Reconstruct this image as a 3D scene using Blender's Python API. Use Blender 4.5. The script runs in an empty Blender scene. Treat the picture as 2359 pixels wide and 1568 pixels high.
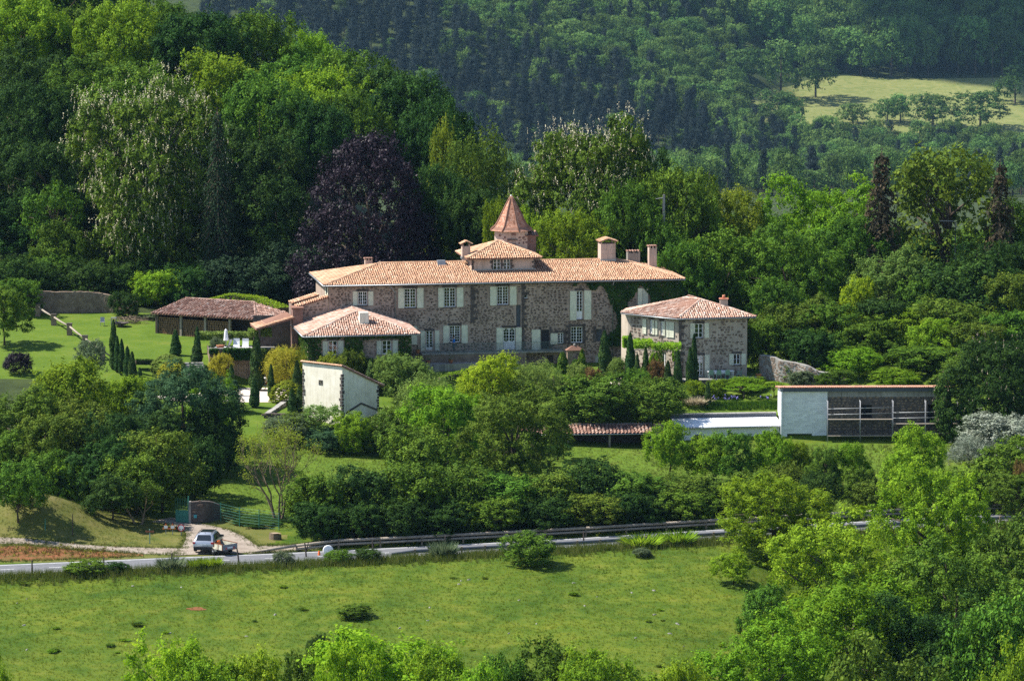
import bpy, bmesh, math, random
import numpy as np
from mathutils import Vector, Matrix
R = math.radians
scene = bpy.context.scene
col = scene.collection
# ------------------------------------------------------------------ camera
CAMZ = 58.0; PITCH = 7.0; VW = 2359.0; FV = 8782.0
cd = bpy.data.cameras.new('camera'); cam = bpy.data.objects.new('camera', cd); col.objects.link(cam)
cam.location = (0, 0, CAMZ); cam.rotation_euler = (R(90 - PITCH), 0, 0)
cd.sensor_width = 36.0; cd.lens = 18.0 / (VW / 2 / FV); cd.clip_start = 1.0; cd.clip_end = 6000.0
scene.camera = cam
# ------------------------------------------------------------------ light
SUN_EL = 51.0; SUN_TH = -9.0        # sun stands to the left, a little behind the houses
to_sun = Vector((-math.cos(R(SUN_TH)) * math.cos(R(SUN_EL)), -math.sin(R(SUN_TH)) * math.cos(R(SUN_EL)), math.sin(R(SUN_EL))))
world = bpy.data.worlds.new('World'); scene.world = world; world.use_nodes = True
wn = world.node_tree.nodes; bg = wn['Background']
sky = wn.new('ShaderNodeTexSky'); sky.sky_type = 'NISHITA'; sky.sun_disc = False
sky.sun_elevation = R(SUN_EL); sky.sun_rotation = math.atan2(to_sun.x, to_sun.y)
sky.altitude = 600; sky.air_density = 1.0; sky.dust_density = 0.6
world.node_tree.links.new(sky.outputs[0], bg.inputs[0]); bg.inputs[1].default_value = 0.1
sl = bpy.data.lights.new('sun', 'SUN'); sl.energy = 5.0; sl.angle = R(0.53); sl.color = (1.0, 0.95, 0.86)
so = bpy.data.objects.new('sun', sl); col.objects.link(so); so.rotation_euler = to_sun.to_track_quat('Z', 'Y').to_euler()
so.location = to_sun * 400
vs = scene.view_settings
vs.view_transform = 'Standard'; vs.look = 'None'; vs.exposure = 1.0; vs.gamma = 1.0; vs.use_curve_mapping = False
scene.cycles.max_bounces = 6; scene.cycles.diffuse_bounces = 2; scene.cycles.glossy_bounces = 2
scene.cycles.transmission_bounces = 3; scene.cycles.transparent_max_bounces = 6; scene.cycles.volume_bounces = 0
scene.cycles.use_denoising = False; scene.cycles.caustics_reflective = False; scene.cycles.caustics_refractive = False
# ------------------------------------------------------------------ picture <-> place
cp, sp = math.cos(R(PITCH)), math.sin(R(PITCH))
def ray(v):
    a = (v[0] - 1179.5) / FV; b = (784.0 - v[1]) / FV
    return Vector((a, cp + b * sp, -sp + b * cp))
CAM = Vector((0, 0, CAMZ))
def at(v, Y): d = ray(v); return CAM + d * (Y / d.y)
def at_z(v, z): d = ray(v); return CAM + d * ((z - CAMZ) / d.z)
def vof(x, Y, z):
    d = Vector((x, Y, z)) - CAM; f = d.y * cp - d.z * sp; u = d.y * sp + d.z * cp; return 1179.5 + FV * d.x / f, 784 - FV * u / f
K = 2359.0 / 4096.0
def CR(x0, y0, w, ow):
    s = w / ow
    return lambda cx, cy: ((x0 + cx * s) * K, (y0 + cy * s) * K)
c1 = CR(1100, 750, 800, 1673); c2 = CR(1800, 750, 1000, 2091); c3 = CR(2400, 1100, 800, 2091); c4 = CR(2200, 1450, 1700, 2359)
c5 = CR(0, 1100, 1200, 2359); c6 = CR(850, 1350, 850, 2359); c7 = CR(0, 1700, 1400, 2359); c8 = CR(600, 1950, 800, 2359)
d6 = CR(1100, 1400, 1400, 2359); e1 = CR(640, 2050, 400, 2359); e2 = CR(1600, 1250, 500, 2359); e3 = CR(750, 1280, 400, 1960)
e4 = CR(3050, 1500, 800, 2359); e5 = CR(2150, 1300, 500, 2359); e6 = CR(1000, 1150, 350, 1045); e7 = CR(2600, 1450, 550, 1348)
e8 = CR(1250, 2050, 750, 1348); f1 = CR(0, 0, 1400, 1756); f3 = CR(2600, 0, 1496, 2346); f4 = CR(2700, 600, 1396, 2189); f5 = CR(2600, 1700, 1496, 2293)
g7 = CR(0, 2200, 1600, 2359); g8 = CR(1200, 2000, 1800, 2359)
# ------------------------------------------------------------------ terrain
TC = np.array([-900, 0, 250, 450, 620, 900, 1200, 1500, 1720, 1850, 2100, 2359, 3260], float)
TR = [
 (60,   [-22]*13), (200,  [-11]*13),
 (262,  [-6]*8 + [-8, -12, -13, -13, -13]),
 (285,  [-3.1]*8 + [-4, -9, -11, -11, -11]),
 (300,  [-1.9]*8 + [-2.3, -6, -9, -9, -9]),
 (312,  [-.95]*8 + [-1.0, -3.5, -6, -6.5, -6.5]),
 (318,  [-.5]*8 + [-.6, -2.2, -4, -4.5, -4.5]),
 (330,  [-.2, -.2, -.2, -.3, -.3, -.2, -.1, 0, 0, -.6, -1.4, -1.6, -1.6]),
 (345,  [1.2, 1.0, .8, .3, .2, .3, .3, .4, .3, .3, .3, .2, .2]),
 (358,  [3.2, 3, 2.5, 1.6, 1.0, .9, .9, 1.0, .9, .9, .9, .9, .9]),
 (368,  [4.5, 4.2, 3.8, 2.5, 2.0, 1.5, 1.5, 1.5, 1.6, 1.6, 1.6, 1.6, 1.6]),
 (374,  [5.2, 5.0, 4.6, 3.5, 3.6, 3.3, 2.4, 1.7, 1.7, 1.8, 1.8, 1.9, 2.2]),
 (378.5,[5.9, 5.8, 5.4, 4.4, 4.4, 4.4, 4.3, 4.0, 3.6, 3.6, 3.6, 4.0, 4.4]),
 (381,  [6.2, 6.0, 5.7, 4.6, 4.6, 4.6, 4.6, 4.6, 4.6, 4.6, 4.7, 5.0, 5.2]),
 (385,  [6.6, 6.5, 6.1, 4.8, 4.75, 4.9, 5.0, 5.0, 4.9, 4.9, 5.2, 5.6, 6]),
 (391,  [7.4, 7.4, 7.0, 5.9, 4.95, 5.2, 5.7, 5.7, 5.6, 5.7, 6.4, 7, 7]),
 (395,  [7.7, 7.7, 7.5, 7.0, 5.0, 5.4, 5.9, 5.9, 5.9, 6.0, 6.8, 7.4, 7.4]),
 (396.5,[7.9, 7.9, 7.7, 7.4, 8.2, 5.6, 5.9, 5.9, 5.9, 6.1, 6.9, 7.5, 7.5]),
 (408,  [8.7, 8.7, 8.5, 8.3, 8.4, 7.0, 6.2, 6.2, 6.2, 6.6, 7.4, 8, 8]),
 (428,  [9.8, 9.8, 9.5, 9.2, 9.2, 8.5, 7.4, 7.2, 7.2, 7.4, 8.4, 9, 9]),
 (450,  [15, 14, 13.6, 13, 12.5, 11, 9, 8.5, 8.8, 9, 9, 9.5, 9.5]),
 (480,  [22, 20, 20, 19, 18, 14, 10, 6, 6, 6, 6, 7, 7]),
 (520,  [30, 27, 26, 24, 20, 12, 3, 0, 0, 0, 0, 0, 0]),
 (600,  [10, 6, 2, -2, -6, -8, -8, -8, -8, -8, -8, -8, -8]),
 (1875, [-96, -96, -96, -96, -96, -96, -96, -96, -96, -96, -96, -96, -96]),  # from here on, far hill depths and heights are scaled up about the camera
 (2021, [-118, -118, -118, -118, -118, -118, -118, -118, -120, -123, -124, -124, -124]),
 (2100, [-102, -102, -102, -102, -102, -102, -102, -105, -110, -114, -115, -115, -115]),
 (2231, [-68, -68, -68, -68, -68, -68, -71, -78, -89, -96, -100, -100, -100]),
 (2362, [-31, -31, -31, -31, -31, -31, -34, -44, -65, -81, -83, -82, -81]),
 (2481, [6, 6, 6, 6, 6, 6, 3, -10, -42, -65, -69, -68, -68]),
 (2586, [37, 37, 37, 37, 37, 37, 34, 24, -5, -26, -31, -31, -31]),
 (2782, [100, 100, 100, 100, 100, 100, 97, 87, 58, 37, 32, 32, 32]),
 (3281, [221, 221, 221, 221, 221, 221, 221, 221, 221, 221, 221, 221, 221])]
TY = np.array([r[0] for r in TR], float); TZ = np.array([r[1] for r in TR], float)
def road_c(x):     # far edge of the road, world y and z as functions of world x
    y = np.interp(x, RX, RY); z = np.interp(x, RX, RZ); return y, z
_rp = [(-900, 1338, -.6), (0, 1300, -.45), (376, 1284, -.42), (650, 1273, -.38), (1000, 1256, -.3), (1340, 1238, -.2), (1680, 1217, -.05), (2000, 1199, .1), (2340, 1180, .2), (3300, 1120, .4)]
_rq = [at_z((a, b), z) for a, b, z in _rp]
RX = np.array([q.x for q in _rq]); RY = np.array([q.y for q in _rq]); RZ = np.array([q.z for q in _rq])
ROADW = 4.8
def terrain(x, y):
    x = np.atleast_1d(np.asarray(x, float)); y = np.atleast_1d(np.asarray(y, float))
    c = np.clip(1179.5 + FV * x / (0.9925 * y + 6.0), TC[0], TC[-1]); yy = np.clip(y, TY[0], TY[-1])
    i = np.clip(np.searchsorted(TC, c, side='right') - 1, 0, len(TC) - 2); j = np.clip(np.searchsorted(TY, yy, side='right') - 1, 0, len(TY) - 2)
    a = (c - TC[i]) / (TC[i + 1] - TC[i]); b = (yy - TY[j]) / (TY[j + 1] - TY[j]); a = a * a * (3 - 2 * a)
    z = (TZ[j, i] * (1 - a) + TZ[j, i + 1] * a) * (1 - b) + (TZ[j + 1, i] * (1 - a) + TZ[j + 1, i + 1] * a) * b
    for v, Y, h, rx, ry in BUMPS:
        p = at(v, Y); z = z + h * np.exp(-((x - p.x) / rx) ** 2 - ((y - p.y) / ry) ** 2)
    amp = np.clip((420 - y) / 60, 0.15, 1) * .12
    z = z + amp * (np.sin(x * .31 + 1.3 * np.sin(y * .17)) * np.sin(y * .27 + x * .11))
    fy, fz = road_c(x); d = np.maximum(y - fy, fy - ROADW - y)     # distance outside the road strip
    k = np.clip(1 - d / 5.0, 0, 1); k = k * k * (3 - 2 * k)
    k = np.where(d < .35, 1, k)
    z = z * (1 - k) + (fz - .06) * k
    if CTR is not None:
        q = np.clip(1.25 - np.hypot((x - CTR[0]) / CTR[2], (y - CTR[1]) / CTR[3]), 0, .25) / .25
        z = z * (1 - q) + CTR[4] * q
    return z
CTR = None
BUMPS = [((130, 1200), 335, 2.1, 5.0, 4.0), ((20, 1215), 334, 1.6, 4.5, 4.0)]
_p = at((590, 910), 387.5); CTR = (_p.x, _p.y, 8.2, 5.5, 4.78)
def th(x, y): return float(terrain(x, y)[0])
def gh(v, y0=262.0, y1=2900.0):       # where a sight line meets the ground
    d = ray(v); Y = np.r_[np.arange(y0, 480, .25), np.arange(480, y1, 2.0)]; P = np.outer(Y / d.y, np.array(d)) + np.array(CAM)
    k = np.argmax(terrain(P[:, 0], P[:, 1]) >= P[:, 2]); return Vector((P[k, 0], P[k, 1], th(P[k, 0], P[k, 1])))
def gr(v, Y): p = at(v, Y); return Vector((p.x, p.y, th(p.x, p.y)))
# ------------------------------------------------------------------ objects
def tag(o, label=None, cat=None, group=None, kind=None):
    if label: o['label'] = label
    if cat: o['category'] = cat
    if group: o['group'] = group
    if kind: o['kind'] = kind
    return o
def empty(name, loc, rz=0.0, label=None, cat=None, group=None):
    o = bpy.data.objects.new(name, None); col.objects.link(o); o.location = loc; o.rotation_euler = (0, 0, rz); o.empty_display_size = .3
    return tag(o, label, cat, group)
class MB:
    def __init__(s): s.v = []; s.f = []; s.m = []
    def add(s, vs_, fs, m=0):
        b = len(s.v); s.v += [tuple(p) for p in vs_]; s.f += [tuple(b + i for i in f) for f in fs]; s.m += [m] * len(fs); return s
    def box(s, x0, x1, y0, y1, z0, z1, m=0, M=None):
        P = [Vector(p) for p in ((x0, y0, z0), (x1, y0, z0), (x1, y1, z0), (x0, y1, z0), (x0, y0, z1), (x1, y0, z1), (x1, y1, z1), (x0, y1, z1))]
        if M is not None: P = [M @ p for p in P]
        return s.add(P, ((0, 3, 2, 1), (4, 5, 6, 7), (0, 1, 5, 4), (1, 2, 6, 5), (2, 3, 7, 6), (3, 0, 4, 7)), m)
    def frus(s, x0, x1, y0, y1, z0, X0, X1, Y0, Y1, z1, m=0, M=None):
        P = [Vector(p) for p in ((x0, y0, z0), (x1, y0, z0), (x1, y1, z0), (x0, y1, z0), (X0, Y0, z1), (X1, Y0, z1), (X1, Y1, z1), (X0, Y1, z1))]
        if M is not None: P = [M @ p for p in P]
        return s.add(P, ((0, 3, 2, 1), (4, 5, 6, 7), (0, 1, 5, 4), (1, 2, 6, 5), (2, 3, 7, 6), (3, 0, 4, 7)), m)
    def tube(s, pts, rad, n=8, m=0, caps=True):
        pts = [Vector(p) for p in pts]
        if not hasattr(rad, '__len__'): rad = [rad] * len(pts)
        b = len(s.v); prev = None
        for i, p in enumerate(pts):
            t = (pts[min(i + 1, len(pts) - 1)] - pts[max(i - 1, 0)]); t = t.normalized() if t.length > 1e-9 else Vector((0, 0, 1))
            a = prev if prev is not None else (Vector((0, 0, 1)) if abs(t.z) < .9 else Vector((1, 0, 0)))
            e = a - t * a.dot(t); e.normalize(); prev = e; g = t.cross(e)
            for k in range(n):
                q = 2 * math.pi * k / n; s.v.append(tuple(p + (e * math.cos(q) + g * math.sin(q)) * rad[i]))
        for i in range(len(pts) - 1):
            for k in range(n):
                s.f.append((b + i * n + k, b + i * n + (k + 1) % n, b + (i + 1) * n + (k + 1) % n, b + (i + 1) * n + k)); s.m.append(m)
        if caps:
            s.f.append(tuple(b + k for k in range(n))[::-1]); s.m.append(m)
            e_ = b + (len(pts) - 1) * n; s.f.append(tuple(e_ + k for k in range(n))); s.m.append(m)
        return s
    def lathe(s, prof, n=16, c=(0, 0, 0), m=0, M=None):
        b = len(s.v)
        for r, z in prof:
            for k in range(n):
                q = 2 * math.pi * k / n; p = Vector((c[0] + r * math.cos(q), c[1] + r * math.sin(q), c[2] + z)); s.v.append(tuple(M @ p if M is not None else p))
        for i in range(len(prof) - 1):
            for k in range(n): s.f.append((b + i * n + k, b + i * n + (k + 1) % n, b + (i + 1) * n + (k + 1) % n, b + (i + 1) * n + k)); s.m.append(m)
        return s
    def mesh(s, name, mats, smooth=False):
        me = bpy.data.meshes.new(name); me.from_pydata(s.v, [], s.f)
        for mt in (mats if isinstance(mats, (list, tuple)) else [mats]): me.materials.append(mt)
        if any(s.m): me.polygons.foreach_set('material_index', s.m)
        if smooth: me.polygons.foreach_set('use_smooth', [True] * len(s.f))
        me.update(); return me
    def build(s, name, mats, parent=None, smooth=False, loc=None):
        return link(name, s.mesh(name, mats, smooth), parent, loc)
def link(name, me, parent=None, loc=None):
    o = bpy.data.objects.new(name, me); col.objects.link(o)
    if parent is not None: o.parent = parent
    if loc is not None: o.location = loc
    return o
def npmesh(name, V, Q, mats, tint=None, tri=False):
    """V (n,3) float array, Q (m,4|3) int array, tint per face"""
    me = bpy.data.meshes.new(name); k = Q.shape[1]
    me.vertices.add(len(V)); me.vertices.foreach_set('co', np.ascontiguousarray(V, np.float32).ravel())
    me.loops.add(Q.size); me.loops.foreach_set('vertex_index', np.ascontiguousarray(Q, np.int32).ravel())
    me.polygons.add(len(Q)); me.polygons.foreach_set('loop_start', np.arange(0, Q.size, k, dtype=np.int32))
    me.update(calc_edges=True)
    for mt in (mats if isinstance(mats, (list, tuple)) else [mats]): me.materials.append(mt)
    if tint is not None:
        a = me.attributes.new('tint', 'FLOAT', 'FACE'); a.data.foreach_set('value', np.ascontiguousarray(tint, np.float32))
    me.validate(); return me
# ------------------------------------------------------------------ materials
def newmat(name):
    m = bpy.data.materials.new(name); m.use_nodes = True; n = m.node_tree.nodes; l = m.node_tree.links
    return m, n, l, n['Principled BSDF']
def ramp(n, stops):
    r = n.new('ShaderNodeValToRGB'); e = r.color_ramp.elements
    while len(e) < len(stops): e.new(.5)
    for i, (p, c) in enumerate(stops): e[i].position = p; e[i].color = (*c, 1)
    return r
def plain(name, c, rough=.6, spec=.3, metal=0.0, var=.12, scale=3.0):
    m, n, l, b = newmat(name); b.inputs['Roughness'].default_value = rough; b.inputs['Specular IOR Level'].default_value = spec; b.inputs['Metallic'].default_value = metal
    t = n.new('ShaderNodeTexCoord'); q = n.new('ShaderNodeTexNoise'); q.inputs['Scale'].default_value = scale; q.inputs['Detail'].default_value = 5
    l.new(t.outputs['Object'], q.inputs['Vector'])
    r = ramp(n, [(.3, [x * (1 - var) for x in c]), (.7, [min(1, x * (1 + var)) for x in c])]); l.new(q.outputs['Fac'], r.inputs[0]); l.new(r.outputs[0], b.inputs['Base Color'])
    return m
def noisy(name, stops, scale=1.0, rough=.85, bump=0.0, bscale=20.0, detail=6, coord='Object', scale2=None, stops2=None, dist=.0, spec=.1, streak=None):
    m, n, l, b = newmat(name); b.inputs['Roughness'].default_value = rough; b.inputs['Specular IOR Level'].default_value = spec
    if coord == 'World': vec = n.new('ShaderNodeNewGeometry').outputs['Position']
    else: vec = n.new('ShaderNodeTexCoord').outputs[coord]
    q = n.new('ShaderNodeTexNoise'); q.inputs['Scale'].default_value = scale; q.inputs['Detail'].default_value = detail; q.inputs['Roughness'].default_value = .62; q.inputs['Distortion'].default_value = dist
    l.new(vec, q.inputs['Vector']); r = ramp(n, stops); l.new(q.outputs['Fac'], r.inputs[0]); out = r.outputs[0]
    if stops2:
        q2 = n.new('ShaderNodeTexNoise'); q2.inputs['Scale'].default_value = scale2; q2.inputs['Detail'].default_value = 5; l.new(vec, q2.inputs['Vector'])
        r2 = ramp(n, stops2); l.new(q2.outputs['Fac'], r2.inputs[0]); mx = n.new('ShaderNodeMix'); mx.data_type = 'RGBA'; mx.blend_type = 'MULTIPLY'; mx.inputs[0].default_value = 1
        l.new(out, mx.inputs[6]); l.new(r2.outputs[0], mx.inputs[7]); out = mx.outputs[2]
    if streak:
        mp = n.new('ShaderNodeMapping'); mp.inputs['Scale'].default_value = (3.2, 3.2, .3); l.new(vec, mp.inputs['Vector']); q4 = n.new('ShaderNodeTexNoise'); q4.inputs['Scale'].default_value = 1.3; q4.inputs['Detail'].default_value = 6; l.new(mp.outputs[0], q4.inputs['Vector'])
        r4 = ramp(n, [(.3, (streak, streak * .98, streak * .93)), (.52, (1, 1, 1))]); l.new(q4.outputs['Fac'], r4.inputs[0]); m4 = n.new('ShaderNodeMix'); m4.data_type = 'RGBA'; m4.blend_type = 'MULTIPLY'; m4.inputs[0].default_value = 1; l.new(out, m4.inputs[6]); l.new(r4.outputs[0], m4.inputs[7]); out = m4.outputs[2]
    l.new(out, b.inputs['Base Color'])
    if bump:
        q3 = n.new('ShaderNodeTexNoise'); q3.inputs['Scale'].default_value = bscale; q3.inputs['Detail'].default_value = 4; l.new(vec, q3.inputs['Vector'])
        bp = n.new('ShaderNodeBump'); bp.inputs['Strength'].default_value = bump; bp.inputs['Distance'].default_value = .05; l.new(q3.outputs['Fac'], bp.inputs['Height']); l.new(bp.outputs[0], b.inputs['Normal'])
    return m
def leafmat(name, dark, mid, light, trans=.2, gloss=.04, rough=.6, objvar=.2):
    m, n, l, b = newmat(name)
    a = n.new('ShaderNodeAttribute'); a.attribute_name = 'tint'
    r = ramp(n, [(0.0, dark), (.5, mid), (1.0, light)]); l.new(a.outputs['Fac'], r.inputs[0])
    oi = n.new('ShaderNodeObjectInfo'); hs = n.new('ShaderNodeHueSaturation')
    mr = n.new('ShaderNodeMapRange'); mr.inputs[3].default_value = 1 - objvar; mr.inputs[4].default_value = 1 + objvar * .6; l.new(oi.outputs['Random'], mr.inputs[0]); l.new(mr.outputs[0], hs.inputs['Value'])
    mr2 = n.new('ShaderNodeMapRange'); mr2.inputs[3].default_value = .485; mr2.inputs[4].default_value = .515
    w = n.new('ShaderNodeMath'); w.operation = 'FRACT'; w2 = n.new('ShaderNodeMath'); w2.operation = 'MULTIPLY'; w2.inputs[1].default_value = 7.31; l.new(oi.outputs['Random'], w2.inputs[0]); l.new(w2.outputs[0], w.inputs[0]); l.new(w.outputs[0], mr2.inputs[0]); l.new(mr2.outputs[0], hs.inputs['Hue'])
    l.new(r.outputs[0], hs.inputs['Color']); l.new(hs.outputs[0], b.inputs['Base Color'])
    b.inputs['Roughness'].default_value = rough; b.inputs['Specular IOR Level'].default_value = gloss
    tr = n.new('ShaderNodeBsdfTranslucent'); hs2 = n.new('ShaderNodeHueSaturation'); hs2.inputs['Hue'].default_value = .485; hs2.inputs['Value'].default_value = 1.5; l.new(hs.outputs[0], hs2.inputs['Color']); l.new(hs2.outputs[0], tr.inputs[0])
    mx = n.new('ShaderNodeMixShader'); mx.inputs[0].default_value = trans; l.new(b.outputs[0], mx.inputs[1]); l.new(tr.outputs[0], mx.inputs[2]); l.new(mx.outputs[0], n['Material Output'].inputs[0])
    return m
def tintmat(name, stops, rough=.8, spec=.2, attr='tint'):
    m, n, l, b = newmat(name); b.inputs['Roughness'].default_value = rough; b.inputs['Specular IOR Level'].default_value = spec
    a = n.new('ShaderNodeAttribute'); a.attribute_name = attr; r = ramp(n, stops); l.new(a.outputs['Fac'], r.inputs[0])
    t = n.new('ShaderNodeTexCoord'); q = n.new('ShaderNodeTexNoise'); q.inputs['Scale'].default_value = 1.1; q.inputs['Detail'].default_value = 5; l.new(t.outputs['Object'], q.inputs['Vector'])
    r2 = ramp(n, [(.25, (.62, .62, .62)), (.75, (1.15, 1.15, 1.15))]); l.new(q.outputs['Fac'], r2.inputs[0])
    mx = n.new('ShaderNodeMix'); mx.data_type = 'RGBA'; mx.blend_type = 'MULTIPLY'; mx.inputs[0].default_value = 1; l.new(r.outputs[0], mx.inputs[6]); l.new(r2.outputs[0], mx.inputs[7]); l.new(mx.outputs[2], b.inputs['Base Color'])
    return m
M = {}
M['meadow'] = noisy('meadow', [(.2, (.025, .06, .006)), (.42, (.065, .105, .009)), (.6, (.1, .13, .013)), (.8, (.145, .145, .025))], scale=.55, coord='World', detail=9, scale2=.13, stops2=[(.32, (.55, .72, .6)), (.5, (.9, .95, .9)), (.7, (1.15, 1.1, 1.0))], bump=.5, bscale=7, rough=.9)
M['lawn'] = noisy('lawn', [(.25, (.06, .11, .01)), (.55, (.09, .145, .015)), (.8, (.14, .165, .03))], scale=.35, coord='World', detail=9, scale2=2.5, stops2=[(.3, (.85, .88, .8)), (.7, (1.1, 1.06, 1.05))], bump=.3, bscale=12, rough=.9)
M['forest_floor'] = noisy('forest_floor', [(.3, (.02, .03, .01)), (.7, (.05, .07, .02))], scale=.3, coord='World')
M['far_field'] = noisy('far_field', [(.3, (.1, .135, .035)), (.5, (.16, .175, .055)), (.75, (.22, .215, .08))], scale=.12, coord='World', detail=8, dist=1.5)
M['dry_grass'] = noisy('dry_grass', [(.25, (.06, .085, .015)), (.5, (.105, .11, .025)), (.75, (.16, .14, .05))], scale=.5, coord='World', detail=9, bump=.4, bscale=9)
M['gravel'] = noisy('gravel', [(.25, (.5, .43, .36)), (.7, (.68, .6, .52))], scale=6, coord='World', bump=.3, bscale=30)
M['dirt'] = noisy('dirt', [(.25, (.17, .14, .115)), (.5, (.27, .225, .185)), (.75, (.36, .31, .265))], scale=.9, coord='World', bump=.4, bscale=14)
M['asphalt'] = noisy('asphalt', [(.3, (.115, .12, .13)), (.7, (.17, .172, .185))], scale=3, coord='World', bump=.2, bscale=60)
M['red_soil'] = noisy('red_soil', [(.3, (.085, .085, .02)), (.45, (.15, .08, .03)), (.6, (.2, .075, .035)), (.8, (.13, .11, .03))], scale=1.1, coord='World', detail=8, bump=.5, bscale=8)
M['white_line'] = plain('white_line', (.6, .6, .6), .7)
M['bark'] = noisy('bark', [(.3, (.05, .038, .028)), (.7, (.11, .085, .065))], scale=9, bump=.4, bscale=14)
M['bark_pale'] = noisy('bark_pale', [(.3, (.12, .09, .06)), (.7, (.22, .17, .12))], scale=9, bump=.4, bscale=14)
M['mortar'] = noisy('mortar', [(.25, (.28, .21, .17)), (.5, (.4, .31, .255)), (.75, (.48, .38, .31))], scale=.8, detail=9, bump=.3, bscale=18, scale2=.16, stops2=[(.3, (.72, .72, .74)), (.7, (1.08, 1.06, 1.04))], streak=0.78)
M['mortar_grey'] = noisy('mortar_grey', [(.25, (.32, .27, .215)), (.5, (.46, .395, .32)), (.75, (.54, .47, .39))], scale=.8, detail=9, bump=.3, bscale=18, scale2=.16, stops2=[(.3, (.72, .72, .74)), (.7, (1.08, 1.06, 1.04))], streak=0.78)
M['stone'] = noisy('stone', [(.25, (.09, .066, .053)), (.5, (.155, .115, .092)), (.8, (.23, .17, .135))], scale=.9, bump=.3, bscale=16)
M['stone_wall'] = noisy('stone_wall', [(.25, (.11, .08, .06)), (.5, (.22, .165, .125)), (.8, (.33, .255, .2))], scale=2.2, bump=.5, bscale=9, detail=9)
M['dark_stone'] = noisy('dark_stone', [(.25, (.05, .042, .04)), (.7, (.12, .1, .09))], scale=2.5, bump=.4, bscale=12)
M['tower_stone'] = noisy('tower_stone', [(.25, (.13, .075, .06)), (.7, (.25, .155, .13))], scale=2.0, bump=.3, bscale=12)
M['plaster'] = noisy('plaster', [(.2, (.56, .51, .42)), (.45, (.76, .71, .6)), (.75, (.83, .78, .68))], scale=.5, detail=9, scale2=1.4, stops2=[(.25, (.86, .85, .82)), (.6, (1, 1, 1))], bump=.15, bscale=20, streak=.86)
M['pink_plaster'] = noisy('pink_plaster', [(.25, (.42, .32, .27)), (.7, (.56, .44, .37))], scale=.9, bump=.15, bscale=20, streak=0.75)
M['grey_render'] = noisy('grey_render', [(.25, (.2, .19, .175)), (.7, (.36, .345, .32))], scale=.8, detail=9, bump=.2, bscale=20, streak=0.6)
M['block'] = noisy('block', [(.25, (.7, .69, .7)), (.7, (.86, .85, .86))], scale=.9, detail=8, bump=.15, bscale=25)
def vary(m, lo=.8, hi=1.08):
    n = m.node_tree.nodes; l = m.node_tree.links; b = n['Principled BSDF']; src = b.inputs['Base Color'].links[0].from_socket; oi = n.new('ShaderNodeObjectInfo'); mr = n.new('ShaderNodeMapRange'); mr.inputs[3].default_value = lo; mr.inputs[4].default_value = hi; l.new(oi.outputs['Random'], mr.inputs[0]); hs = n.new('ShaderNodeHueSaturation'); l.new(mr.outputs[0], hs.inputs['Value']); l.new(src, hs.inputs['Color']); l.new(hs.outputs[0], b.inputs['Base Color'])
vary(M['block'], .82, 1.04); vary(M['stone'], .7, 1.3); vary(M['dark_stone'], .8, 1.2)
M['white'] = plain('white_paint', (.76, .76, .76), .45)
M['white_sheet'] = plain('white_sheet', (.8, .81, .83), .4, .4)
M['shutter'] = plain('shutter_paint', (.62, .62, .49), .6)
M['shutter_grey'] = plain('shutter_grey', (.46, .48, .4), .6)
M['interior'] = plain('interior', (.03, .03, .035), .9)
M['curtain_red'] = noisy('curtain_red', [(.3, (.28, .1, .08)), (.7, (.42, .17, .13))], scale=3)
M['curtain_white'] = plain('curtain_white', (.6, .62, .66), .9)
M['zinc'] = plain('zinc', (.3, .32, .34), .45, .5, .6)
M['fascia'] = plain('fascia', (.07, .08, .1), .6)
M['iron_green'] = plain('iron_green', (.1, .15, .14), .5, .4)
M['wood'] = noisy('wood', [(.3, (.22, .16, .11)), (.7, (.36, .28, .2))], scale=6, bump=.3, bscale=20)
M['grey_wood'] = noisy('grey_wood', [(.3, (.2, .17, .135)), (.7, (.36, .31, .255))], scale=5, bump=.3, bscale=20)
M['dark_wood'] = noisy('dark_wood', [(.3, (.05, .04, .035)), (.7, (.1, .08, .065))], scale=6, bump=.3, bscale=20)
M['log_end'] = noisy('log_end', [(.3, (.1, .06, .035)), (.7, (.24, .15, .08))], scale=5)  # darkened to carry the deep shadow under the store roof
M['steel'] = plain('steel', (.3, .31, .33), .5, .4, .4)
M['green_metal'] = plain('green_metal', (.03, .17, .13), .5, .4)
M['terracotta'] = plain('terracotta', (.5, .2, .12), .8)
M['tile'] = tintmat('tile', [(0, (.36, .185, .105)), (.25, (.5, .28, .165)), (.6, (.6, .36, .22)), (.85, (.66, .43, .285)), (1, (.66, .49, .35))])
M['tile_mixed'] = tintmat('tile_mixed', [(0, (.2, .115, .085)), (.25, (.43, .25, .18)), (.6, (.57, .37, .28)), (.85, (.66, .51, .42)), (1, (.58, .52, .46))])
M['tile_old'] = tintmat('tile_old', [(0, (.12, .07, .055)), (.3, (.24, .13, .1)), (.6, (.36, .22, .17)), (.85, (.42, .3, .25)), (1, (.46, .4, .35))])
M['tile_red'] = tintmat('tile_red', [(0, (.28, .115, .07)), (.35, (.41, .19, .12)), (.7, (.5, .26, .175)), (1, (.56, .36, .28))])
M['tile_base'] = plain('tile_base', (.22, .115, .08), .9)
def glassmat():
    m, n, l, b = newmat('window_glass'); g = n.new('ShaderNodeBsdfGlossy'); g.inputs['Roughness'].default_value = .03; g.inputs[0].default_value = (.9, .95, 1, 1)
    t = n.new('ShaderNodeBsdfTransparent'); t.inputs[0].default_value = (.75, .8, .82, 1); f = n.new('ShaderNodeFresnel'); f.inputs[0].default_value = 1.7
    mx = n.new('ShaderNodeMixShader'); l.new(f.outputs[0], mx.inputs[0]); l.new(t.outputs[0], mx.inputs[1]); l.new(g.outputs[0], mx.inputs[2]); l.new(mx.outputs[0], n['Material Output'].inputs[0]); return m
M['glass'] = glassmat()
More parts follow.
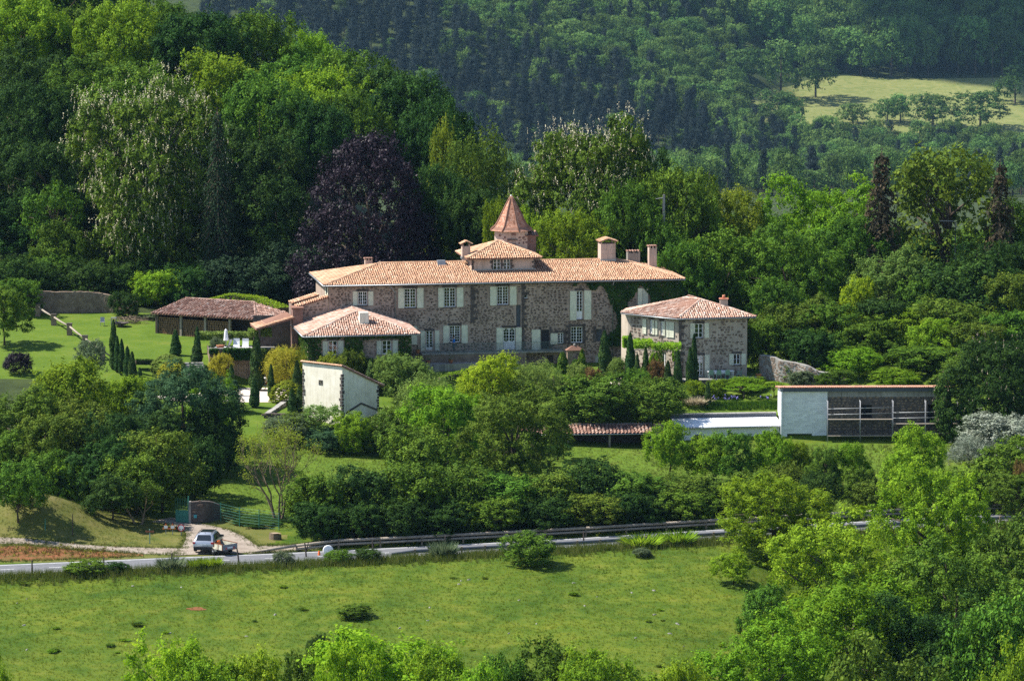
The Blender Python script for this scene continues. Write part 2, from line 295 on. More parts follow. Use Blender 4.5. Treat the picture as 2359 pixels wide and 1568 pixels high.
LM = {}
LM['green'] = leafmat('leaf_green', (.018, .048, .006), (.072, .15, .014), (.17, .28, .026))
LM['bright'] = leafmat('leaf_bright', (.05, .11, .007), (.145, .26, .013), (.27, .4, .026), trans=.3)
LM['vivid'] = leafmat('leaf_vivid', (.09, .17, .008), (.2, .33, .014), (.34, .47, .03), trans=.42, objvar=.05)
LM['deep'] = leafmat('leaf_deep', (.007, .024, .006), (.026, .066, .011), (.075, .145, .022))  # dark green, albedo lowered further to deepen the shade in the crowns
LM['olive'] = leafmat('leaf_olive', (.026, .055, .008), (.085, .145, .015), (.17, .235, .028))
LM['yellow'] = leafmat('leaf_yellow', (.08, .12, .01), (.17, .22, .018), (.3, .33, .035), trans=.4)
LM['gold'] = leafmat('leaf_gold', (.16, .18, .015), (.32, .34, .03), (.48, .47, .07), trans=.4, objvar=.1)
LM['blue'] = leafmat('leaf_blue', (.016, .05, .024), (.04, .092, .038), (.075, .14, .052))
LM['purple'] = leafmat('leaf_purple', (.008, .006, .010), (.019, .012, .020), (.042, .028, .042), trans=.08, gloss=.12, rough=.5, objvar=.1)
LM['conifer'] = leafmat('leaf_conifer', (.01, .025, .012), (.022, .045, .02), (.05, .08, .03), trans=.1)
LM['brown_conifer'] = leafmat('leaf_brown_conifer', (.014, .018, .010), (.04, .034, .02), (.1, .065, .04), trans=.1, objvar=.1)
LM['cypress'] = leafmat('leaf_cypress', (.012, .034, .010), (.03, .066, .016), (.065, .11, .025), trans=.1, objvar=.2)
LM['silver'] = leafmat('leaf_silver', (.09, .12, .08), (.22, .26, .19), (.42, .45, .38), trans=.2, objvar=.1)
LM['sage'] = leafmat('leaf_sage', (.05, .08, .04), (.1, .14, .07), (.17, .21, .11), trans=.25, objvar=.15)
LM['pale'] = leafmat('leaf_pale', (.06, .115, .022), (.13, .21, .04), (.2, .29, .07), trans=.35, objvar=.15)
LM['red'] = leafmat('leaf_red', (.07, .055, .015), (.15, .09, .03), (.22, .14, .06), objvar=.1)
LM['far_green'] = leafmat('leaf_far_green', (.03, .075, .02), (.095, .18, .04), (.17, .275, .06), trans=.25, objvar=.45)
LM['far_pine'] = leafmat('leaf_far_pine', (.010, .02, .018), (.022, .034, .03), (.042, .058, .05), trans=.08, objvar=.4)  # blue cast in the leaf colour adds to the distant haze
LM['cream'] = leafmat('blossom_cream', (.42, .4, .24), (.58, .54, .36), (.7, .65, .48), trans=.2, objvar=.1)
LM['pink'] = leafmat('blossom_pink', (.4, .3, .24), (.5, .4, .32), (.6, .5, .42), trans=.2, objvar=.1)
LM['lilac'] = leafmat('blossom_lilac', (.2, .16, .5), (.3, .26, .62), (.42, .38, .72), trans=.2, objvar=.1)
LM['straw'] = leafmat('leaf_straw', (.25, .2, .12), (.36, .3, .2), (.48, .42, .3), trans=.2, objvar=.1)
LM['ivy'] = leafmat('leaf_ivy', (.014, .04, .008), (.036, .082, .012), (.07, .13, .02), trans=.2, objvar=.05)
LM['grass'] = leafmat('grass_blades', (.034, .08, .006), (.074, .125, .009), (.14, .17, .02), trans=.35, objvar=.02)
LM['verge'] = leafmat('verge_grass', (.04, .075, .01), (.085, .118, .018), (.2, .2, .07), trans=.3, objvar=.02)
rng = np.random.default_rng(7); random.seed(7)
# ================================================================== ground, road, fields
def sheet(name, xs_fn, ys, matfn, mats):
    pass
def build_ground():
    ys = list(np.arange(150, 262, 14.0)) + list(np.arange(262, 440, 1.0)) + list(np.arange(440, 560, 5.0)) + list(np.arange(560, 2000, 45.0)) + list(np.arange(2005, 2640, 10.0)) + list(np.arange(2650, 3285, 90.0))
    cs = np.concatenate([np.linspace(-1200, -120, 10), np.linspace(-60, 2420, 180), np.linspace(2500, 3600, 10)])
    Y = np.array(ys); yy, cc = np.meshgrid(Y, cs, indexing='ij'); xx = (cc - 1179.5) / FV * (.9925 * yy + 6); zz = terrain(xx.ravel(), yy.ravel()).reshape(xx.shape)
    V = np.stack([xx, yy, zz], -1).reshape(-1, 3); nr, nc = xx.shape
    i = np.arange(nr - 1)[:, None] * nc + np.arange(nc - 1)[None, :]; Q = np.stack([i, i + 1, i + nc + 1, i + nc], -1).reshape(-1, 4)
    me = npmesh('ground', V, Q, [M['meadow'], M['lawn'], M['forest_floor'], M['far_field'], M['dry_grass']])
    cen = V[Q].mean(1); c = 1179.5 + FV * cen[:, 0] / (.9925 * cen[:, 1] + 6); y = cen[:, 1]
    mi = np.zeros(len(Q), int)
    mi[(y > 374) & (y < 432) & (c < 1000)] = 1
    mi[(y > 340) & (y <= 374)] = 1
    mi[(y > 379) & (y < 432) & (c >= 1000)] = 1
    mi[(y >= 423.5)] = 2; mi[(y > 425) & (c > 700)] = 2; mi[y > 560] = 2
    wob = 10 * np.sin(c * .02) + 6 * np.sin(c * .047 + 1)
    mi[(y > 340) & (y < 386) & (c < 330)] = 2
    mi[(y > 321) & (y < 342 + 3 * np.sin(c * .03)) & (c < 640 + 20 * np.sin(y * .8))] = 4
    me.polygons.foreach_set('material_index', mi.astype(np.int32)); me.polygons.foreach_set('use_smooth', [True] * len(Q)); me.update()
    o = link('ground', me); tag(o, kind='structure')
build_ground()
EDGES = []
def strip(name, pts_in, pts_out, mat, lift=.0, kind='structure', sub=6):
    """a draped sheet between two polylines (world xy), lift above the terrain"""
    n = 40; V = []
    def res(p):
        p = np.array([(q[0], q[1]) for q in p]); d = np.r_[0, np.cumsum(np.hypot(*np.diff(p, axis=0).T))]; t = np.linspace(0, d[-1], n); return np.stack([np.interp(t, d, p[:, 0]), np.interp(t, d, p[:, 1])], 1)
    A, B = res(pts_in), res(pts_out)
    if 'dirt' in name or 'bank' in name: EDGES.extend([A, B])
    P = np.concatenate([A + (B - A) * k / sub for k in range(sub + 1)]); z = terrain(P[:, 0], P[:, 1]) + lift
    i = np.arange(sub)[:, None] * n + np.arange(n - 1)[None, :]; Q = np.stack([i, i + 1, i + n + 1, i + n], -1).reshape(-1, 4)
    o = link(name, npmesh(name, np.c_[P, z], Q, mat)); tag(o, kind=kind); return o
def fx(c, y): return ((c - 1179.5) / FV * (.9925 * y + 6), y)
strip('far_field', [fx(1660, 2205), fx(1740, 2184), fx(1900, 2190), fx(2100, 2195), fx(2600, 2195)], [fx(1780, 2345), fx(1850, 2415), fx(1950, 2440), fx(2150, 2440), fx(2650, 2436)], M['far_field'], .6, sub=30)
# road: a real sheet with thickness, its far edge at road_c(x)
def build_road():
    xs = np.linspace(RX[0], RX[-1], 90); y, z = road_c(xs)
    V = []; F = []
    b = MB()
    for i, x in enumerate(xs): V += [(x, y[i] - ROADW, z[i]), (x, y[i], z[i]), (x, y[i] - ROADW - .15, z[i] - .3), (x, y[i] + .15, z[i] - .3)]
    for i in range(len(xs) - 1):
        a = i * 4; F += [(a, a + 4, a + 5, a + 1), (a + 2, a + 6, a + 4, a), (a + 1, a + 5, a + 7, a + 3)]
    b.add(V, F); road = b.build('road', M['asphalt']); tag(road, kind='structure')
    for off, w in ((.3, .14), (ROADW - .35, .14)):
        b = MB(); V = []; F = []
        for i, x in enumerate(xs): V += [(x, y[i] - off - w, z[i] + .005), (x, y[i] - off, z[i] + .005)]
        for i in range(len(xs) - 1): a = i * 2; F.append((a, a + 2, a + 3, a + 1))
        b.add(V, F); b.build('edge_line', M['white_line'], road)
    xx = np.arange(RX[0], RX[-1] - 3, 4.5)
    for x in xx:
        if not (-62 < x < 62): continue
        b = MB(); q = [(x, 0), (x + 1.6, 0), (x + 1.6, 1), (x, 1)]
        P = []
        for a, k in q: yy, zz = road_c(a); P.append((a, yy - ROADW / 2 - .06 + .12 * k, zz + .005))
        b.add(P, [(0, 1, 2, 3)]); b.build('centre_line', M['white_line'], road)
build_road()
# dirt drive climbing from the road past the gate
def wp(l): return [gh(v) for v in l]
dl = [(-60, 1262), (60, 1262), (150, 1268), (260, 1272), (380, 1282)]
strip('dirt_track', wp([(-60, 1240), (60, 1243), (160, 1252), (250, 1258), (330, 1262), (440, 1262)]), wp([(-60, 1252), (60, 1254), (160, 1263), (250, 1270), (330, 1276), (440, 1277)]), M['dirt'], .02)
strip('dirt_drive', wp([(620, 1272), (585, 1254), (560, 1236), (530, 1222), (490, 1212), (440, 1203), (395, 1192)]), wp([(400, 1280), (418, 1262), (428, 1245), (430, 1230), (415, 1217), (385, 1208), (345, 1203)]), M['dirt'], .05)
strip('dirt_verge', wp([(600, 1258), (680, 1256), (760, 1250)]), wp([(570, 1276), (680, 1270), (760, 1263)]), M['dirt'], .035)
strip('flower_bank', wp([(-40, 1258), (60, 1258), (130, 1263), (200, 1271), (330, 1276)]), wp([(-40, 1294), (60, 1292), (130, 1289), (210, 1286), (330, 1281)]), M['red_soil'], .03)
# gravel court (the terrain is level there)
b = MB(); n = 36
b.add([(CTR[0] + CTR[2] * math.cos(2 * math.pi * k / n) * (1 + .05 * math.sin(3 * k)), CTR[1] + CTR[3] * math.sin(2 * math.pi * k / n), CTR[4] + .03) for k in range(n)], [tuple(range(n))])
tag(b.build('gravel_court', M['gravel']), kind='structure')
strip('gravel_path', [(CTR[0] - 2, CTR[1] - 3.8), (CTR[0] - 6, CTR[1] - 4.8), (CTR[0] - 10, CTR[1] - 4.8)], [(CTR[0] - 3, CTR[1] - 2), (CTR[0] - 6, CTR[1] - 3), (CTR[0] - 10, CTR[1] - 3.2)], M['gravel'], .03)
strip('gravel_walk', [gr((1395, 860), 389), gr((1420, 850), 393), gr((1450, 845), 396)], [gr((1425, 868), 389), gr((1452, 858), 393), gr((1475, 850), 396)], M['gravel'], .03)

def fit_z(P, lift=0): return np.c_[P, terrain(P[:, 0], P[:, 1]) + lift]
# grass tufts: blades too many to count
def blades(name, P, hmin, hmax, width, nb, mat, lean=.35, tint_p=None, parent=None, kind='stuff', seed=3):
    g = np.random.default_rng(seed); n = len(P); N = n * nb
    base = np.repeat(P, nb, 0) + np.c_[g.normal(0, .06, (N, 2)), np.zeros(N)]
    h = g.uniform(hmin, hmax, N); a = g.uniform(0, 2 * np.pi, N); w = width * g.uniform(.6, 1.4, N)
    ld = g.normal(0, lean, (N, 2)) * h[:, None]
    t = np.c_[np.cos(a), np.sin(a), np.zeros(N)] * w[:, None]
    V = np.empty((N, 3, 3)); V[:, 0] = base - t; V[:, 1] = base + t; V[:, 2] = base + np.c_[ld, h]
    V[:, :2, 2] -= .03
    ti = np.clip(np.repeat(g.uniform(.1, .8, n) if tint_p is None else tint_p, nb) + g.normal(0, .14, N), 0, 1)
    me = npmesh(name, V.reshape(-1, 3), np.arange(N * 3).reshape(-1, 3), mat, ti)
    o = link(name, me, parent); tag(o, kind=kind); return o
g = np.random.default_rng(11)
def scatter_v(n, vx0, vx1, Y0, Y1, g=g):
    Y = np.sqrt(g.uniform(Y0 ** 2, Y1 ** 2, n)); vx = g.uniform(vx0, vx1, n); x = (vx - 1179.5) / FV * (.9925 * Y + 6); return np.c_[x, Y]
P = scatter_v(52000, -80, 1850, 268, 345); fy, _ = road_c(P[:, 0]); P = P[P[:, 1] < fy - ROADW - .4]
tp = np.clip(.5 + .22 * np.sin(P[:, 0] * .31 + 2 * np.sin(P[:, 1] * .23)) * np.cos(P[:, 1] * .5 + P[:, 0] * .12) + .12 * np.sin(P[:, 0] * 1.1 + P[:, 1] * .7) + g.normal(0, .1, len(P)), 0, 1)
tag(blades('meadow_grass', fit_z(P), .05, .2, .014, 6, LM['grass'], tint_p=tp), 'short green meadow grass in the foreground field', 'grass')
# taller rough verge along the near side of the road
xs = g.uniform(-48, 62, 12000); fy, fz = road_c(xs); P = np.c_[xs, fy - ROADW - .5 - np.abs(g.normal(0, 1.3, len(xs)))]
tag(blades('verge_grass', fit_z(P), .2, .75, .018, 7, LM['verge'], lean=.22, seed=5), 'tall rough grass along the near edge of the road', 'grass')
P = scatter_v(16000, 420, 1560, 338, 372); tag(blades('bank_grass', fit_z(P), .05, .22, .015, 6, LM['verge'], seed=6), 'rough grass on the slope below the houses', 'grass')
P = scatter_v(7000, 1500, 2250, 338, 373); tag(blades('slope_grass', fit_z(P), .08, .35, .018, 6, LM['verge'], seed=8), 'rough grass in front of the block building', 'grass')
P = scatter_v(7000, -60, 420, 322, 346); fy, _ = road_c(P[:, 0]); cc_ = 1179.5 + FV * P[:, 0] / (.9925 * P[:, 1] + 6); P = P[(P[:, 1] > fy + 3.4) & (g.random(len(P)) < np.clip((400 - cc_) / 160, 0, 1))]
tag(blades('mound_grass', fit_z(P), .04, .16, .013, 6, LM['verge'], seed=9), 'dry grass on the mound beside the track', 'grass')

P = np.concatenate([E[np.clip((g.random(420) * 39).astype(int), 0, 39)] + g.normal(0, .28, (420, 2)) for E in EDGES]); P = P[(road_c(P[:, 0])[0] + .3 < P[:, 1])]
tag(blades('track_edge_grass', fit_z(P, .02), .05, .24, .016, 6, LM['verge'], seed=12), 'ragged grass along the edges of the dirt track', 'grass')
fa = wp([(20, 1272), (90, 1270), (150, 1272), (220, 1277)]); P = np.concatenate([np.array([[q.x, q.y]]) + g.normal(0, 1, (130, 2)) * np.array([1.6, 1.1]) for q in fa])
o = blades('bank_flowers', fit_z(P, .02), .1, .3, .03, 4, LM['red'], seed=13); tag(o, 'low red flowering ground cover on the bank beside the road', 'flowers')
P = P[g.random(len(P)) < .16]; tag(blades('yellow_flowers', fit_z(P, .02), .12, .28, .04, 4, LM['gold'], seed=14), 'yellow flowers dotted through the red bank', 'flowers')

pb = [gh((452 + 22 * math.cos(t) * (1 + .25 * math.sin(4 * t)), 1403 + 3.5 * math.sin(t) * (1 + .4 * math.sin(3 * t)))) for t in np.linspace(0, 6.0, 14)]
b = MB(); b.add([(q.x, q.y, q.z + .02) for q in pb], [tuple(range(14))]); tag(b.build('bare_earth_patch', M['red_soil']), kind='structure')
# ================================================================== building tools
class Fr:
    def __init__(s, O, ang): s.O = Vector(O); s.a = ang; s.m = Matrix.Rotation(-ang, 3, 'Z'); s.c = s.m @ (CAM - s.O)
    def L(s, P): return s.m @ (Vector(P) - s.O)
    def W(s, p): return s.m.transposed() @ Vector(p) + s.O
    def hit(s, v, y0): d = s.m @ ray(v); t = (y0 - s.c.y) / d.y; p = s.c + d * t; return p.x, p.z
    def hitx(s, v, x0): d = s.m @ ray(v); t = (x0 - s.c.x) / d.x; p = s.c + d * t; return p.y, p.z
    def rect(s, p, q, y0): a = s.hit(p, y0); b_ = s.hit(q, y0); return min(a[0], b_[0]), min(a[1], b_[1]), max(a[0], b_[0]), max(a[1], b_[1])
    def rectx(s, p, q, x0): a = s.hitx(p, x0); b_ = s.hitx(q, x0); return min(a[0], b_[0]), min(a[1], b_[1]), max(a[0], b_[0]), max(a[1], b_[1])
def wall_cells(b, u0, u1, z0, z1, holes, put, depth=.28, m=0):
    """wall rectangle with real openings and reveals; put(u, d, z) gives a local point, d = depth into the wall"""
    us = sorted({u0, u1, *[h[0] for h in holes], *[h[2] for h in holes]}); zs = sorted({z0, z1, *[h[1] for h in holes], *[h[3] for h in holes]})
    us = [u for u in us if u0 <= u <= u1]; zs = [z for z in zs if z0 <= z <= z1]
    for i in range(len(us) - 1):
        for j in range(len(zs) - 1):
            cu, cz = (us[i] + us[i + 1]) / 2, (zs[j] + zs[j + 1]) / 2
            if any(h[0] < cu < h[2] and h[1] < cz < h[3] for h in holes): continue
            b.add([put(us[i], 0, zs[j]), put(us[i + 1], 0, zs[j]), put(us[i + 1], 0, zs[j + 1]), put(us[i], 0, zs[j + 1])], [(0, 1, 2, 3)], m)
    for a, c, d, e in holes:
        P = [(a, c), (d, c), (d, e), (a, e)]
        for k in range(4):
            p, q = P[k], P[(k + 1) % 4]
            b.add([put(p[0], 0, p[1]), put(q[0], 0, q[1]), put(q[0], depth, q[1]), put(p[0], depth, p[1])], [(0, 1, 2, 3)], m)
STONES = []
for k in range(12):
    q = MB(); n = 7; rr = random.Random(k); base = [(math.cos(2 * math.pi * i / n + rr.uniform(-.25, .25)), math.sin(2 * math.pi * i / n + rr.uniform(-.25, .25)), rr.uniform(.42, .55)) for i in range(n)]
    sq = lambda v: math.copysign(min(abs(v) ** .7, 1), v)
    V0 = [(sq(c) * r, .06, sq(s_) * r) for c, s_, r in base]; V1 = [(x * .86, -.5 - rr.uniform(0, .4), z * .84) for x, _, z in V0]
    q.add(V0 + V1, [tuple(range(n, 2 * n))[::-1]] + [(i, n + i, n + (i + 1) % n, (i + 1) % n) for i in range(n)]); STONES.append(q)
STONE_ME = {}
def stone_mesh(k, mat):
    if (k, mat.name) not in STONE_ME: STONE_ME[(k, mat.name)] = STONES[k].mesh('stone', mat)
    return STONE_ME[(k, mat.name)]
def rubble(parent, u0, u1, z0, z1, holes, place, rotz, mat, cover=.6, size=1.0, seed=1, keep=None, nmax=300, limit=None):
    """irregular stones standing proud of the mortar; place(u, z) -> local position, rotz the wall's local turn"""
    g = random.Random(seed); L = []; z = z0
    while z < z1:
        h = g.uniform(.13, .34) * size; u = u0 + g.uniform(0, .3)
        while u < u1:
            w = g.uniform(.2, .62) * size; zz = z + h / 2 + g.uniform(-.05, .05)
            if g.random() < cover and u + w < u1 and not any(hh[0] - .08 < u + w and hh[2] + .08 > u and hh[1] - .06 < zz + h / 2 and hh[3] + .1 > zz - h / 2 for hh in holes) and (keep is None or keep(u + w / 2, zz)):
                L.append((w * g.uniform(.75, 1.0), h * g.uniform(.7, .98), u + w / 2, zz, g.randrange(12), g.uniform(-.12, .12)))
            u += w + g.uniform(.02, .12)
        z += h + .02
    L.sort(key=lambda t: -t[0] * t[1]); rest = MB()
    for i, (w, h, u, zz, k, rot) in enumerate(L):
        p = place(u, zz)
        if i < nmax:
            o = link('stone', stone_mesh(k, mat), parent, p); o.rotation_euler = (0, rot, rotz); o.scale = (w, .05, h)
        else:
            Mx = Matrix.Translation(p) @ Matrix.Rotation(rotz, 4, 'Z') @ Matrix.Rotation(rot, 4, 'Y') @ Matrix.Diagonal((w, .05, h, 1))
            rest.add([Mx @ Vector(v) for v in STONES[k].v], STONES[k].f)
    if rest.v: tag(rest.build('rubble_stones', mat, parent), kind='stuff')
def quoins(parent, place_fn, z0, z1, mat, seed=1, w=(.35, .6), h=(.28, .42), name='quoin'):
    g = random.Random(seed); z = z0; k = 0
    while z < z1:
        hh = g.uniform(*h); ww = g.uniform(*w) if k % 2 else g.uniform(*w) * .6
        place_fn(parent, z, min(z + hh - .03, z1), ww, mat, name); z += hh; k += 1
def tile_poly(poly, pitch=.24, course=.38, rad=.09, seed=1, lift=.03, jitter=.02):
    """canal tiles over a convex roof polygon; poly[0]-poly[1] is the eave"""
    P = [Vector(p) for p in poly]; e = (P[1] - P[0]).normalized(); nn = (P[1] - P[0]).cross(P[-1] - P[0]).normalized()
    if nn.z < 0: nn = -nn
    g_ = nn.cross(e).normalized()
    if g_.z < 0: g_ = -g_
    Q = [((p - P[0]).dot(e), (p - P[0]).dot(g_)) for p in P]; r = np.random.default_rng(seed)
    e0, e1 = min(q[0] for q in Q), max(q[0] for q in Q); V = []; F = []; T = []; ns = 4
    nc = max(1, int((e1 - e0) / pitch)); pt = (e1 - e0) / nc
    for c in range(nc):
        x = e0 + (c + .5) * pt; gs = []
        for i in range(len(Q)):
            a, b_ = Q[i], Q[(i + 1) % len(Q)]
            if (a[0] - x) * (b_[0] - x) <= 0 and abs(a[0] - b_[0]) > 1e-6: gs.append(a[1] + (b_[1] - a[1]) * (x - a[0]) / (b_[0] - a[0]))
        if len(gs) < 2: continue
        lo, hi = min(gs) - .05, max(gs); y = lo; tc = r.uniform(-.06, .06)
        while y < hi - .05:
            y1 = min(y + course * 1.12, hi + .04); b0 = len(V); dx = r.normal(0, jitter)
            for yy, rr, li in ((y, rad * 1.08, lift + .035), (y1, rad * .88, lift)):
                for k in range(ns + 1):
                    an = math.pi * k / ns; p = P[0] + e * (x + dx + rr * math.cos(an)) + g_ * yy + nn * (li + rr * .85 * math.sin(an)); V.append(tuple(p))
            for k in range(ns): F.append((b0 + k, b0 + k + 1, b0 + ns + 2 + k, b0 + ns + 1 + k))
            T += [float(np.clip(r.beta(2.6, 2.2) + tc, 0, 1))] * ns; y += course
    return V, F, T
def roof(parent, polys, mat, seed=1, pitch=.24, course=.38, rad=.09, caps=(), deck_t=.1, name='roof'):
    """deck with thickness + real tiles; returns the roof part"""
    b = MB()
    for p in polys:
        P = [Vector(q) for q in p]; n = len(P); b.add(P + [q - Vector((0, 0, deck_t)) for q in P], [tuple(range(n)), tuple(range(2 * n - 1, n - 1, -1))] + [(i, n + i, n + (i + 1) % n, (i + 1) % n) for i in range(n)])
    rf = b.build(name, M['tile_base'], parent); V = []; F = []; T = []
    for k, p in enumerate(polys):
        v, f, t = tile_poly(p, pitch, course, rad, seed * 31 + k); o = len(V); V += v; F += [tuple(o + i for i in q) for q in f]; T += t
    r = np.random.default_rng(seed); ns = 5
    for A, B in caps:
        A = Vector(A); B = Vector(B); d = (B - A); L = d.length; d.normalize(); s_ = d.cross(Vector((0, 0, 1))).normalized(); up = s_.cross(d); n = max(1, int(L / .42))
        for i in range(n):
            o = len(V)
            for t_, rr in ((i * L / n - .03, .15), ((i + 1) * L / n + .03, .125)):
                for k in range(ns + 1): an = math.pi * k / ns; V.append(tuple(A + d * t_ + s_ * rr * math.cos(an) + up * (.03 + rr * math.sin(an))))
            for k in range(ns): F.append((o + k, o + k + 1, o + ns + 2 + k, o + ns + 1 + k)); T.append(float(r.uniform(.2, .9)))
            T[-ns:] = [T[-1]] * ns
    tag(link('roof_tiles', npmesh('roof_tiles', np.array(V), np.array(F), mat, np.array(T)), rf), kind='stuff'); return rf
def slab(b, u0, u1, d0, d1, z0, z1, put, m=0):
    P = [put(u, d, z) for z in (z0, z1) for u, d in ((u0, d0), (u1, d0), (u1, d1), (u0, d1))]
    b.add(P, ((0, 3, 2, 1), (4, 5, 6, 7), (0, 1, 5, 4), (1, 2, 6, 5), (2, 3, 7, 6), (3, 0, 4, 7)), m)
def window(parent, put, r, nx=2, ny=4, shutters=(), curtain=None, panel=0.0, smat='shutter', frame=True, lintel=True, name='window', sill=True, bars=.035, arch=False):
    """casement set in the opening r=(u0,z0,u1,z1); put(u,d,z) local, d>0 into the wall"""
    u0, z0, u1, z1 = r; w = u1 - u0; b = MB(); D0, D1 = .1, .16
    pz = z0 + panel * (z1 - z0); t = .07
    for a in ((u0, u0 + t, z0, z1), (u1 - t, u1, z0, z1), (u0 + t, u1 - t, z1 - t, z1), (u0 + t, u1 - t, z0, z0 + t)): slab(b, a[0], a[1], D0, D1, a[2], a[3], put)
    cas = [(u0 + t, (u0 + u1) / 2 - .045), ((u0 + u1) / 2 + .045, u1 - t)] if nx >= 2 and nx % 2 == 0 else [(u0 + t, u1 - t)]
    if len(cas) == 2: slab(b, cas[0][1], cas[1][0], D0 - .01, D1, z0 + t, z1 - t, put)
    if panel: slab(b, u0 + t, u1 - t, D0 + .01, D1, z0 + t, pz, put)
    zl = max(z0 + t, pz)
    for a, c in cas:
        k = max(1, nx // len(cas))
        for i in range(1, k): x = a + (c - a) * i / k; slab(b, x - bars / 2, x + bars / 2, D0 + .012, D1 - .01, zl, z1 - t, put)
        for j in range(1, ny): z = zl + (z1 - t - zl) * j / ny; slab(b, a, c, D0 + .014, D1 - .012, z - bars / 2, z + bars / 2, put)
        if arch:
            for s_ in (0, 1):
                x0_, x1_ = (a, a + .12) if s_ == 0 else (c - .12, c); slab(b, x0_, x1_, D0 + .005, D1, z1 - t - .14, z1 - t, put); slab(b, x0_, x1_, D0 + .005, D1, zl, zl + .1, put)
    o = b.build(name, M['white'], parent)
    for a, c in cas:
        q = MB(); slab(q, a, c, D0 + .03, D0 + .036, zl, z1 - t, put); q.build('pane', M['glass'], o)
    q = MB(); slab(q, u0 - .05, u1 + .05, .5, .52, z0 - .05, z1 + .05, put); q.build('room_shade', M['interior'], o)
    if curtain:
        q = MB(); n = 14
        for a, c in ((u0 + .05, u0 + w * .47), (u1 - w * .47, u1 - .05)):
            P = []
            for i in range(n + 1): u = a + (c - a) * i / n; d = .3 + .03 * math.sin(i * 1.7); P += [put(u, d, z0), put(u, d, z1)]
            q.add(P, [(2 * i, 2 * i + 2, 2 * i + 3, 2 * i + 1) for i in range(n)])
        q.build('curtain', M[curtain], o)
    if lintel: q = MB(); slab(q, u0 - .18, u1 + .18, -.03, .1, z1 + .01, z1 + .27, put); q.build('lintel', M['dark_stone'], o)
    if sill: q = MB(); slab(q, u0 - .1, u1 + .1, -.09, .12, z0 - .1, z0 - .005, put); q.build('sill', M['dark_stone'], o)
    for s_ in shutters: shutter(o, put, s_, smat)
    return o
def shutter(parent, put, s_, smat='shutter', name='shutter'):
    a, z0, c, z1 = s_; b = MB(); slab(b, a, c, -.075, -.04, z0, z1, put)
    h = z1 - z0; t = .07
    for q in ((a, a + t, z0, z1), (c - t, c, z0, z1)): slab(b, q[0], q[1], -.092, -.075, q[2], q[3], put)
    for f_ in (0, .36, .68, 1): zz = z0 + (h - t) * f_; slab(b, a + t, c - t, -.09, -.075, zz, zz + t, put)
    return b.build(name, M[smat], parent)
def pipe(parent, pts, r=.05, name='downpipe', mat='zinc'): b = MB(); b.tube(pts, r, 6); return b.build(name, M[mat], parent, True)
def ivy(name, label, P, N, mat, leaf=.16, seed=1, cat='ivy'):
    """climbing leaves: P points on the wall (world), N outward normal"""
    g = np.random.default_rng(seed); n = len(P); N = np.broadcast_to(np.array(N, float), (n, 3))
    me = leaves_mesh(name, P + N * g.uniform(.02, .22, (n, 1)), N * .9 + np.array([0, 0, .5]), leaf, mat, g, clump=np.clip(.5 + .3 * np.sin(P[:, 0] * 2.1 + P[:, 2] * 1.7), 0, 1))
    o = link(name, me); return tag(o, label, cat)
def leaves_mesh(name, C, Nrm, size, mat, g, clump=None, rough=.75, aspect=.62):
    n = len(C); nr = Nrm / np.maximum(np.linalg.norm(Nrm, axis=1, keepdims=True), 1e-6) + g.normal(0, rough * .6, (n, 3)); nr /= np.linalg.norm(nr, axis=1, keepdims=True)
    a = g.normal(0, 1, (n, 3)); t = np.cross(nr, a); t /= np.linalg.norm(t, axis=1, keepdims=True); bt = np.cross(nr, t)
    s_ = (size * g.uniform(.6, 1.35, n))[:, None]; w = s_ * aspect
    V = np.empty((n, 4, 3)); V[:, 0] = C - t * s_; V[:, 1] = C - bt * w; V[:, 2] = C + t * s_; V[:, 3] = C + bt * w
    ti = np.clip((clump if clump is not None else .5) * .62 + g.uniform(0, .38, n), 0, 1)
    return npmesh(name, V.reshape(-1, 3), np.arange(n * 4).reshape(-1, 4), mat, ti)
